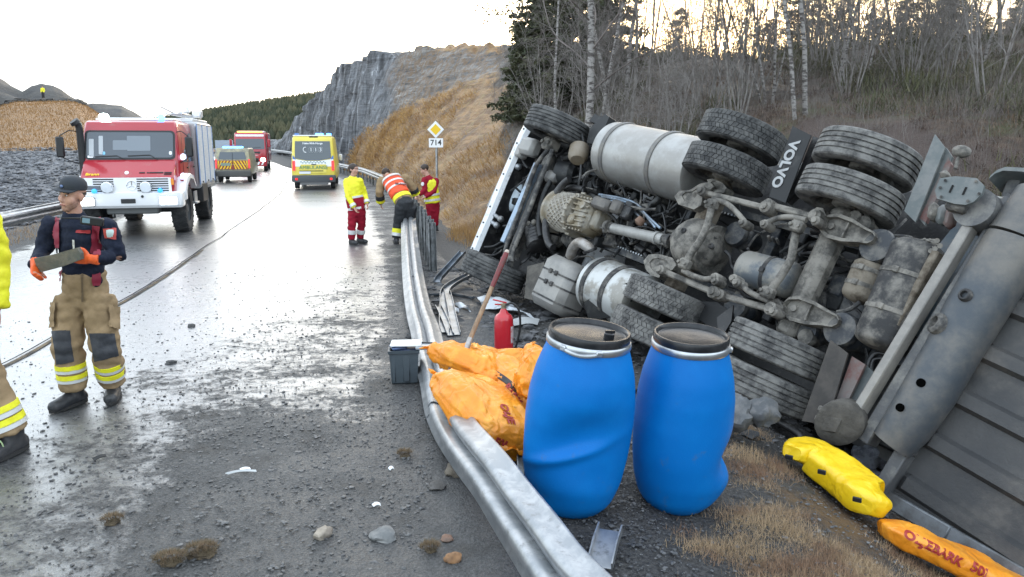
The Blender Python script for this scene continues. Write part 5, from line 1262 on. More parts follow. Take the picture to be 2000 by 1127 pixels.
sheet('plastic_splinter', 'dark plastic splinter on the wet road near the brown boots', 'debris', [G(180, 895, .03), G(206, 887, .03), G(208, 891, .02), G(184, 900, .02)], BLACKP, 9, .006, .004)

# ---- single stones
def stone(label, x, y, r, col, col2, seed, flat=.6, name='stone', sub=3):
    q = GT(x, y, .0); mb = MB(); mb.rock((0, 0, 0), r, seed, flat, sub); o = mb.build(name, mat('stone_%s' % ('_'.join('%d' % (c*1000) for c in col)), col, .8, col2=col2, scale=14, bump=.006, bscale=40), None, ang=45); o.location = (q.x, q.y + r*.4, max(q.z, 0.0) + r*flat*.45); o.rotation_euler = (0, 0, seed); return tag(o, label, 'stone')
stone('pale cream stone on the muddy road in the foreground', 630, 1052, .05, (.30, .26, .21), (.20, .17, .14), 1, .75)
stone('grey flat stone right of the pale cream stone on the road', 747, 1056, .06, (.12, .125, .125), (.19, .19, .185), 2, .55)
stone('small orange brown stone near the bottom edge of the road', 884, 1106, .042, (.26, .14, .065), (.16, .09, .05), 3, .8)
stone('broad brown flat stone lying beside the bent guard rail', 898, 932, .105, (.085, .07, .052), (.13, .11, .085), 4, .45)
stone('small dark stone left of the broad brown stone', 852, 958, .05, (.06, .055, .05), (.09, .085, .08), 5, .5)
stone('small reddish stone above the orange brown one', 872, 1062, .03, (.19, .11, .075), (.12, .08, .06), 6, .6)
stone('dark stone on the wet road beyond the muddy patch', 372, 640, .05, (.05, .05, .05), (.08, .08, .08), 7, .6)
stone('second dark stone on the wet road nearer the firefighter', 332, 712, .045, (.05, .05, .05), (.08, .08, .08), 8, .6)
stone('angular grey boulder under the rear wheels of the lorry', 1440, 862, .16, (.10, .105, .11), (.17, .17, .17), 9, .8)
stone('sharp dark boulder between the rear wheels and the yellow cover', 1488, 876, .13, (.075, .08, .085), (.13, .13, .13), 10, .9)
stone('brown boulder behind the right barrel foot', 1425, 850, .12, (.11, .095, .08), (.15, .14, .12), 11, .7)
def turf(label, x, y, r, seed, n=900):
    q = GT(x, y); rg = np.random.RandomState(seed); mb = MB(); mb.rock((0, 0, 0), r*.8, seed, .45, 3); o = mb.build('turf_clod', mat('turf_soil', (.06, .045, .03), .9, col2=(.10, .075, .045), scale=20, bump=.01, bscale=40)); o.location = (q.x, q.y + r*.3, max(q.z, 0) + .01); tag(o, label, 'turf')
    V = []; Fc = []
    for k in range(n):
        a, rad = rg.rand()*6.28, r*math.sqrt(rg.rand()); b = Vector((math.cos(a)*rad*1.3, math.sin(a)*rad, .02 + r*.3*(1 - (rad/r)**2))); d = Vector((math.cos(a)*.6 + rg.normal()*.5, math.sin(a)*.6 + rg.normal()*.5, .5 + rg.rand()*.5)).normalized()*(.015 + .022*rg.rand()); s_ = Vector((-d.y, d.x, 0)).normalized()*.0016; i = len(V); V += [b - s_, b + s_, b + d]; Fc.append((i, i+1, i+2))
    soup('turf_grass', np.array([tuple(v) for v in V]), np.array(Fc), mat('turf_straw', (.15, .10, .055), .8, col2=(.09, .07, .035), scale=30), o, kind='stuff'); return o
turf('brown clod of torn turf on the muddy road at the bottom, left half', 330, 1106, .062, 1); turf('reddish brown clod of torn turf touching its right neighbour on the road', 392, 1088, .064, 2); turf('small tuft of torn grass on the left of the muddy road', 218, 1026, .045, 3, 500); turf('flat tuft of torn grass near the bottom right of the road', 840, 1085, .04, 4, 500); turf('flat tuft of torn grass by the white flake on the road', 790, 895, .04, 5, 400)

# ---- road signs
q = GT(853, 432); sg = thing('road_sign', 'priority road sign, yellow and white diamond above a 714 plate on a grey post', 'road sign', (q.x, q.y + .3, q.z))
SY = q.y + .3; so_ = Vector(sg.location)
zt = P(853, 240, SY).z - so_.z
mb = MB(); mb.cyl((0, 0, -.2), (0, 0, zt - .05), .032, n=12); mb.build('post', GALV, sg)
fr = Vector((-.12, -1, 0)).normalized(); rt_ = Vector((1, -.12, 0)).normalized(); zc = P(853, 253, SY).z - so_.z; hd = .30
def diamond(r, off): return [Vector((0, 0, zc)) + fr*(.04 + off) + v for v in (rt_*r, Vector((0, 0, r)), -rt_*r, Vector((0, 0, -r)))]
for nm, r, off, m in (('sign_back', hd*.82, 0, mat('sign_edge', (.05, .05, .05), .5)), ('sign_white', hd*.79, .012, mat('sign_white', (.80, .80, .80), .45)), ('sign_yellow', hd*.50, .022, mat('sign_yellow', (.80, .52, .01), .45))):
    mb = MB(); mb.prism(diamond(r, off), fr*.010); mb.build(nm, m, sg)
zc2 = P(853, 279, SY).z - so_.z; mb = MB(); mb.box(Vector((0, 0, zc2)) + fr*.05, (.40, .012, .25), Matrix((rt_, -fr, Vector((0, 0, 1)))).transposed()); pl = mb.build('number_plate', mat('sign_white', (.8, .8, .8), .45), sg)
txt('714', .21, mat('sign_black', (.012, .012, .012), .5), 'number', pl, plane_xf(Vector((0, 0, zc2)) + fr*.058, rt_, (0, 0, 1)), .002, .004)
q = P(438, 283, 75); ds = thing('direction_sign', 'pale blue grey back of a direction sign beyond the van', 'road sign', (q.x, q.y, gz(q.x, q.y)))
mb = MB(); mb.box((0, 0, q.z - ds.location.z), (1.75, .03, .9)); mb.build('panel', mat('sign_back_blue', (.34, .40, .47), .5), ds)
for sx in (-.6, .6): mb = MB(); mb.cyl((sx, .05, -.2), (sx, .05, q.z - ds.location.z + .4), .04, n=8); mb.build('post', GALV, ds)

# ---- loose stones: gravel on the road and verge, real but uncountable
def pebbles(name, n, region, rmin, rmax, m, seed, dens, zoff=0.008):
    rg = np.random.RandomState(seed); X = rg.uniform(region[0], region[1], n*3); Y = rg.uniform(region[2], region[3], n*3); keep = rg.rand(n*3) < dens(X, Y); X, Y = X[keep][:n], Y[keep][:n]; n = len(X)
    base = []; bm = bmesh.new(); bmesh.ops.create_icosphere(bm, subdivisions=1, radius=1); bv = np.array([v.co[:] for v in bm.verts]); bf = np.array([[v.index for v in f.verts] for f in bm.faces]); bm.free()
    r = rmin*(rmax/rmin)**(rg.rand(n)**2.6)
    Z = ground_z(X, Y); t = lat(X, Y); Z = np.where(np.abs(t) < TW + .5, np.maximum(road_z(Y), Z) + zoff, Z)
    A = rg.rand(n)*6.28; sx, sy, sz = rg.uniform(.7, 1.4, n), rg.uniform(.6, 1.1, n), rg.uniform(.18, .55, n)
    jit = 1 + rg.uniform(-.28, .28, (n, len(bv)))
    v = bv[None]*jit[..., None]*np.stack([sx, sy, sz], -1)[:, None]*r[:, None, None]
    ca, sa = np.cos(A)[:, None], np.sin(A)[:, None]
    V = np.stack([v[..., 0]*ca - v[..., 1]*sa + X[:, None], v[..., 0]*sa + v[..., 1]*ca + Y[:, None], v[..., 2] + (Z + r*.15)[:, None]], -1)
    Fc = (bf[None] + (np.arange(n)*len(bv))[:, None, None]).reshape(-1, 3)
    return soup(name, V.reshape(-1, 3), Fc, m, smooth=False, kind='stuff')
PEB = mat('road_gravel', (.040, .041, .042), .45, col2=(.105, .105, .104), scale=9, lo=.35, hi=.7, spec=.5)
PEB2 = mat('verge_gravel', (.05, .052, .055), .75, col2=(.20, .20, .20), scale=14, lo=.4, hi=.7, spec=.3)
pebbles('road_gravel', 34000, (-6, .9, 2.6, 13), .003, .016, PEB, 1, lambda X, Y: np.clip(mud_amt(X, Y), 0, 1)**1.3*np.clip(5/Y, 0, 1)**1.1*(1.0 - .25*(lat(X, Y) > TW)))
pebbles('verge_gravel', 26000, (-.6, 4.2, 2.2, 12), .0035, .016, PEB2, 2, lambda X, Y: ((lat(X, Y) > TW)*1.0)*np.clip(5/Y, 0, 1))
pebbles('rubble', 2600, (-1.6, 3.5, 5.6, 13), .015, .09, mat('dark_rubble', (.035, .037, .04), .8, col2=(.11, .11, .115), scale=5), 3, lambda X, Y: (lat(X, Y) > TW + .1)*smoothstep(5.4, 7.5, Y + .3*X)*.8)
pebbles('scree_stones', 30000, (-30, -9.5, 15, 45), .025, .15, mat('scree_stone', (.06, .063, .07), .8, col2=(.21, .215, .23), scale=1.5), 4, lambda X, Y: (lat(X, Y) < -5.7)*smoothstep(15.5, 17, Y)*np.clip(26/Y, 0, 1)**2*(X/Y < -.40))
pebbles('scree_blocks', 2500, (-95, -50, 96, 132), .15, .8, SPOIL_M, 6, lambda X, Y: (X/Y < -.55)*.4)
# ================================================================== PEOPLE
SKIN = mat('skin', (.52, .31, .235), .55, col2=(.46, .245, .18), scale=20, spec=.3)
HAIRB = mat('brown_hair', (.035, .022, .015), .6)
NAVY = mat('navy_knit', (.010, .014, .028), .85, col2=(.016, .021, .038), scale=40, bump=.002, bscale=50, spec=.2)
TAN = mat('tan_turnout_cloth', (.30, .215, .125), .85, col2=(.24, .17, .095), scale=8, bump=.006, bscale=9, spec=.15)
BLKC = mat('black_cloth', (.014, .016, .019), .8, col2=(.024, .026, .03), scale=30, bump=.004, bscale=18)
HIVIS = mat('hi_vis_yellow', (.78, .76, .02), .6, col2=(.68, .62, .015), scale=9, bump=.008, bscale=9)
HIORG = mat('hi_vis_orange', (.80, .085, .018), .6, col2=(.70, .065, .015), scale=9, bump=.008, bscale=9)
REDC = mat('red_cloth', (.27, .008, .024), .75, col2=(.21, .006, .02), scale=9, bump=.008, bscale=10, spec=.2)
REFL = mat('reflective_silver', (.62, .63, .62), .4, .2)
BOOT = mat('black_boot', (.016, .018, .022), .5, col2=(.04, .04, .042), scale=14)
GLOVE = mat('orange_glove', (.75, .11, .015), .55, col2=(.62, .085, .012), scale=20)
CAPM = mat('dark_cap', (.022, .027, .034), .8, bump=.001, bscale=120)
REDSTRAP = mat('crimson_strap', (.20, .008, .028), .65)
def remesh(name, mb, m, parent, vox, smooth=2, wr=0.0, ws=9.0, seed=0):
    me = bpy.data.meshes.new(name); me.from_pydata(mb.v, [], mb.f)
    bm = bmesh.new(); bm.from_mesh(me); bmesh.ops.recalc_face_normals(bm, faces=bm.faces); bm.to_mesh(me); bm.free()
    o = bpy.data.objects.new(name, me); COL.objects.link(o)
    r = o.modifiers.new('r', 'REMESH'); r.mode = 'VOXEL'; r.voxel_size = vox
    if smooth: k = o.modifiers.new('s', 'SMOOTH'); k.iterations = smooth; k.factor = .5
    dg = bpy.context.evaluated_depsgraph_get(); me2 = bpy.data.meshes.new_from_object(o.evaluated_get(dg)); bpy.data.objects.remove(o)
    me2.name = name; me2.materials.clear(); me2.materials.append(m)
    if wr:
        no = [v.normal.copy() for v in me2.vertices]
        for v, n_ in zip(me2.vertices, no):
            p = v.co*ws + Vector((seed, seed, seed)); v.co += n_*(wr*(noise.noise(Vector((p.x, p.y, p.z*1.8))) + .6*abs(noise.noise(p*2.1))))
    me2.polygons.foreach_set('use_smooth', [True]*len(me2.polygons)); me2.update()
    return link(name, me2, parent)
def loft(mb, pts, rad, side, n=18):                 # rad: (rx along side, ry across); elliptical limb
    out = []; pts = [Vector(p) for p in pts]; side = Vector(side)
    for i, p in enumerate(pts):
        d = (pts[min(i+1, len(pts)-1)] - pts[max(i-1, 0)]).normalized(); x = (side - d*side.dot(d)).normalized(); y = d.cross(x)
        rx, ry = rad[i] if isinstance(rad[i], tuple) else (rad[i], rad[i])
        out.append([p + x*(rx*math.cos(2*PI*k/n)) + y*(ry*math.sin(2*PI*k/n)) for k in range(n)])
    mb.rings(out); return mb
def mix_(a, b, t): return Vector(a)*(1-t) + Vector(b)*t
def limb_pts(a, b, c, k=4): return [mix_(a, b, i/k) for i in range(k)] + [mix_(b, c, i/k) for i in range(k+1)]
def limb_rad(ra, rb, rc, k=4): return [ra + (rb-ra)*i/k for i in range(k)] + [rb + (rc-rb)*i/k for i in range(k+1)]
def band(J, parent, a, b, t, hh, r, m, side, name='reflective_band'):
    p0, p1 = mix_(a, b, t), mix_(a, b, t); d = (Vector(b) - Vector(a)).normalized()
    mb = MB(); loft(mb, [p0 - d*hh, p0 - d*hh*.95, p1 + d*hh*.95, p1 + d*hh], [(r[0]*.97, r[1]*.97), r, r, (r[0]*.97, r[1]*.97)], side, 24); return mb.build(name, m, parent)
def hand_mb(mb, wrist, d, palm, s=1.0, curl=.5):      # palm, four unequal curled fingers and a thumb
    d = Vector(d).normalized(); n_ = Vector(palm); n_ = (n_ - d*n_.dot(d)).normalized(); x = d.cross(n_)
    w_ = Vector(wrist); loft(mb, [w_, w_ + d*.03*s, w_ + d*.06*s, w_ + d*.095*s], [(.026*s, .019*s), (.038*s, .018*s), (.043*s, .017*s), (.040*s, .013*s)], x, 12)
    for k, (off, L_) in enumerate(((-.030, .066), (-.010, .076), (.010, .071), (.029, .056))):
        b = w_ + d*.088*s + x*off*s; dd = d.copy(); pts = [b - d*.02*s, b]; q = b
        for j in range(3):
            a = curl*(.5 + .35*j); dd = (d*math.cos(a*(j+1)*.8) + n_*math.sin(a*(j+1)*.8)).normalized(); q = q + dd*L_*s/3*1.1; pts.append(q)
        mb.tube(pts, [.010*s, .0105*s, .0095*s, .009*s, .007*s], 8)
    b = w_ + d*.03*s - x*.034*s; mb.tube([b, b - x*.022*s + d*.022*s + n_*.008*s, b - x*.026*s + d*.05*s + n_*.022*s, b - x*.02*s + d*.07*s + n_*.032*s], [.014*s, .013*s, .011*s, .008*s], 8)
def head_mb(mb, c, f, up, s=1.0):
    f = Vector(f).normalized(); up = Vector(up); up = (up - f*up.dot(f)).normalized(); x = f.cross(up); R = Matrix((x, f, up)).transposed(); c = Vector(c)
    q = lambda a, b, d: c + R @ Vector((a*s, b*s, d*s))
    mb.ell(q(0, -.012, .028), (.076*s, .096*s, .092*s), 20, 14, R); mb.ell(q(0, .022, -.048), (.058*s, .066*s, .066*s), 18, 12, R); mb.ell(q(0, .050, -.096), (.034*s, .032*s, .030*s), 14, 10, R)
    mb.ell(q(0, .078, .028), (.05*s, .016*s, .014*s), 14, 8, R)                                       # brow
    loft(mb, [q(0, .080, .016), q(0, .094, -.010), q(0, .104, -.032), q(0, .088, -.044)], [.010*s, .011*s, .015*s, .010*s], R @ Vector((1, 0, 0)), 10)
    mb.ell(q(0, .084, -.066), (.024*s, .010*s, .010*s), 12, 8, R)
    for sx in (-1, 1):
        mb.ell(q(sx*.078, -.012, -.008), (.010*s, .020*s, .032*s), 10, 8, R); mb.ell(q(sx*.038, .052, -.030), (.030*s, .030*s, .034*s), 12, 8, R)
    return q, R
def face(parent, q, R, s=1.0, brow=HAIRB):
    for sx in (-1, 1):
        mb = MB(); mb.ell(q(sx*.030, .086, .010), (.013*s, .006*s, .0065*s), 10, 6, R); e = mb.build('eye', mat('eye_white', (.55, .52, .5), .25), parent)
        mb = MB(); mb.ell(q(sx*.029, .0905, .010), (.0055*s, .003*s, .0055*s), 8, 6, R); mb.build('iris', mat('dark_iris', (.02, .016, .012), .2), e)
        mb = MB(); mb.tube([q(sx*.014, .093, .028), q(sx*.032, .092, .033), q(sx*.050, .080, .026)], .0045*s, 6); mb.build('eyebrow', brow, parent)
    mb = MB(); mb.tube([q(-.022, .089, -.068), q(0, .096, -.066), q(.022, .089, -.068)], .0042*s, 6); mb.build('mouth', mat('lips', (.30, .10, .085), .5), parent)
def boot(parent, ank, toe, s=1.0, m=BOOT):
    ank, toe = Vector(ank), Vector(toe); f = (toe - ank); f.z = 0; f = f.normalized(); x = f.cross(Vector((0, 0, 1))); g = min(ank.z, toe.z) if False else toe.z
    mb = MB(); loft(mb, [Vector((ank.x, ank.y, g)) + Vector((0, 0, z)) - f*.01 for z in (.03, .10, .20, .26)], [(.048*s, .060*s), (.050*s, .062*s), (.058*s, .066*s), (.062*s, .068*s)], x, 16)
    b = Vector((ank.x, ank.y, g)); loft(mb, [b - f*.085*s + Vector((0, 0, .045)), b - f*.05*s + Vector((0, 0, .05)), b + f*.05*s + Vector((0, 0, .055)), b + f*.13*s + Vector((0, 0, .045)), b + f*.18*s + Vector((0, 0, .042)), b + f*.205*s + Vector((0, 0, .036))], [(.032*s, .035*s), (.044*s, .05*s), (.049*s, .055*s), (.052*s, .043*s), (.046*s, .04*s), (.026*s, .026*s)], x, 16)
    o = remesh('boot', mb, m, parent, .012 if s < 1.2 else .015, 2)
    mb = MB(); pts = []
    for a in np.linspace(0, 2*PI, 20, endpoint=False):
        L_ = .215 if math.cos(a) > 0 else .095; pts.append(b + f*(math.cos(a)*L_*s) + x*(math.sin(a)*.052*s) + Vector((0, 0, .002)))
    mb.prism(pts, (0, 0, .026)); mb.build('sole', mat('boot_sole', (.02, .02, .02), .7), o); return o
def person(label, J, face_dir, cfg, vox=.014, s=1.0):
    """J: joints in the world; cfg: garments. L/R are the person's own sides as seen in the frame (L = left in the picture)"""
    base = Vector((J['pelvis'].x, J['pelvis'].y, min(J['toeL'].z, J['toeR'].z))); pr = thing('person', label, 'person', base)
    J = {k: v - base for k, v in J.items()}; f = Vector(face_dir).normalized()
    sd = (J['shR'] - J['shL']).normalized(); hd = (J['hipR'] - J['hipL']).normalized()
    tor = [J['pelvis'], mix_(J['pelvis'], J['chest'], .5), J['chest'], mix_(J['chest'], J['neck'], .62), J['neck']]
    up = (J['head'] - J['neck']).normalized()
    # body, one continuous surface
    mb = MB(); k_ = .86; q, R = head_mb(mb, J['head'], f, up, s)
    loft(mb, [J['neck'] - up*.06*s, J['neck'], mix_(J['neck'], J['head'], .75)], [.075*s, .058*s, .054*s], sd, 14)
    loft(mb, tor, [(.15*s, .10*s), (.13*s, .09*s), (.155*s, .105*s), (.165*s, .085*s), (.06*s, .055*s)], sd)
    for a in 'LR':
        sg = -1 if a == 'L' else 1
        loft(mb, limb_pts(J['sh'+a], J['el'+a], J['ha'+a]), limb_rad(.052*s, .042*s, .028*s), f, 12)
        loft(mb, limb_pts(J['hip'+a], J['kn'+a], J['an'+a]), limb_rad(.085*s, .058*s, .042*s), hd, 14); mb.ell(J['an'+a], .045*s, 10, 6)
        hd_ = (J['ha'+a] - J['el'+a]).normalized(); hd_ = cfg.get('hdir'+a, hd_); hand_mb(mb, J['ha'+a], hd_, cfg.get('palm'+a, sd*-sg*.6 + f*.2), s*.98, cfg.get('curl', .55))
    body = remesh('body', mb, SKIN, pr, vox*.62, 1); face(body, q, R, s, cfg.get('brow', HAIRB))
    # trousers
    r0, r1, r2 = cfg.get('leg_r', (.115, .098, .092)); mb = MB()
    loft(mb, [J['pelvis'] + (J['chest'] - J['pelvis'])*.38, J['pelvis'] + (J['chest'] - J['pelvis'])*.15, J['pelvis'] - up*.0, mix_(J['hipL'], J['hipR'], .5) - Vector((0, 0, .09))*s], [(.165*s, .125*s), (.175*s, .135*s), (.18*s, .14*s), (.13*s, .11*s)], hd)
    for a in 'LR': loft(mb, limb_pts(J['hip'+a], J['kn'+a], mix_(J['kn'+a], J['an'+a], cfg.get('hem', .88))), limb_rad(r0*s, r1*s, r2*s), hd, 18)
    tr = remesh('trousers', mb, cfg['trousers'], pr, vox, 3, cfg.get('wr', .012)*s, 9/s, 3.0)
    for a in 'LR':
        for t, hh, m in cfg.get('leg_bands', ()): band(J, tr, J['kn'+a], J['an'+a], t, hh*s, (r2*s*1.10 + .004, r2*s*1.10 + .004), m, hd)
        boot(pr, J['an'+a], J['toe'+a], s*cfg.get('boot', 1.05))
    # jacket with sleeves
    w = cfg.get('torso', 1.0); mb = MB()
    hem = cfg.get('jacket_hem', -.1)
    loft(mb, [mix_(J['pelvis'], J['chest'], hem), mix_(J['pelvis'], J['chest'], .35), mix_(J['pelvis'], J['chest'], .65), J['chest'], mix_(J['chest'], J['neck'], .45), mix_(J['chest'], J['neck'], .75), J['neck'] + up*.01, J['neck'] + up*.045*s],
         [(.17*s*w, .128*s*w), (.160*s*w, .118*s*w), (.165*s*w, .122*s*w), (.178*s*w, .128*s*w), (.18*s*w, .115*s*w), (.15*s, .10*s), (.078*s, .076*s), (.066*s, .068*s)], sd, 22)
    a0, a1, a2 = cfg.get('arm_r', (.075, .06, .048))
    for a in 'LR':
        mb.ell(J['sh'+a], (.078*s*w, .078*s*w, .078*s*w), 14, 10); loft(mb, limb_pts(J['sh'+a], J['el'+a], mix_(J['el'+a], J['ha'+a], cfg.get('cuff', .97))), limb_rad(a0*s, a1*s, a2*s), f, 16)
    jk = remesh('jacket', mb, cfg['jacket'], pr, vox, 2, cfg.get('wr', .012)*s*.8, 10/s, 7.0)
    for t, hh, m in cfg.get('torso_bands', ()):
        p0 = mix_(J['pelvis'], J['chest'], t); d = (J['chest'] - J['pelvis']).normalized(); k = .183*s*w
        mb = MB(); loft(mb, [p0 - d*hh*s, p0 + d*hh*s], [(k, .138*s*w), (k, .138*s*w)], sd, 28); mb.build('reflective_band', m, jk)
    for t, hh, m in cfg.get('arm_bands', ()):
        for a in 'LR': r = a1 + .012; band(J, jk, J['el'+a], J['ha'+a], t, hh*s, (r*s, r*s), m, f)
    if cfg.get('gloves'):
        mb = MB()
        for a in 'LR':
            sg = -1 if a == 'L' else 1; mb = MB(); hd_ = cfg.get('hdir'+a, (J['ha'+a] - J['el'+a]).normalized())
            loft(mb, [J['ha'+a] - hd_*.05*s, J['ha'+a] + hd_*.02*s], [.044*s, .034*s], f, 12); hand_mb(mb, J['ha'+a], hd_, cfg.get('palm'+a, sd*-sg*.6 + f*.2), s*1.14, cfg.get('curl', .55)); remesh('glove', mb, cfg['gloves'], pr, .0085*max(1, vox/.012), 1)
    if cfg.get('hair'):
        mb = MB(); c = q(0, -.022, .038); mb.ell(c, (.092*s, .103*s, .092*s), 18, 12, R)
        if cfg['hair'] == 'bun': mb.ell(q(0, -.115, .03), (.045*s, .045*s, .045*s), 12, 8, R); mb.ell(q(0, -.05, -.03), (.078*s, .065*s, .07*s), 14, 8, R)
        h = remesh('hair', mb, HAIRB, pr, .012, 1, .002, 30)
    return pr, J, q, R, jk, tr, sd, f, base

# ---- firefighter in front
Y1 = 5.85
J = dict(head=P(141, 381, Y1 - .02), neck=P(146, 424, Y1 + .02), chest=P(158, 478, Y1 + .03), pelvis=P(166, 562, Y1 + .05),
    shL=P(101, 442, Y1 + .08), elL=P(82, 497, Y1 + .05), haL=P(70, 518, Y1 - .26), shR=P(210, 444, Y1 - .02), elR=P(231, 502, Y1 - .05), haR=P(180, 506, Y1 - .27),
    hipL=P(140, 578, Y1 + .06), knL=P(132, 676, Y1 - .06), anL=P(146, 770, Y1 - .04), toeL=G(112, 806), hipR=P(192, 578, Y1 + .04), knR=P(206, 676, Y1 - .02), anR=P(221, 756, Y1 + .14), toeR=G(219, 788))
J['toeL'].z = J['toeR'].z = .012; J['anL'].z = .10; J['anR'].z = .10
pr, Jl, q, R, jk, tr, sd, f, base = person('firefighter in tan trousers, navy sweater and dark cap holding a grey slab', J, (-.28, -.95, -.02),
    dict(trousers=TAN, jacket=NAVY, gloves=GLOVE, leg_r=(.118, .108, .098), hem=.90, torso=1.0, jacket_hem=.08, leg_bands=((.40, .020, HIVIS), (.47, .014, REFL), (.60, .020, HIVIS), (.67, .014, REFL)), boot=1.14, wr=.020,
         hdirL=Vector((.35, -.75, -.55)), palmL=Vector((.8, .2, .5)), hdirR=Vector((-.95, -.12, .10)), palmR=Vector((-.1, .75, .1)), curl=.5), vox=.0125)
UPV = Vector((0, 0, 1)); FB = Vector((-.25, -.97, 0)).normalized()
# stubble and cap
mb = MB(); mb.ell(q(0, -.010, .052), (.083, .104, .075), 22, 14, R); cap = MB()
for i in range(1): pass
crown = [v for v in mb.v]; mb2 = MB()
mb2.lathe([(.088, 0), (.089, .025), (.082, .055), (.062, .080), (.03, .093), (.004, .096)], q(0, -.008, .052), R @ Vector((0, -.06, 1)), 28, sx=.97, sy=1.17, x=R @ Vector((1, 0, 0))); cp = mb2.build('cap', CAPM, pr)
mb = MB(); top_ = []; 
for k in range(15):
    a = math.radians(-78 + 156*k/14); top_.append((math.sin(a)*.080, .072 + math.cos(a)*.078))
arc_in = [(math.sin(math.radians(-70 + 140*k/14))*.082, -.008 + math.cos(math.radians(-70 + 140*k/14))*.100) for k in range(15)]
mb.rings([[q(ax, ay, .056), q(bx, by + .004, .050 - .25*abs(bx)*abs(bx)*4), q(bx, by + .004, .044 - .25*abs(bx)*abs(bx)*4), q(ax, ay, .050)] for (ax, ay), (bx, by) in zip(arc_in, top_)]); mb.build('brim', CAPM, cp)
mb = MB(); mb.ell(q(.0, .100, .075), (.016, .006, .012), 10, 6, R); mb.build('cap_badge', mat('blue_badge', (.08, .13, .26), .4), cp)
mb = MB(); mb.ell(q(0, .020, -.060), (.0590, .066, .056), 18, 12, R); mb.ell(q(0, .051, -.098), (.0345, .0325, .029), 14, 8, R)
remesh('beard_stubble', mb, mat('stubble', (.30, .18, .135), .7, col2=(.40, .24, .18), scale=60, spec=.2), pr, .008, 1)
mb = MB(); mb.lathe([(.078, 0), (.078, .022)], q(0, -.02, .012), R @ Vector((0, -.05, 1)), 24, False, False, sx=.98, sy=1.1, x=R @ Vector((1, 0, 0))); mb.build('hair', mat('short_hair', (.05, .035, .025), .7), pr)
# knee patches, side pocket, braces, radio, badge
from mathutils.bvhtree import BVHTree
def bvh_of(o, off): return BVHTree.FromPolygons([v.co.copy() for v in o.data.vertices], [tuple(p.vertices) for p in o.data.polygons])
bt = bvh_of(tr, base); bj = bvh_of(jk, base); eye = Vector((0, 0, CAM_H)) - base
def patch(bv, outline_px, Yd, n=9, m=9, off=.005):              # a piece of cloth sewn on: four corners, laid on the garment
    V = []; cs = [P(x, y, Yd) - base for x, y in outline_px]
    for i in range(n):
        row = []
        for j in range(m):
            p = cs[0].lerp(cs[1], i/(n-1)).lerp(cs[3].lerp(cs[2], i/(n-1)), j/(m-1)); d = (p - eye).normalized(); h_ = bv.ray_cast(eye, d)
            row.append((h_[0] + h_[1]*off*(1 if h_[1].dot(d) < 0 else -1)) if h_[0] is not None else None)
        V.append(row)
    mb = MB()
    for i in range(n-1):
        for j in range(m-1):
            qd = [V[i][j], V[i+1][j], V[i+1][j+1], V[i][j+1]]
            if all(x is not None for x in qd) and max((qd[k] - qd[(k+1) % 4]).length for k in range(4)) < .12:
                mb._add(qd, [(0, 1, 2, 3)])
    return mb
def sew(nm, bv, out, m, parent, Yd=Y1 - .1, n=9, mm=9, off=.005, th=.004):
    mb = patch(bv, out, Yd, max(n*2, 6), max(mm*2, 8), off + .006); o = mb.build(nm, m, parent, ang=80)
    if o.data.vertices: bm = bmesh.new(); bm.from_mesh(o.data); bmesh.ops.remove_doubles(bm, verts=bm.verts, dist=1e-5); bmesh.ops.recalc_face_normals(bm, faces=bm.faces); bm.to_mesh(o.data); bm.free(); o.data.polygons.foreach_set('use_smooth', [True]*len(o.data.polygons))
    return o
PAD = mat('knee_pad', (.030, .033, .040), .75, col2=(.045, .048, .055), scale=20, bump=.003, bscale=40)
sew('knee_pad', bt, [(103, 647), (136, 645), (144, 706), (112, 712)], PAD, tr); sew('knee_pad', bt, [(176, 651), (222, 651), (230, 694), (186, 706)], PAD, tr)
sew('thigh_pocket', bt, [(208, 596), (229, 598), (229, 642), (212, 640)], TAN, tr, off=.018); sew('thigh_pocket', bt, [(102, 592), (112, 588), (110, 640), (101, 640)], TAN, tr, off=.016)
sew('fly_seam', bt, [(158, 522), (162, 522), (164, 590), (160, 590)], mat('seam_brown', (.13, .09, .05), .8), tr, n=3, mm=9, off=.003)
sew('waistband', bt, [(118, 520), (222, 518), (222, 526), (118, 528)], mat('seam_brown', (.13, .09, .05), .8), tr, n=14, mm=3, off=.004)
for out in ([(106, 424), (119, 420), (119, 485), (105, 488)], [(180, 420), (199, 418), (195, 500), (176, 500)]): sew('brace', bj, out, REDSTRAP, pr, n=6, mm=14, off=.010)
sew('brace', bt, [(112, 520), (125, 520), (124, 549), (115, 549)], REDSTRAP, pr, n=4, mm=6, off=.014); sew('brace', bt, [(178, 500), (194, 500), (195, 558), (179, 558)], REDSTRAP, pr, n=4, mm=10, off=.014)
sew('brace_clip', bj, [(108, 484), (118, 484), (118, 494), (108, 494)], BLKC, pr, n=4, mm=4, off=.014)
sew('name_tape', bj, [(149, 449), (176, 449), (176, 456), (149, 456)], mat('red_tape', (.30, .015, .02), .6), jk, n=6, mm=3, off=.006)
sew('white_pen', bj, [(143, 468), (147, 468), (148, 490), (144, 490)], REFL, pr, n=3, mm=6, off=.010)
bd = sew('sleeve_badge', bj, [(202, 446), (226, 446), (226, 468), (206, 466)], mat('badge_red', (.40, .05, .04), .6), jk, n=7, mm=7, off=.006)
sew('badge_centre', bj, [(208, 450), (221, 450), (220, 462), (210, 462)], mat('badge_grey', (.45, .55, .52), .6), bd, n=5, mm=5, off=.009)
c = P(180, 432, Y1 - .24) - base; Rr = Matrix.Rotation(math.radians(10), 3, 'Y') @ Matrix.Rotation(.25, 3, 'Z')
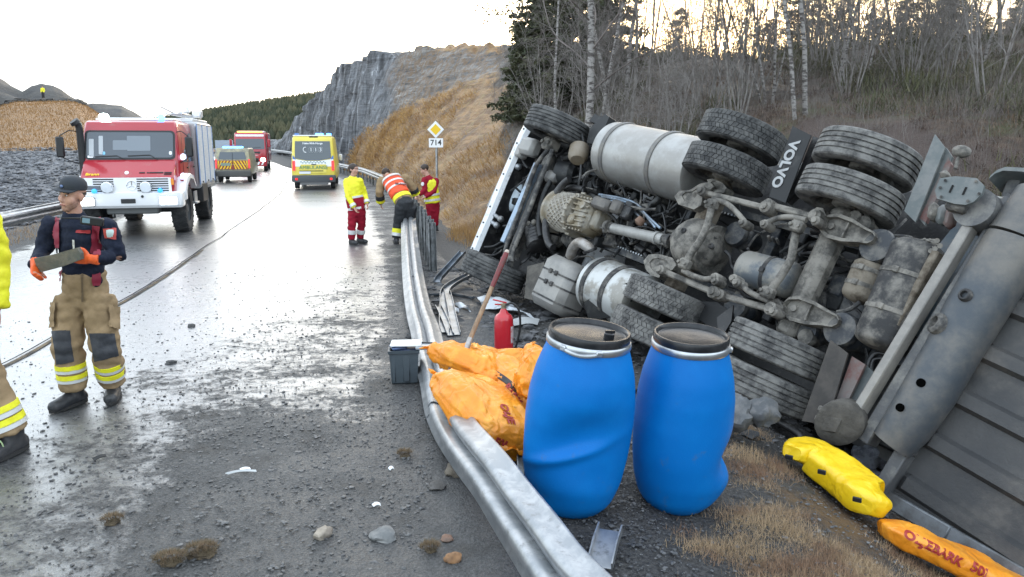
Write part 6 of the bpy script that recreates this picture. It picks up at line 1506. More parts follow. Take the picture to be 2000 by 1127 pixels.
mb = MB(); mb.box(c, (.155, .04, .062), Rr, ch=.008); ra = mb.build('radio', BLACKP, pr); mb = MB(); mb.tube([c + Rr @ Vector((-.075, 0, .01)), c + Rr @ Vector((-.20, -.01, -.005))], [.008, .004], 8); mb.build('antenna', BLACKP, ra)
mb = MB(); mb.box(c + Rr @ Vector((-.035, -.021, .002)), (.05, .004, .035), Rr); mb.build('radio_screen', mat('lit_lcd', (.15, .25, .30), .3), ra)
# the slab in his hands
a, b, c_, d_ = P(66, 505, Y1 - .30), P(150, 484, Y1 - .36), P(158, 507, Y1 - .34), P(80, 532, Y1 - .30); n_ = (b - a).cross(d_ - a).normalized(); cc = (a + b + c_ + d_)/4
n_ = n_ if n_.y > 0 else -n_
sl_ = strip if False else None
mb = MB(); out = [a, a.lerp(b, .4) + Vector((0, 0, -.006)), b, b.lerp(c_, .5) + Vector((.012, 0, 0)), c_, c_.lerp(d_, .5) + Vector((0, 0, -.008)), d_, d_.lerp(a, .5) + Vector((-.01, 0, 0))]
mb.prism([p - cc for p in out], n_*.035); so2 = mb.build('slab', mat('grey_slab', (.17, .155, .125), .75, col2=(.105, .11, .095), scale=9, bump=.008, bscale=25), ang=20, label='grey broken slab held at the waist by the firefighter', cat='slab'); so2.location = cc

# ---- colleague leaving the frame on the left
Y5 = 4.75
J = dict(head=P(-100, 305, Y5), neck=P(-96, 357, Y5), chest=P(-90, 435, Y5), pelvis=P(-84, 590, Y5 + .02), shL=P(-152, 392, Y5 + .1), elL=P(-168, 485, Y5 + .1), haL=P(-144, 565, Y5 - .1),
    shR=P(-46, 398, Y5 + .05), elR=P(-10, 495, Y5 + .12), haR=P(-8, 605, Y5 + .05), hipL=P(-112, 612, Y5), knL=P(-142, 745, Y5 - .2), anL=P(-130, 860, Y5 - .25), toeL=G(-190, 905), hipR=P(-70, 612, Y5), knR=P(-34, 745, Y5 + .05), anR=P(22, 868, Y5 + .08), toeR=G(-26, 912))
for k in ('toeL', 'toeR'): J[k].z = .012
J['anL'].z = .10; J['anR'].z = .11
pr5, Jl, q, R, jk5, tr5, sd5, f5, base5 = person('person at the left edge of the frame in a yellow hi-vis jacket and tan trousers', J, (-.9, -.4, 0),
    dict(trousers=TAN, jacket=HIVIS, hair='short', leg_r=(.135, .12, .118), hem=.90, torso=1.22, arm_r=(.095, .085, .07), jacket_hem=-.28, torso_bands=((.02, .03, REFL), (-.10, .02, TAN), (.50, .035, REFL), (-.2, .02, REFL)), leg_bands=((.48, .022, HIVIS), (.56, .018, REFL), (.68, .022, HIVIS), (.76, .018, REFL)), boot=1.3, wr=.018), vox=.018, s=1.05)
q0 = J['anR'] - base5 + Vector((0, -.10, -.02)); mb = MB(); mb.tube([q0 + Vector((.03*math.sin(t), -.02, .06*math.cos(t))) for t in np.linspace(0, 6.0, 14)], .005, 6); mb.build('boot_loop', mat('green_cord', (.32, .42, .22), .6), pr5)

# ---- paramedic
Y2 = 15.9; M2 = 93.1
def jp(Y, **kw): return {k: P(v[0], v[1], Y + (v[2] if len(v) > 2 else 0)) for k, v in kw.items()}
J = jp(Y2, head=(691, 331), neck=(689, 348), chest=(689, 368), pelvis=(697, 408), shL=(677, 355), elL=(679, 383, -.15), haL=(692, 406, -.22), shR=(703, 354), elR=(713, 380, .1), haR=(717, 398, -.02),
    hipL=(690, 413), knL=(687, 440, -.05), anL=(687, 466), toeL=(697, 474, -.15), hipR=(704, 413), knR=(706, 440, .1), anR=(703, 464, .2), toeR=(714, 471, .1))
for k in ('toeL', 'toeR'): J[k].z = .012
J['anL'].z = J['anR'].z = .09
pr2, Jl, q, R, jk2, tr2, sd2, f2, base2 = person('paramedic with dark hair, yellow and red jacket and red trousers standing on the road', J, (.85, -.5, 0),
    dict(trousers=REDC, jacket=HIVIS, hair='bun', leg_r=(.108, .082, .078), torso=1.0, jacket_hem=.0, wr=.018, torso_bands=((.56, .03, REFL), (.05, .03, REFL)), arm_bands=((.78, .03, REFL),), leg_bands=((.42, .045, REFL),), arm_r=(.070, .056, .046)), vox=.022)
mb = MB(); p0 = mix_(Jl['pelvis'], Jl['chest'], .30); d = (Jl['chest'] - Jl['pelvis']).normalized(); loft(mb, [p0 - d*.085, p0 + d*.10], [(.191, .142), (.193, .144)], sd2, 28); mb.build('red_panel', REDC, jk2)

# ---- firefighter bending over, seen from behind
Y3 = 16.0
J = jp(Y3, head=(754, 340, .62), neck=(760, 345, .48), chest=(770, 360, .28), pelvis=(792, 398, -.10), shL=(745, 352, .40), elL=(741, 376, .28), haL=(744, 398, .40), shR=(790, 347, .45), elR=(806, 366, .52), haR=(814, 382, .60),
    hipL=(784, 402, -.10), knL=(778, 436, .02), anL=(774, 463, -.02), toeL=(770, 471, .22), hipR=(802, 402, -.05), knR=(800, 434, .12), anR=(800, 460, .1), toeR=(798, 467, .35))
for k in ('toeL', 'toeR'): J[k].z = .012
J['anL'].z = J['anR'].z = .09
pr3, Jl, q, R, jk3, tr3, sd3, f3, base3 = person('firefighter bending over the torn rail in an orange hi-vis vest and black trousers', J, (-.35, .75, -.6),
    dict(trousers=BLKC, jacket=TAN, hair='short', leg_r=(.135, .11, .10), torso=1.10, jacket_hem=.12, leg_bands=((.44, .045, HIVIS), (.66, .035, REFL)), arm_bands=((.70, .03, HIVIS), (.45, .05, BLKC)), arm_r=(.10, .085, .07)), vox=.022)
mb = MB(); loft(mb, [mix_(Jl['pelvis'], Jl['chest'], .42), mix_(Jl['pelvis'], Jl['chest'], .62), Jl['chest'], mix_(Jl['chest'], Jl['neck'], .5), mix_(Jl['chest'], Jl['neck'], .9)], [(.205, .155), (.21, .16), (.215, .16), (.21, .15), (.13, .10)], sd3, 24); vst = remesh('hi_vis_vest', mb, HIORG, pr3, .022, 2, .012, 9)
for t in (.72, .98, 1.22):
    p0 = Jl['pelvis'] + (Jl['chest'] - Jl['pelvis'])*t; d = (Jl['chest'] - Jl['pelvis']).normalized(); mb = MB(); loft(mb, [p0 - d*.022, p0 + d*.022], [(.222, .170)]*2, sd3, 28); mb.build('reflective_band', REFL, vst)
mb = MB(); loft(mb, [mix_(Jl['pelvis'], Jl['chest'], .20), mix_(Jl['pelvis'], Jl['chest'], .36)], [(.20, .152), (.203, .155)], sd3, 28); mb.build('yellow_hem', HIVIS, jk3)
bv3 = bvh_of(vst, base3); ey3 = Vector((0, 0, CAM_H)) - base3
# printed line across the back of the vest
p0 = P(783, 360, Y3) - base3; h_ = bv3.ray_cast(ey3, (p0 - ey3).normalized())
if h_[0] is not None:
    n_ = h_[1]; xd = sd3 - n_*sd3.dot(n_); yd = n_.cross(xd.normalized())
    yd = yd if yd.z > 0 else -yd
    txt('BRANN', .075, mat('vest_print', (.16, .03, .02), .6), 'back_print', vst, plane_xf(h_[0] + n_*.012, xd if xd.cross(yd).dot(n_) > 0 else -xd, yd), .002, .003)

# ---- ambulance worker behind the rail
Y4 = 18.6
J = jp(Y4, head=(829, 331, 0), neck=(836, 346), chest=(841, 364), pelvis=(845, 396), shL=(829, 352, -.12), elL=(829, 372, -.2), haL=(818, 381, -.25), shR=(852, 353, .1), elR=(848, 374, -.1), haR=(830, 385, -.25),
    hipL=(840, 399, -.05), knL=(842, 420, -.05), anL=(842, 440), toeL=(836, 446, -.1), hipR=(850, 399, .05), knR=(849, 421), anR=(849, 440), toeR=(843, 446, 0))
for k in ('toeL', 'toeR'): J[k].z = gz(J[k].x, J[k].y) + .012
J['anL'].z = J['toeL'].z + .09; J['anR'].z = J['toeR'].z + .09
pr4, Jl, q, R, jk4, tr4, sd4, f4, base4 = person('ambulance worker in yellow vest over red shirt behind the guard posts', J, (-.88, -.35, -.35),
    dict(trousers=REDC, jacket=REDC, hair='short', leg_r=(.12, .10, .09), torso=1.0, jacket_hem=-.1, arm_r=(.075, .062, .05)), vox=.024)
mb = MB(); loft(mb, [mix_(Jl['pelvis'], Jl['chest'], -.02), mix_(Jl['pelvis'], Jl['chest'], .4), mix_(Jl['pelvis'], Jl['chest'], .8), mix_(Jl['chest'], Jl['neck'], .3), mix_(Jl['chest'], Jl['neck'], .75)], [(.20, .16), (.195, .15), (.20, .15), (.205, .14), (.13, .10)], sd4, 24); vst = remesh('hi_vis_vest', mb, HIVIS, pr4, .024, 2, .012, 9)
for t in (.18, .50): p0 = mix_(Jl['pelvis'], Jl['chest'], t); d = (Jl['chest'] - Jl['pelvis']).normalized(); mb = MB(); loft(mb, [p0 - d*.025, p0 + d*.025], [(.212, .168)]*2, sd4, 28); mb.build('reflective_band', REFL, vst)
mb = MB(); c = mix_(Jl['shL'], Jl['elL'], .35) + Vector((-.03, -.075, 0)); mb.cyl(c, c + Vector((-.01, -.012, 0)), .045, n=14); mb.build('sleeve_badge', mat('badge_white', (.7, .72, .74), .5), jk4)

# ---- tiny onlooker on the spoil heap
Y6 = 108.0
ft = P(86, 200, Y6)
J = {k: Vector((ft.x + a, Y6 + b, ft.z + .45 + c)) for k, (a, b, c) in dict(head=(0, 0, 1.68), neck=(0, 0, 1.5), chest=(0, 0, 1.3), pelvis=(0, 0, .95), shL=(-.19, 0, 1.42), elL=(-.25, 0, 1.14), haL=(-.22, -.1, .9), shR=(.19, 0, 1.42), elR=(.26, 0, 1.14), haR=(.22, -.1, .9), hipL=(-.09, 0, .9), knL=(-.1, -.03, .5), anL=(-.1, 0, .09), toeL=(-.1, -.15, 0), hipR=(.09, 0, .9), knR=(.1, -.03, .5), anR=(.1, 0, .09), toeR=(.12, -.15, 0)).items()}
person('distant person in a pale hi-vis top standing on the dark spoil heap', J, (0, -1, 0), dict(trousers=BLKC, jacket=HIVIS, hair='short', torso=1.1), vox=.04)
# ================================================================== VEHICLES
FRED = mat('fire_engine_red', (.36, .016, .028), .28, coat=.6, dust=(.30, .10, .09), dscale=3, dlo=.56, dhi=.8)
FWHITE = mat('vehicle_white', (.78, .79, .80), .3, coat=.4)
VGLASS = mat('vehicle_glass', (.050, .065, .080), .06, spec=.8)
VBLK = mat('vehicle_black', (.015, .016, .018), .5)
VTYRE = mat('vehicle_tyre', (.022, .023, .025), .8, col2=(.05, .05, .05), scale=8)
CHROME = mat('chrome', (.7, .72, .75), .12, 1.0)
BLUEL = mat('lit_blue_lamp', (.02, .12, .7), .2, emit=(.05, .35, 1.0), estr=6.0)
WHITEL = mat('lit_headlamp', (.9, .9, .85), .2, emit=(1.0, .98, .92), estr=7.0)
AMBERL = mat('amber_lamp', (.75, .25, .02), .25)
REDL = mat('red_lamp', (.45, .015, .02), .2, emit=(1.0, .03, .03), estr=.5)
SILV = mat('brushed_silver', (.42, .43, .44), .35, .6)
SHUT = mat('roller_shutter', (.62, .68, .75), .35, .1, stretch=(1, 1, 12), col2=(.72, .77, .82), scale=3)
def vframe(x, y, ang):                   # local x = to the right in the picture, y = away from the camera, z up
    a = math.radians(ang); c, s = math.cos(a), math.sin(a)
    M = Matrix(((c, -s, 0, x), (s, c, 0, y), (0, 0, 1, gz(x, y) if False else float(road_z(y)) + .008), (0, 0, 0, 1))); return M
def off_tyre(R, wd, lug=True):
    mb = MB(); h = wd/2; mb.lathe([(R*.56, -h*.8), (R*.80, -h), (R*.95, -h*.92), (R*.975, -h*.7), (R*.975, h*.7), (R*.95, h*.92), (R*.80, h), (R*.56, h*.8)], (0, 0, 0), (1, 0, 0), 40, False, False)
    if lug:
        for k in range(22):
            for sg in (-1, 1):
                a = 2*PI*(k + (.5 if sg > 0 else 0))/22; c = Vector((sg*h*.48, math.cos(a)*R*.985, math.sin(a)*R*.985)); Rm = Matrix.Rotation(a, 3, 'X') @ Matrix.Rotation(sg*.5, 3, 'Z') if False else Matrix.Rotation(a - PI/2, 3, 'X') @ Matrix.Rotation(sg*.45, 3, 'Z')
                mb.box(c, (h*.95, R*.13, R*.05), Rm)
    return mb
def hub_mb(R, wd, sg):
    mb = MB(); h = wd/2; mb.lathe([(R*.58, -h*.7), (R*.58, h*.7)], (0, 0, 0), (1, 0, 0), 28, False, False); mb.lathe([(R*.57, sg*h*.45), (R*.40, sg*h*.25), (R*.22, sg*h*.35), (R*.16, sg*h*.7), (.01, sg*h*.72)], (0, 0, 0), (1, 0, 0), 28, False, False)
    for k in range(8): a = 2*PI*k/8; mb.cyl((sg*h*.25, math.cos(a)*R*.3, math.sin(a)*R*.3), (sg*h*.42, math.cos(a)*R*.3, math.sin(a)*R*.3), .018, n=6)
    return mb
def vwheels(v, spots, R, wd, lug, hubm):
    me = off_tyre(R, wd, lug).mesh('wheel', VTYRE); hm = {s: hub_mb(R, wd, s).mesh('hub', hubm) for s in (-1, 1)}
    for x, y in spots:
        o = link('wheel', me, v); o.location = (x, y, R); link('hub', hm[1 if x > 0 else -1], o)
def prof_body(mb, prof, W, ch=.06, taper=None):     # side profile (y, z) swept across the width with rounded long edges and inward lean above the belt
    n = len(prof); out = []
    for x, k in ((-W/2, 1), (-W/2 + ch*.3, .4), (-W/2 + ch, 0), (W/2 - ch, 0), (W/2 - ch*.3, .4), (W/2, 1)):
        cy = sum(p[0] for p in prof)/n; cz = sum(p[1] for p in prof)/n; ring = []
        for y, z in prof:
            yy = y + (ch*k*(1 if y < cy else -1)); zz = z + (ch*k*(1 if z < cz else -1)); xx = x
            if taper and z > taper[0]: xx = x*(1 - taper[1]*(z - taper[0]))
            ring.append((xx, yy, zz))
        out.append(ring)
    mb.rings(out); return mb
def plate(v, nm, m, pts, d=.012, ang=38, parent=None):        # thin panel: outline points plus thickness towards the camera (-y) unless given
    ps = [Vector(p) for p in pts]; n_ = (ps[1] - ps[0]).cross(ps[-1] - ps[0]).normalized(); mb = MB(); mb.prism(ps, n_*d); return mb.build(nm, m, parent or v, ang=ang)
def rrect(cx, cz, w, h, r, y, n=4, yf=None):                    # rounded rectangle facing the camera
    pts = []
    for (sx, sz, a0) in ((1, -1, -PI/2), (1, 1, 0), (-1, 1, PI/2), (-1, -1, PI)):
        for k in range(n + 1):
            a = a0 + PI/2*k/n; X = cx + sx*(w/2 - r) + math.cos(a)*r; Z = cz + sz*(h/2 - r) + math.sin(a)*r; pts.append((X, y if yf is None else yf(Z), Z))
    return pts

# ---- red off-road fire engine in the near lane
v = thing('fire_truck', 'red off-road fire truck with white front bumper facing the camera, nearest on the left', 'fire truck', M=vframe(-8.90, 18.15, 13.5))
vwheels(v, [(.93, .15), (-.93, .15), (.93, 3.45), (-.93, 3.45)], .56, .36, True, mat('grey_hub', (.07, .075, .08), .6))
mb = MB(); prof_body(mb, [(-.92, .88), (-.96, 1.30), (-.90, 1.36), (-.42, 1.72), (-.40, .88)], 1.96, .05); mb.build('bonnet', FRED, v)
mb = MB(); prof_body(mb, [(-.42, .95), (-.42, 1.70), (-.20, 2.40), (-.10, 2.58), (.02, 2.62), (1.66, 2.62), (1.70, 2.5), (1.70, .95)], 2.10, .07, (1.6, .05)); cab_ = mb.build('cab', FRED, v)
ws = lambda z: -.42 + (z - 1.70)*.314 - .004
plate(v, 'windscreen_seal', VBLK, rrect(0, 2.06, 1.92, .66, .09, 0, yf=lambda z: ws(z)), .016, parent=cab_)
wsg = plate(v, 'windscreen', VGLASS, rrect(0, 2.06, 1.84, .58, .07, 0, yf=lambda z: ws(z) - .014), .012, parent=cab_)
for x0, x1, z in ((-.74, -.28, 1.80), (-.05, .42, 1.815)): mb = MB(); mb.bar((x0, ws(z) - .035, z), (x1, ws(z + .02) - .035, z + .02), .018, .02); mb.bar((x1, ws(z) - .035, z + .02), (x1 + .16, ws(1.74) - .03, 1.73), .014, .014); mb.build('wiper', VBLK, cab_)
for x, z, w_, h_, m in ((-.62, 2.06, .09, .42, mat('pale_reflection', (.42, .45, .47), .6)), (-.82, 2.0, .10, .40, mat('pale_reflection', (.42, .45, .47), .6)), (.18, 2.10, .5, .34, mat('grey_reflection', (.20, .23, .26), .6)), (-.22, 2.06, .3, .22, mat('grey_reflection', (.20, .23, .26), .6)), (-.84, 1.80, .12, .05, FWHITE), (.86, 1.88, .06, .08, FWHITE), (-.56, 1.88, .06, .07, mat('blue_sticker', (.2, .5, .75), .5))):
    plate(v, 'windscreen_reflection' if h_ > .1 else 'sticker', m, rrect(x, z, w_, h_, .02, 0, yf=lambda q: ws(q) - .027), .003, parent=wsg)  # flat pale and grey plates on the glass, reflections put in as colour
mb = MB(); prof_body(mb, [(-1.0, .66), (-1.06, .72), (-1.06, 1.0), (-.98, 1.02), (-.70, 1.02), (-.70, .66)], 2.32, .05); bmp = mb.build('front_bumper', FWHITE, v)
for sx in (-1, 1):
    mb = MB(); prof_body(mb, [(-.80, .80), (-.86, 1.00), (-.55, 1.34), (.0, 1.40), (.42, 1.34), (.72, 1.05), (.70, 1.0), (.40, 1.26), (.0, 1.31), (-.45, 1.2), (-.66, .98), (-.66, .80)], .36, .03); o = mb.build('wheel_arch', FWHITE, v); o.location = (sx*1.0, .15, 0)
    plate(v, 'headlamp_surround', CHROME, rrect(sx*.86, .82, .40, .22, .03, -1.064), .012, parent=bmp); plate(v, 'headlamp', WHITEL, rrect(sx*.86, .82, .35, .17, .025, -1.078), .012, parent=bmp)
    mb = MB(); mb.lathe([(.13, 0), (.135, -.03), (.12, -.06), (.02, -.07)], (sx*.40, -1.02, 1.13), (0, 1, 0), 24); sp = mb.build('spot_lamp', CHROME, v); mb = MB(); mb.lathe([(.11, -.068), (.11, -.076), (.01, -.082)], (sx*.40, -1.02, 1.13), (0, 1, 0), 24); mb.build('lens', mat('lamp_lens', (.62, .66, .70), .15), sp)
    mb = MB(); mb.lathe([(.045, 0), (.055, -.05), (.05, -.09), (.02, -.11)], (sx*.68 + .02, -1.0, 1.05), (0, 1, 0), 16); mb.build('blue_flasher', mat('blue_lens', (.03, .25, .60), .2, emit=(.05, .4, 1), estr=.6), v)
plate(v, 'number_plate', VBLK, rrect(0.02, .82, .30, .10, .01, -1.064), .014, parent=bmp); mb = MB(); mb.cyl((.32, -1.06, .92), (.32, -1.08, .92), .03, n=12); mb.build('tow_eye', VBLK, bmp)
gr_ = plate(v, 'grille', FWHITE, rrect(0, 1.17, 1.86, .34, .02, -.962), .020)
for k in range(6):
    for x, w_ in ((-.48, .42), (.54, .66)): plate(v, 'grille_slot', mat('slot_black', (.012, .012, .013), .7), rrect(x if k < 4 or x > 0 else x - .2, 1.305 - k*.052, w_, .026, .004, -.984), .003, parent=gr_)
plate(v, 'name_badge', mat('grey_badge', (.12, .13, .14), .5), rrect(-.72, 1.12, .36, .09, .01, -.985), .006, parent=gr_)
mb = MB(); mb.tube([(.10 + .10*math.cos(t), -.99, 1.17 + .10*math.sin(t)) for t in np.linspace(0, 2*PI, 21)], .009, 6, cap=False)
for a in (90, 210, 330): mb.tube([(.10, -.99, 1.17), (.10 + .1*math.cos(math.radians(a)), -.99, 1.17 + .1*math.sin(math.radians(a)))], .009, 6)
mb.build('star_emblem', CHROME, gr_)
bny = lambda z: -.905 + (z - 1.36)/(.36)*.48 - .004
for k, (x, w_) in enumerate(((.30, .12), (.42, .04), (.60, .30), (.85, .16), (.85, .16))): plate(v, 'air_slot', mat('slot_black', (.012, .012, .013), .7), rrect(x, 1.44 - (.035 if k == 4 else 0), w_, .022, .004, 0, yf=bny), .006)
mb = MB(); mb.lathe([(.045, 0), (.045, .012)], (-.02, bny(1.44), 1.44), (0, -.8, .6), 16); mb.build('round_emblem', FWHITE, v)
txt('Brann', .12, mat('yellow_script', (.85, .55, .02), .5), 'lettering', v, plane_xf((-.72, bny(1.415) - .012, 1.415), (1, 0, 0), (0, .8, .6)), .002, .003)
for sx in (-1, 1): plate(v, 'indicator', AMBERL, rrect(sx*.955, 1.24, .06, .14, .01, -.965), .02)
mb = MB(); mb.tube([(-1.02, -.38, 1.35), (-1.02, -.38, 2.42), (-1.03, -.40, 2.52), (-1.08, -.44, 2.56)], [.075, .075, .08, .085], 14); mb.cyl((-1.06, -.43, 2.54), (-1.10, -.46, 2.60), .11, .10, n=16); mb.build('snorkel', VBLK, v)
for sx, xm, ym in ((-1, -1.40, -.55), (1, 1.28, -.42)):
    mb = MB(); mb.box((xm, ym, 2.02), (.17, .08, .46), ch=.03); mr_ = mb.build('mirror', VBLK, v); mb = MB(); mb.tube([(sx*1.0, -.25, 2.36), ((sx*1.0 + xm)/2, ym, 2.38), (xm, ym, 2.26)], .012, 6); mb.tube([(sx*1.0, -.25, 1.62), ((sx*1.0 + xm)/2, ym, 1.70), (xm, ym, 1.80)], .012, 6); mb.build('mirror_arm', VBLK, mr_)
for (x, y, z) in ((1.12, -.34, 1.72), (1.12, -.52, 1.28)): mb = MB(); mb.lathe([(.05, 0), (.065, .05), (.06, .11), (.02, .14)], (x, y, z), (0, 0, 1), 14); mb.build('work_lamp', mat('lamp_lit_pale', (.7, .75, .9), .2, emit=(.6, .7, 1), estr=1.2), v); mb = MB(); mb.tube([(x - .14, y + .1, z - .05), (x, y, z - .02)], .02, 6); mb.build('lamp_bracket', FRED, v)
for y0, y1, zb in ((.02, .62, 1.66), (.78, 1.5, 1.66)):
    mb = MB(); mb.prism([(1.035, y0 + .04, zb), (1.035, y1, zb), (.995, y1, 2.36), (.995, y0 + .16, 2.36)], (.012, 0, 0)); mb.build('side_window', VGLASS, cab_)
for y0 in (.0, .72): mb = MB(); mb.box((1.052, y0, 1.7), (.006, .02, 1.3)); mb.build('door_gap', VBLK, cab_)
for y in (.55, 1.45): mb = MB(); mb.box((1.06, y, 1.52), (.03, .14, .035), ch=.006); mb.build('door_handle', VBLK, cab_)
mb = MB(); mb.box((0, 3.1, 1.80), (2.28, 2.66, 1.72), ch=.05); bdy = mb.build('equipment_body', SILV, v)
for k, y in enumerate((2.15, 3.1, 3.98)): mb = MB(); mb.box((1.142, y, 1.82), (.012, .80, 1.5), ch=.004); mb.build('roller_shutter', SHUT, bdy)
for y in (1.73, 2.62, 3.54, 4.38): mb = MB(); mb.box((1.146, y, 1.82), (.022, .06, 1.56)); mb.build('shutter_post', mat('blue_trim', (.20, .32, .55), .4), bdy)
for y in (2.15, 3.1, 3.98): mb = MB(); mb.box((1.155, y, 1.10), (.02, .12, .04)); mb.build('shutter_handle', VBLK, bdy)
mb = MB(); mb.box((0, 3.1, 2.70), (2.1, 2.5, .10), ch=.02); rf_ = mb.build('roof_deck', FWHITE, v); mb = MB(); mb.box((0, .9, 2.66), (1.7, 1.2, .06), ch=.02); mb.build('roof_hatch', FWHITE, v)
for x in (.55, .9): mb = MB(); mb.tube([(x, 1.2, 2.84), (x, 4.2, 2.84)], .025, 8); mb.build('ladder_rail', SILV, v)
for k in range(8): mb = MB(); mb.tube([(.55, 1.4 + k*.36, 2.84), (.9, 1.4 + k*.36, 2.84)], .018, 6); mb.build('ladder_rung', SILV, v)
mb = MB(); mb.lathe([(.06, 0), (.14, .06), (.12, .18), (.05, .24)], (.80, 2.3, 2.86), (0, 0, 1), 18); mb.build('search_light', FWHITE, v); mb = MB(); mb.box((1.02, 2.9, 2.90), (.22, .4, .2), ch=.03); mb.build('search_light', FWHITE, v)
mb = MB(); mb.tube([(.62, 1.9, 2.86), (.35, 1.6, 3.02)], .02, 6); mb.build('mast', SILV, v)
for x, m, sc in ((.64, BLUEL, 1.0), (-.60, mat('lit_white_green', (.8, 1, .95), .2, emit=(.75, 1.0, .93), estr=6), 1.5)):
    mb = MB(); mb.lathe([(.07*sc, 0), (.075*sc, .08), (.055*sc, .13), (.01, .15)], (x, .05, 2.64), (0, 0, 1), 18); mb.build('beacon', m, v)
mb = MB(); mb.box((0, .15, .56), (1.5, .18, .18), ch=.04); mb.build('front_axle', VBLK, v); mb = MB(); mb.box((0, 1.9, .80), (.9, 4.6, .3), ch=.04); mb.build('chassis', VBLK, v); mb = MB(); mb.box((.05, -.72, .62), (1.1, .3, .22), ch=.03); mb.build('winch', mat('winch_grey', (.10, .105, .105), .6), v); mb = MB(); mb.box((0, 3.45, .56), (1.5, .18, .18), ch=.04); mb.build('rear_axle', VBLK, v)
for sx in (-1, 1):
    mb = MB(); mb.box((sx*1.0, 1.2, .62), (.28, .4, .05), ch=.01); mb.box((sx*1.08, 1.2, .76), (.03, .4, .3)); mb.build('step', SILV, v); mb = MB(); mb.box((sx*1.0, 2.45, .82), (.3, .9, .5), ch=.03); mb.build('side_locker', VBLK, v)
mb = MB(); prof_body(mb, [(2.72, .94), (2.80, 1.10), (3.1, 1.3), (3.8, 1.3), (4.1, 1.10), (4.16, .94), (4.4, .94), (4.4, .9), (2.6, .9), (2.6, .94)], 2.26, .02); mb.build('rear_arch', mat('arch_grey', (.2, .21, .22), .5), v)

# ---- vans seen from behind
def van(name, label, cat, x, y, ang, W, H, L, colr, lower, R=.34):
    v = thing(name, label, cat, M=vframe(x, y, ang)); lean = .06
    mb = MB(); prof_body(mb, [(0.02, .42), (0, 1.0), (.03, 1.25), (.14, H - .16), (.24, H), (L - 1.8, H), (L - 1.35, H - .15), (L - .75, 1.35), (L - .1, 1.1), (L, .9), (L, .42)], W, .09, (1.05, lean)); b = mb.build('body', colr, v)
    mb = MB(); prof_body(mb, [(-.10, .36), (-.10, .62), (-.04, .68), (.3, .68), (.3, .36)], W + .02, .06); bp = mb.build('rear_bumper', lower, v)
    vwheels(v, [(W/2 - .16, .85), (-W/2 + .16, .85), (W/2 - .16, L - .85), (-W/2 + .16, L - .85)], R, .22, False, mat('grey_hub', (.07, .075, .08), .6))
    mb = MB(); mb.box((0, L/2, .38), (W*.8, L*.9, .16)); mb.build('underbody', VBLK, v)
    return v, b, bp
ry_ = lambda H: (lambda z: .0 if z < 1.0 else (.03*(z - 1.0)/.25 if z < 1.25 else .03 + .11*(z - 1.25)/(H - .16 - 1.25)))
AMBY = mat('ambulance_yellow', (.76, .63, .09), .35, coat=.4, col2=(.70, .57, .07), scale=2)
v, b, bp = van('ambulance', 'yellow ambulance seen from behind with blue lights on its roof, driving away', 'ambulance', -9.42, 36.4, 11, 2.02, 2.50, 5.9, AMBY, mat('dark_bumper', (.06, .065, .07), .6), .36)
yf = lambda z: ry_(2.5)(z) - .006
plate(v, 'rear_window', VGLASS, [(-.84, yf(1.46), 1.46), (-.30, yf(1.36), 1.36), (.30, yf(1.36), 1.36), (.84, yf(1.46), 1.46), (.80, yf(2.26), 2.26), (-.80, yf(2.26), 2.26)], .014, parent=b)
plate(v, 'white_panel', FWHITE, [(-.92, yf(1.08), 1.08), (.92, yf(1.08), 1.08), (.93, yf(1.44), 1.44), (.30, yf(1.34), 1.34), (-.30, yf(1.34), 1.34), (-.93, yf(1.44), 1.44)], .008, parent=b)
plate(v, 'tailgate_panel', AMBY, rrect(0, .98, 1.2, .40, .04, 0, yf=lambda z: yf(z) - .010), .006, parent=b)
for sx in (-1, 1):
    plate(v, 'tail_lamp', REDL, rrect(sx*.90, 1.12, .13, .46, .03, 0, yf=lambda z: yf(z) - .012), .02, parent=b); plate(v, 'lower_lamp', REDL, rrect(sx*.80, .50, .12, .10, .02, -.105), .01, parent=bp)
    plate(v, 'window_post', mat('blue_film', (.05, .16, .45), .3), [(sx*.80, yf(1.42) - .012, 1.42), (sx*.95, yf(1.44) - .012, 1.44), (sx*.93, yf(1.62) - .012, 1.62)][::sx], .006, parent=b)
CHK = mat('checker_green', (.10, .24, .20), .5)
for k in range(16):
    for r_ in range(2):
        if (k + r_) % 2 == 0: plate(v, 'checker', CHK, rrect(-.56 + k*.074, 1.30 - r_*.05, .06, .045, .003, 0, yf=lambda z: yf(z) - .014), .003, parent=b)
GRT = mat('green_text', (.03, .24, .14), .5); WHT = mat('white_text', (.75, .77, .78), .5)
txt('AMBULANSE', .235, GRT, 'lettering', b, plane_xf((0.0, yf(1.03) - .024, 1.03), (1, 0, 0), (0, 0, 1)), .002, .0)
txt('Helse Midt-Norge', .125, WHT, 'lettering', b, plane_xf((0, yf(2.16) - .022, 2.16), (1, 0, 0), (0, .14, 1)), .002, .004)
for k, ch_ in enumerate('113'):
    plate(v, 'digit_frame', mat('frame_grey', (.30, .32, .34), .4), rrect(-.08 + k*.22, 1.86, .20, .26, .05, 0, yf=lambda z: yf(z) - .020), .003, parent=b); plate(v, 'digit_field', VGLASS, rrect(-.08 + k*.22, 1.86, .175, .235, .045, 0, yf=lambda z: yf(z) - .024), .003, parent=b)
    txt(ch_, .24, WHT, 'digit', b, plane_xf((-.08 + k*.22, yf(1.86) - .030, 1.86), (1, 0, 0), (0, .12, 1)), .001, .002)
mb = MB(); mb.tube([(-.30 + .09*math.cos(t) - .04, yf(1.86) - .026, 1.86 + .12*math.sin(t)) for t in np.linspace(1.2, 5.1, 10)], .022, 8); mb.build('phone_sign', WHT, b)
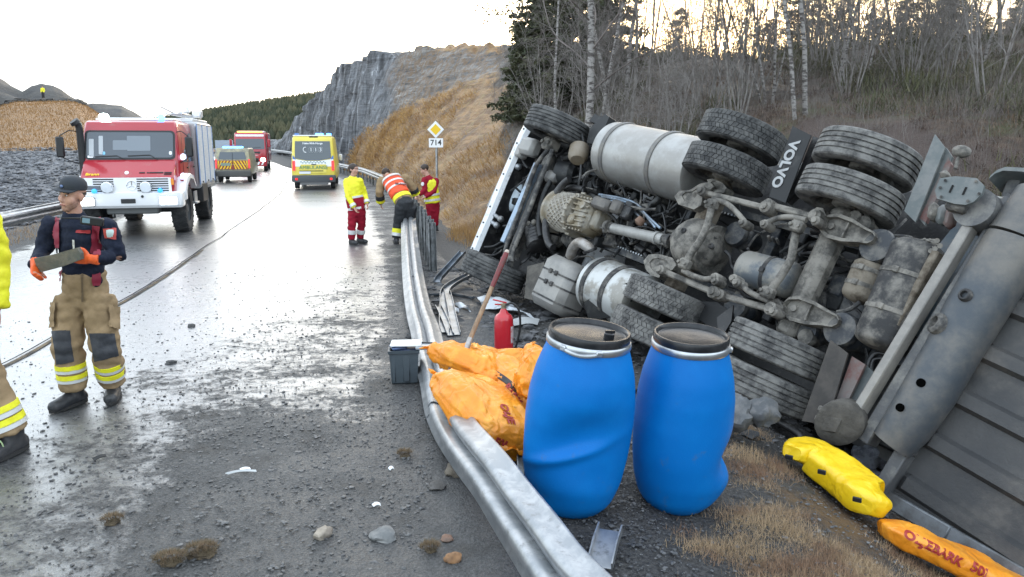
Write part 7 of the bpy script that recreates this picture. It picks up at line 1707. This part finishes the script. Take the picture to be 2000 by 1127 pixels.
plate(v, 'number_plate', FWHITE, rrect(-.40, .80, .52, .12, .01, 0, yf=lambda z: yf(z) - .014), .008, parent=b); plate(v, 'plate_trim', VBLK, rrect(-.1, .875, 1.1, .035, .005, 0, yf=lambda z: yf(z) - .014), .012, parent=b)
plate(v, 'door_handle', VBLK, rrect(.02, 1.175, .22, .04, .01, 0, yf=lambda z: yf(z) - .016), .02, parent=b); mb = MB(); mb.box((0, yf(1.6) - .022, 1.7), (.012, .02, 1.2)); mb.build('door_gap', VBLK, b) if False else None
mb = MB(); mb.box((0, .36, 2.52), (1.8, .3, .06), ch=.02); mb.build('roof_fairing', FWHITE, v); mb = MB(); mb.box((.05, .22, 2.46), (.4, .06, .05)); mb.build('brake_light', VBLK, v)
for x, w_ in ((.32, .36), (.76, .2), (-.72, .2)): mb = MB(); mb.box((x, .42, 2.585), (w_, .2, .09), ch=.02); mb.build('blue_light', BLUEL if x > 0 else mat('blue_unlit', (.08, .2, .5), .3), v)
for sx in (-1, 1): mb = MB(); mb.box((sx*1.16, 4.55, 1.45), (.16, .10, .34), ch=.04); mb.build('mirror', FWHITE if sx > 0 else VBLK, v)
mb = MB(); mb.box((.0, -.02, .30), (1.3, .1, .16), ch=.02); mb.build('tow_bar', mat('snow_dirt', (.16, .16, .16), .8), v)

VANY = mat('van_grey_yellow', (.36, .33, .20), .4, coat=.3, dust=(.18, .17, .14), dscale=5)
v, b, bp = van('police_van', 'small yellow and red chevron marked service van seen from behind, blue light on top', 'van', -15.75, 43.3, 13.5, 1.90, 1.92, 4.7, VANY, mat('grey_bumper', (.075, .075, .072), .7), .32)
v['label'] = 'small service van with yellow and red chevrons on its back and a blue beacon'; v.name = 'service_van'
yf2 = lambda z: ry_(1.92)(z) - .006
plate(v, 'rear_window', VGLASS, [(-.74, yf2(1.30), 1.30), (.74, yf2(1.30), 1.30), (.66, yf2(1.70), 1.70), (-.66, yf2(1.70), 1.70)], .014, parent=b)
YCH = mat('chevron_yellow', (.80, .50, .01), .45); RCH = mat('chevron_red', (.22, .03, .02), .5)
plate(v, 'chevron_field', RCH, [(-.84, yf2(.74), .74), (.84, yf2(.74), .74), (.80, yf2(1.24), 1.24), (-.80, yf2(1.24), 1.24)], .008, parent=b)
for sx in (-1, 1):
    for k in range(7):
        x0 = sx*(.02 + k*.17); q_ = []
        for (dx, z) in ((0, .76), (.085, .76), (.085 - .26, 1.22), (-.26, 1.22)):
            xx = x0 + sx*dx + sx*.10; xx = sx*min(max(sx*xx, 0.012), .80); q_.append((xx, yf2(z) - .012, z))
        if abs(q_[0][0] - q_[1][0]) + abs(q_[2][0] - q_[3][0]) > .05:
            q_ = q_ if sx > 0 else q_[::-1]
            # drop doubled corners so the panel stays clean
            u_ = [q_[0]] + [q_[i] for i in range(1, 4) if (Vector(q_[i]) - Vector(q_[i-1])).length > .004]
            if len(u_) > 2: plate(v, 'chevron_stripe', YCH, u_, .004, parent=b)
plate(v, 'service_plate', mat('green_grey_plate', (.20, .25, .20), .5), rrect(-.38, 1.02, .52, .16, .02, 0, yf=lambda z: yf2(z) - .018), .006, parent=b)
mb = MB(); mb.box((0, yf2(1.2) - .016, 1.2), (.014, .01, 1.0)); mb.build('door_gap', VBLK, b)
for sx in (-1, 1): plate(v, 'tail_lamp', REDL, rrect(sx*.885, 1.05, .09, .50, .02, 0, yf=lambda z: yf2(z) - .012), .02, parent=b); mb = MB(); mb.box((sx*1.06, 3.3, 1.18), (.18, .1, .2), ch=.03); mb.build('mirror', VBLK, v)
mb = MB(); mb.box((0, .6, 1.975), (1.1, .22, .09), ch=.03); mb.build('light_bar', BLUEL, v)

# ---- large fire engine further back
v = thing('fire_engine', 'large red fire engine with orange roof lights parked behind the service van', 'fire engine', M=vframe(-20.55, 60.5, 15))
vwheels(v, [(1.05, .9), (-1.05, .9), (1.05, 5.2), (-1.05, 5.2)], .50, .30, False, mat('grey_hub', (.07, .075, .08), .6))
mb = MB(); prof_body(mb, [(-.05, .55), (-.10, 1.2), (.0, 1.62), (.22, 2.72), (.50, 3.02), (2.6, 3.02), (2.6, .55)], 2.40, .08, (1.7, .03)); cb = mb.build('cab', FRED, v)
mb = MB(); mb.box((0, 5.2, 1.9), (2.46, 5.0, 2.3), ch=.05); mb.build('equipment_body', FRED, v)
fy = lambda z: .0 + (z - 1.62)*.2 - .006
plate(v, 'windscreen', VGLASS, rrect(0, 2.14, 2.12, .80, .10, 0, yf=fy), .014, parent=cb)
plate(v, 'white_band', FWHITE, rrect(0, 2.80, 2.1, .16, .04, 0, yf=lambda z: fy(z) + .02), .02, parent=cb)
plate(v, 'grille', VBLK, [(-.55, -.095, .85), (.55, -.095, .85), (.75, -.03, 1.55), (-.75, -.03, 1.55)], .012, parent=cb)
for k in range(4): plate(v, 'grille_bar', FRED if k % 2 else CHROME, rrect(0, .98 + k*.14, 1.1, .03, .005, 0, yf=lambda z: -.10 + (z - .85)*.09 - .016), .006, parent=cb)
for sx in (-1, 1):
    plate(v, 'headlamp', WHITEL, rrect(sx*.92, .92, .34, .26, .05, -.11), .02, parent=cb); mb = MB(); mb.box((sx*1.42, .05, 2.2), (.2, .12, .62), ch=.04); mb.build('mirror', FRED, v)
    mb = MB(); mb.prism([(sx*1.205, .35, 1.75), (sx*1.205, 1.3, 1.75), (sx*1.16, 1.3, 2.5), (sx*1.16, .5, 2.5)], (sx*.012, 0, 0)); mb.build('side_window', VGLASS, cb)
    for k in range(2): plate(v, 'bumper_chevron', FWHITE, [(sx*(.45 + k*.3), -.09, .52), (sx*(.58 + k*.3), -.09, .52), (sx*(.68 + k*.3), -.09, .76), (sx*(.55 + k*.3), -.09, .76)][::sx], .012, parent=cb)
mb = MB(); prof_body(mb, [(-.08, .42), (-.10, .80), (.4, .80), (.4, .42)], 2.38, .05); mb.build('front_bumper', FRED, v)
mb = MB(); mb.box((0, .75, 3.08), (1.9, .3, .12), ch=.03); mb.build('light_bar', mat('lit_amber', (.9, .4, .05), .3, emit=(1.0, .42, .10), estr=1.6), v); mb = MB(); mb.box((0, 3.6, 3.12), (2.0, 2.2, .14), ch=.03); mb.build('roof_locker', FWHITE, v)
for x0, x1 in ((-.85, -.15), (.1, .8)): mb = MB(); mb.bar((x0, fy(1.84) - .03, 1.82), (x1, fy(1.9) - .03, 1.90), .025, .02); mb.build('wiper', VBLK, cb)
# ================================================================== TREES AND GRASS
BIRCH = mat('birch_bark', (.27, .255, .24), .8, col2=(.07, .06, .055), scale=6, lo=.46, hi=.58, stretch=(1, 1, 3.0), bump=.004, bscale=20)
GREYB = mat('grey_bark', (.23, .215, .20), .85, col2=(.12, .105, .095), scale=6, bump=.004, bscale=20)
TWIG = mat('twigs', (.112, .094, .085), .85, col2=(.18, .155, .142), scale=1.5)
TWIGP = mat('pale_twigs', (.21, .195, .18), .85, col2=(.13, .112, .10), scale=1.2)
PINEB = mat('pine_bark', (.20, .105, .06), .85, col2=(.10, .07, .055), scale=4, bump=.006, bscale=15)
NEED = mat('pine_needles', (.055, .062, .026), .8, col2=(.115, .088, .038), scale=1.2, lo=.4, hi=.65)
SPRN = mat('spruce_needles', (.042, .052, .024), .8, col2=(.085, .085, .042), scale=1.5)
class Tubes:                                     # light triangle-sided limbs gathered in arrays
    def __init__(s): s.V = []; s.F = []
    def limb(s, pts, r0, r1, n):
        o = len(s.V); m = len(pts); px = None
        for i, p in enumerate(pts):
            d = pts[min(i+1, m-1)] - pts[max(i-1, 0)]; d = d.normalized() if d.length > 1e-6 else Vector((0, 0, 1))
            x = frame_z(d)[0] if px is None else (px - d*px.dot(d)).normalized(); px = x; y = d.cross(x); r = r0 + (r1 - r0)*i/(m-1)
            for k in range(n): a = 2*PI*k/n; s.V.append(p + x*(r*math.cos(a)) + y*(r*math.sin(a)))
        for i in range(m-1):
            for k in range(n):
                a, b = o + i*n + k, o + i*n + (k+1) % n; s.F.append((a, b, b + n)); s.F.append((a, b + n, a + n))
    def build(s, nm, m, parent): return soup(nm, np.array([tuple(v) for v in s.V]), np.array(s.F), m, parent, smooth=True)
def grow(rg, tw, p, d, L_, r, lev, droop, nseg=4, spread=.8, wob_=.22, kids=(7, 5, 0), tri=3):
    pts = [p.copy()]; q = p.copy(); dd = d.normalized()
    for i in range(nseg):
        dd = (dd + Vector((rg.gauss(0, wob_), rg.gauss(0, wob_), rg.gauss(0, wob_*.7) - droop*(i/nseg)))).normalized(); q = q + dd*(L_/nseg); pts.append(q.copy())
    tw.limb(pts, r, r*.35, tri)
    if lev < len(kids) and kids[lev]:
        for k in range(kids[lev]):
            t = rg.uniform(.25, 1.0); i = min(int(t*nseg), nseg-1); b = pts[i].lerp(pts[i+1], t*nseg - i); ax = (pts[i+1] - pts[i]).normalized()
            x, y, _ = frame_z(ax); a = rg.uniform(0, 6.28); nd = (ax*rg.uniform(.5, 1.0) + (x*math.cos(a) + y*math.sin(a))*spread*rg.uniform(.6, 1.1)).normalized()
            grow(rg, tw, b, nd, L_*rg.uniform(.32, .55)*(1.15 - .4*t), max(r*(1 - .6*t)*.5, .004), lev + 1, droop, 3, spread, wob_, kids, 3)
def birch(seed, H, r, nb, bark, twm, label, first=.2, lean=0.0, droop=.10, nm='birch_tree', k2=(6, 4, 0)):
    rg = random.Random(seed); t = thing(nm, label, 'tree'); tk_ = Tubes(); tw = Tubes(); pts = []; q = Vector((0, 0, -.2)); d = Vector((lean, lean*.3, 1)).normalized(); n = 12
    for i in range(n + 1): pts.append(q.copy()); d = (d + Vector((rg.gauss(0, .05), rg.gauss(0, .05), .02))).normalized(); q = q + d*(H/n)
    tk_.limb(pts, r, r*.18, 9)
    for k in range(nb):
        f = first + (1 - first)*((k + rg.random())/nb); i = min(int(f*n), n-1); b = pts[i].lerp(pts[i+1], f*n - i); a = k*2.4 + rg.uniform(-.5, .5)
        nd = Vector((math.cos(a), math.sin(a), rg.uniform(.45, 1.1))); grow(rg, tw, b, nd, H*(.30 - .17*f)*rg.uniform(.7, 1.2), max(r*(1 - f*.85)*.32, .008), 0, droop, 5, .85, .16, k2)
    tk_.build('trunk', bark, t); tw.build('crown', twm, t); return t
def clump(seed, H, ns, r, bark, twm, label):
    rg = random.Random(seed); t = thing('multi_stem_tree', label, 'tree'); tk_ = Tubes(); tw = Tubes()
    for s_ in range(ns):
        a = s_*2.4 + rg.uniform(-.4, .4); q = Vector((math.cos(a)*.12, math.sin(a)*.12, -.15)); d = Vector((math.cos(a)*rg.uniform(.08, .42), math.sin(a)*rg.uniform(.08, .42), 1)).normalized(); h = H*rg.uniform(.6, 1.0); pts = []; n = 8
        for i in range(n + 1): pts.append(q.copy()); d = (d + Vector((rg.gauss(0, .07), rg.gauss(0, .07), .05))).normalized(); q = q + d*(h/n)
        rr_ = r*rg.uniform(.55, 1.0); tk_.limb(pts, rr_, rr_*.2, 6)
        for k in range(11):
            f = rg.uniform(.22, 1); i = min(int(f*n), n-1); b = pts[i].lerp(pts[i+1], f*n - i); a2 = rg.uniform(0, 6.28); grow(rg, tw, b, Vector((math.cos(a2)*.8, math.sin(a2)*.8, rg.uniform(.6, 1.3))), h*rg.uniform(.14, .30), rr_*.35, 0, .02, 4, .7, .16, (4, 3, 0))
    tk_.build('trunk', bark, t); tw.build('crown', twm, t); return t
def needles(rg, V, F, c, r, n, size):
    for k in range(n):
        p = Vector((rg.gauss(0, 1), rg.gauss(0, 1), rg.gauss(0, .75))); p = p.normalized()*r*rg.random()**.4; p.z *= .7; p = c + p
        d = Vector((rg.gauss(0, 1), rg.gauss(0, 1), rg.gauss(0, .8))).normalized()*size*rg.uniform(.6, 1.3); s_ = d.cross(Vector((rg.gauss(0, 1), rg.gauss(0, 1), rg.gauss(0, 1)))).normalized()*size*.28; i = len(V); V += [p - s_, p + s_, p + d]; F.append((i, i+1, i+2))
def pine(seed, H, r, label, first=.5, ncl=26, size=.16, spread=.22):
    rg = random.Random(seed); t = thing('pine_tree', label, 'tree'); tk_ = Tubes(); V = []; F = []; pts = []; q = Vector((0, 0, -.3)); d = Vector((rg.gauss(0, .04), rg.gauss(0, .04), 1)).normalized(); n = 10
    for i in range(n + 1): pts.append(q.copy()); d = (d + Vector((rg.gauss(0, .05), rg.gauss(0, .05), .04))).normalized(); q = q + d*(H/n)
    tk_.limb(pts, r, r*.25, 8)
    for k in range(ncl):
        f = first + (1 - first)*((k + rg.random())/ncl); i = min(int(f*n), n-1); b = pts[i].lerp(pts[i+1], f*n - i); a = k*2.4 + rg.uniform(-.6, .6); L_ = H*spread*(1.15 - .75*(f - first)/(1 - first))*rg.uniform(.5, 1.15)
        e = b + Vector((math.cos(a)*L_, math.sin(a)*L_, L_*rg.uniform(.05, .45))); tk_.limb([b, b.lerp(e, .5) + Vector((0, 0, -.05*L_)), e], r*.25*(1.2 - f), r*.06, 4)
        for c_, s_ in ((e, 1.0), (b.lerp(e, .65) + Vector((rg.gauss(0, .1), rg.gauss(0, .1), .1)), .8)): needles(rg, V, F, c_, L_*.42*s_ + .15, 90, size)
    needles(rg, V, F, pts[-1], .35, 60, size)
    tk_.build('trunk', PINEB, t); soup('crown', np.array([tuple(v) for v in V]), np.array(F), NEED, t); return t
def spruce(seed, H, label, W=.20, m=SPRN):
    rg = random.Random(seed); t = thing('spruce_tree', label, 'tree'); tk_ = Tubes(); V = []; F = []; tk_.limb([Vector((0, 0, -.3)), Vector((.05, 0, H*.5)), Vector((0, .03, H))], H*.014, .01, 8); nb = int(H*17)
    for k in range(nb):
        f = .06 + .93*(k/nb); a = k*2.4 + rg.uniform(-.4, .4); L_ = H*W*(1 - f)**.8*rg.uniform(.55, 1.15) + .12; b = Vector((0, 0, H*f)); e = b + Vector((math.cos(a)*L_, math.sin(a)*L_, -L_*rg.uniform(.05, .35) + .1)); tk_.limb([b, e], .02, .006, 3)
        ns = max(int(L_*13), 3)
        for j in range(ns): c_ = b.lerp(e, (j + .5)/ns); needles(rg, V, F, c_ - Vector((0, 0, .06)), .17, 9, .17)
    tk_.build('trunk', GREYB, t); soup('crown', np.array([tuple(v) for v in V]), np.array(F), m, t); return t
def put(o, px, Y, s=1.0, rz=0.0, dz=0.0):
    X = (px - 1000)/F_PX*(Y*_c + 2*_s)*1.0; o.location = (X, Y, gz(X, Y) - .05 + dz); o.scale = (s, s, s); o.rotation_euler = (0, 0, rz); return o
used = set()
def plant(proto, px, Y, s, rz, label, group=None):
    o = proto if proto.name not in used else copy_tree(proto); used.add(proto.name); put(o, px, Y, s, rz); o['label'] = label
    if group: o['group'] = group
    return o
pb = [birch(1, 12.5, .095, 30, BIRCH, TWIG, 'x', .18), birch(2, 9.0, .055, 26, BIRCH, TWIG, 'x', .2, .06), birch(3, 7.0, .042, 24, GREYB, TWIG, 'x', .15, -.05), birch(4, 8.0, .045, 24, BIRCH, TWIGP, 'x', .25, .12)]
pc = [clump(11, 5.2, 7, .028, GREYB, TWIGP, 'x'), clump(12, 4.4, 9, .023, GREYB, TWIGP, 'x'), clump(13, 6.0, 5, .033, BIRCH, TWIG, 'x'), clump(14, 3.2, 8, .017, GREYB, TWIGP, 'x')]
pp_ = [pine(21, 8.5, .13, 'x', .34, 30), pine(22, 7.0, .12, 'x', .22, 34, .16, .24), pine(23, 10.0, .14, 'x', .42, 28, .17, .19)]
ps_ = [spruce(31, 8.0, 'x'), spruce(32, 6.0, 'x', .26)]
# single trees one can point to
plant(pb[0], 1141, 16.6, 1.0, .3, 'tall white trunked birch standing right behind the front wheel of the lorry')
plant(pb[1], 1216, 23.0, 1.25, 1.2, 'slim straight birch with a bare top, right of the dark conifers')
plant(pb[3], 1538, 15.0, 1.0, 2.0, 'left stem of the white birch pair behind the lettered mud flap'); plant(pb[1], 1556, 15.2, .95, 4.0, 'right stem of the white birch pair behind the lettered mud flap')
plant(pc[0], 1372, 17.0, 1.0, .5, 'many stemmed pale bush tree behind the twin upper drive wheels'); plant(pc[1], 1442, 18.0, 1.1, 1.5, 'dense pale many stemmed tree between the drive wheels and the birch pair')
plant(pc[2], 1655, 20.0, 1.0, .9, 'many stemmed birch on the slope above the rear twin wheels'); plant(pc[1], 1752, 16.5, 1.0, 2.5, 'bushy pale tree with a slanting birch stem above the tag axle wheels')
plant(pc[0], 1895, 14.2, .8, 3.0, 'pale many stemmed bush above the coupling plate'); plant(pb[2], 1916, 20.0, 1.3, .4, 'tall grey tree near the upper right corner'); plant(pb[3], 1965, 13.5, .62, 5.2, 'leaning pale birch at the right edge above the fender')
plant(pc[3], 1235, 14.8, .9, .2, 'low twiggy bush behind the fuel tank, left end'); plant(pc[3], 1310, 15.2, 1.0, 2.2, 'low twiggy bush behind the fuel tank, right end'); plant(pb[2], 1062, 16.0, .55, .3, 'small grey sapling beside the cab of the lorry')
plant(ps_[0], 1100, 25.0, 1.05, .3, 'tallest dark spruce in the conifer group left of the lorry wheels'); plant(ps_[1], 1048, 26.5, 1.0, 1.7, 'broad green spruce on the left of the conifer group'); plant(ps_[0], 1172, 27.0, 1.0, 2.4, 'dark spruce on the right of the conifer group'); plant(ps_[1], 1012, 29.0, .62, 3.0, 'smallest spruce at the left end of the conifer group')
plant(pp_[1], 1300, 43.0, .52, .8, 'round topped pine alone on the ridge left of the sun glow')
plant(pp_[0], 1075, 28.0, .9, 2.2, 'pine rising among the dark spruces'); plant(pp_[2], 1140, 29.0, .9, 4.2, 'taller pine at the back of the conifer group')
rg = random.Random(77)
ORD = 'first second third fourth fifth sixth seventh eighth ninth tenth eleventh twelfth thirteenth fourteenth fifteenth sixteenth seventeenth'.split()
nth = lambda k: ORD[k]
for k in range(34):                              # pines along the ridge
    px = 1470 + 600*((k + rg.random())/34); Y = rg.uniform(40, 56); o = plant(rg.choice(pp_), px, Y, rg.uniform(.34, .60), rg.uniform(0, 6.28), 'x', 'pines along the ridge'); o['label'] = 'pine in the row along the ridge against the sky, ' + (nth(k) + ' from its left end' if k < 17 else nth(33 - k) + ' from its right end')
for k in range(12):
    o = plant(rg.choice(pb), 1240 + 20*(k + rg.random()), rg.uniform(40, 56), rg.uniform(.4, .7), rg.uniform(0, 6.28), 'x', 'bare trees against the glow'); o['label'] = 'thin bare tree on the ridge against the sun glow, ' + (nth(k) + ' from the left' if k < 6 else nth(11 - k) + ' from the right')
slope_trees = {}
for k in range(100):                             # bare wood on the slope
    Y = 16 + 30*rg.random()**1.35; px = rg.uniform(1000, 2080)
    if px < 1060 and Y < 22: continue
    pr_ = rg.choice(pb[1:] + pc + pc); o = plant(pr_, px, Y, rg.uniform(.55, 1.05), rg.uniform(0, 6.28), 'x', 'bare trees of the slope')
    kind_ = {pb[1]: 'slim white birch', pb[2]: 'thin grey bare tree', pb[3]: 'pale twigged birch', pc[0]: 'pale multi-stem tree', pc[1]: 'dense multi-stem tree', pc[2]: 'few stemmed white birch', pc[3]: 'low twiggy bush'}[pr_]
    where = [w_ for lim, w_ in ((1100, 'beside the dark conifers'), (1210, 'above the front wheel'), (1330, 'above the fuel tank'), (1440, 'above the drive wheels'), (1560, 'above the lettered flap'), (1700, 'above the rear wheels'), (1830, 'above the grey end flap'), (1930, 'above the coupling plate'), (9999, 'by the right edge')) if px < lim][0]
    row = 'low down' if Y < 23 else ('halfway up' if Y < 34 else 'near the ridge'); slope_trees.setdefault('%s %s, %s' % (kind_, where, row), []).append((px, o))
for lb_, L_ in slope_trees.items():
    L_.sort(key=lambda t: t[0])
    for i, (px, o) in enumerate(L_): o['label'] = lb_ if len(L_) == 1 else lb_ + ', ' + (('the left one', 'the right one')[i] if len(L_) == 2 else nth(i) + ' from the left')
for k, (px, Y, s) in enumerate(((985, 40, .55), (960, 47, .5), (1004, 34, .6), (972, 36, .45))): plant(pc[3], px, Y, s*1.3, k, ('twiggy bush on the bank edge left of the conifers', 'small bush at the top of the grassy bank', 'twiggy bush touching the conifer group', 'lowest bush on the edge of the grassy bank')[k])
# undergrowth: uncountable twigs, heather and juniper
def blades(name, X, Y, Z, L_, wd, m, seed, tilt=.6, seg2=False, parent=None, ddir=None):
    rg_ = np.random.RandomState(seed); n = len(X); a = rg_.rand(n)*6.283; t = np.abs(rg_.normal(0, tilt, n)); dx, dy, dz = np.cos(a)*np.sin(t), np.sin(a)*np.sin(t), np.cos(t)
    if ddir is not None: dx = dx + ddir[0]; dy = dy + ddir[1]; dz = dz*.8
    nn = np.sqrt(dx*dx + dy*dy + dz*dz); dx, dy, dz = dx/nn, dy/nn, dz/nn
    b = rg_.rand(n)*6.283; wx, wy = np.cos(b)*wd/2, np.sin(b)*wd/2
    P0 = np.stack([X - wx, Y - wy, Z], -1); P1 = np.stack([X + wx, Y + wy, Z], -1); P2 = np.stack([X + dx*L_, Y + dy*L_, Z + dz*L_], -1)
    V = np.stack([P0, P1, P2], 1).reshape(-1, 3); F = np.arange(3*n).reshape(-1, 3); return soup(name, V, F, m, parent, kind='stuff')
rs = np.random.RandomState(8)
def scrub(name, n, per, hmin, hmax, wd, m, seed, cond, spread=.35, tilt=.75):       # low clumps: many stems or leaves fanning out of one foot
    r_ = np.random.RandomState(seed); Y = 9.5 + 47*r_.rand(n)**1.5; px = r_.uniform(1000, 2120, n); X = (px - 1000)/F_PX*(Y + .37)
    ok = (X - toe(Y) > .8 + .12*np.maximum(Y - 12, 0)) & cond(X, Y, r_); X, Y = X[ok], Y[ok]; h_ = hmin + (hmax - hmin)*r_.rand(len(X))**1.8
    X, Y, h_ = np.repeat(X, per), np.repeat(Y, per), np.repeat(h_, per); X = X + r_.normal(0, spread, len(X))*h_; Y = Y + r_.normal(0, spread, len(X))*h_
    blades(name, X, Y, ground_z(X, Y) - .03 + (0 if tilt < .8 else 1)*r_.rand(len(X))*h_*.6, h_*r_.uniform(.45, 1.1, len(X))*(1 if tilt < .8 else .45), wd*np.maximum(Y/18, .7), m, seed, tilt)
scrub('undergrowth', 2600, 26, .25, 1.5, .006, TWIG, 1, lambda X, Y, r: r.rand(len(X)) < .9, .22, .6)
scrub('pale_undergrowth', 900, 22, .3, 1.3, .006, TWIGP, 4, lambda X, Y, r: r.rand(len(X)) < .9, .2, .55)
scrub('juniper_scrub', 1100, 130, .25, .85, .030, mat('juniper', (.050, .055, .022), .85, col2=(.095, .085, .04), scale=1.5), 2, lambda X, Y, r: fbm(X*.35, Y*.35) > -.06, .42, 1.0)
scrub('heather', 2600, 44, .10, .38, .022, mat('heather_brown', (.070, .045, .034), .9, col2=(.15, .105, .07), scale=.9, lo=.4, hi=.62), 3, lambda X, Y, r: r.rand(len(X)) < .95, .5, .85)
# dry grass of the bank
gA = np.clip(1.22*smoothstep(60, 46, diag), 0, 1)*(BP > -.1)*(BP < 1.7)*(X0/BY < .0)
ii, jj = np.nonzero(gA > .35); pick = rs.randint(0, len(ii), 42000); ii, jj = ii[pick], jj[pick]
xb, yb_, zb = X0[ii, jj] + rs.normal(0, .16, len(ii)), BY[ii, jj] + rs.normal(0, .16, len(ii)), Zb[ii, jj]
keep = (fbm(xb*.45 + yb_*.3, yb_*.45) > -.04)
STRAW = mat('dry_grass', (.27, .145, .050), .8, col2=(.45, .28, .105), scale=.6, lo=.38, hi=.62)
kk = np.maximum(yb_/22, .7)[keep]
blades('dry_grass', xb[keep], yb_[keep], zb[keep] - .06, rs.uniform(.10, .36, keep.sum()), .018*kk, STRAW, 4, .85, ddir=(-.45, -.1))
# grass at the foot of the slope and beside the cab
n = 16000; Xg = rs.uniform(-1.5, 3.2, n); Yg = rs.uniform(11.5, 19, n); d_ = Xg - toe(Yg); ok = (d_ > -.5 - .6*rs.rand(n)) & (d_ < 4.5); Xg, Yg = Xg[ok], Yg[ok]
blades('dry_grass', Xg, Yg, ground_z(Xg, Yg) - .03, rs.uniform(.12, .42, len(Xg)), .010*np.ones(len(Xg)), STRAW, 5, .5)
# tussocks on the verge by the barrels and the trailer
n = 6500; Xv = rs.uniform(.85, 3.6, n); Yv = rs.uniform(2.2, 6.4, n); g_ = .55*fbm(Xv*3.1 + 3, Yv*3.1, 3) + .35*fbm(Xv*.9, Yv*.9); ok = (g_ > .21 - .20*smoothstep(1.1, 2.0, Xv + .12*(Yv - 4))) & (Xv > .95 + .10*np.abs(Yv - 3.4)) & (Xv < 1.5 + .62*(6.6 - Yv)); Xv, Yv = Xv[ok], Yv[ok]
m_ = 34; xv = np.repeat(Xv, m_) + rs.normal(0, .07, len(Xv)*m_); yv = np.repeat(Yv, m_) + rs.normal(0, .055, len(Xv)*m_)
blades('verge_grass', xv, yv, ground_z(xv, yv) - .006, rs.uniform(.02, .085, len(xv)), .0030*np.ones(len(xv)), mat('verge_straw', (.40, .29, .175), .85, col2=(.24, .145, .09), scale=2.5, lo=.4, hi=.6), 6, .95)
# left side: hill grass and roadside grass behind the rail
n = 60000; Xl = rs.uniform(-75, -22, n); Yl = rs.uniform(43, 108, n); ok = (Xl/Yl < -.44) & (-lat(Xl, Yl) > 6); Xl, Yl = Xl[ok], Yl[ok]
blades('hill_grass', Xl, Yl, ground_z(Xl, Yl) - .05, rs.uniform(.10, .30, len(Xl)), .07*np.ones(len(Xl)), mat('hill_straw', (.27, .15, .052), .85, col2=(.20, .11, .04), scale=.3), 7, .5)
n = 6000; Xl = rs.uniform(-13, -8.4, n); Yl = rs.uniform(9, 24, n); e_ = -lat(Xl, Yl) - TW; ok = (e_ > .5) & (e_ < 1.7); Xl, Yl = Xl[ok], Yl[ok]
blades('roadside_grass', Xl, Yl, ground_z(Xl, Yl) - .02, rs.uniform(.06, .22, len(Xl)), .009*np.ones(len(Xl)), STRAW, 8, .5)
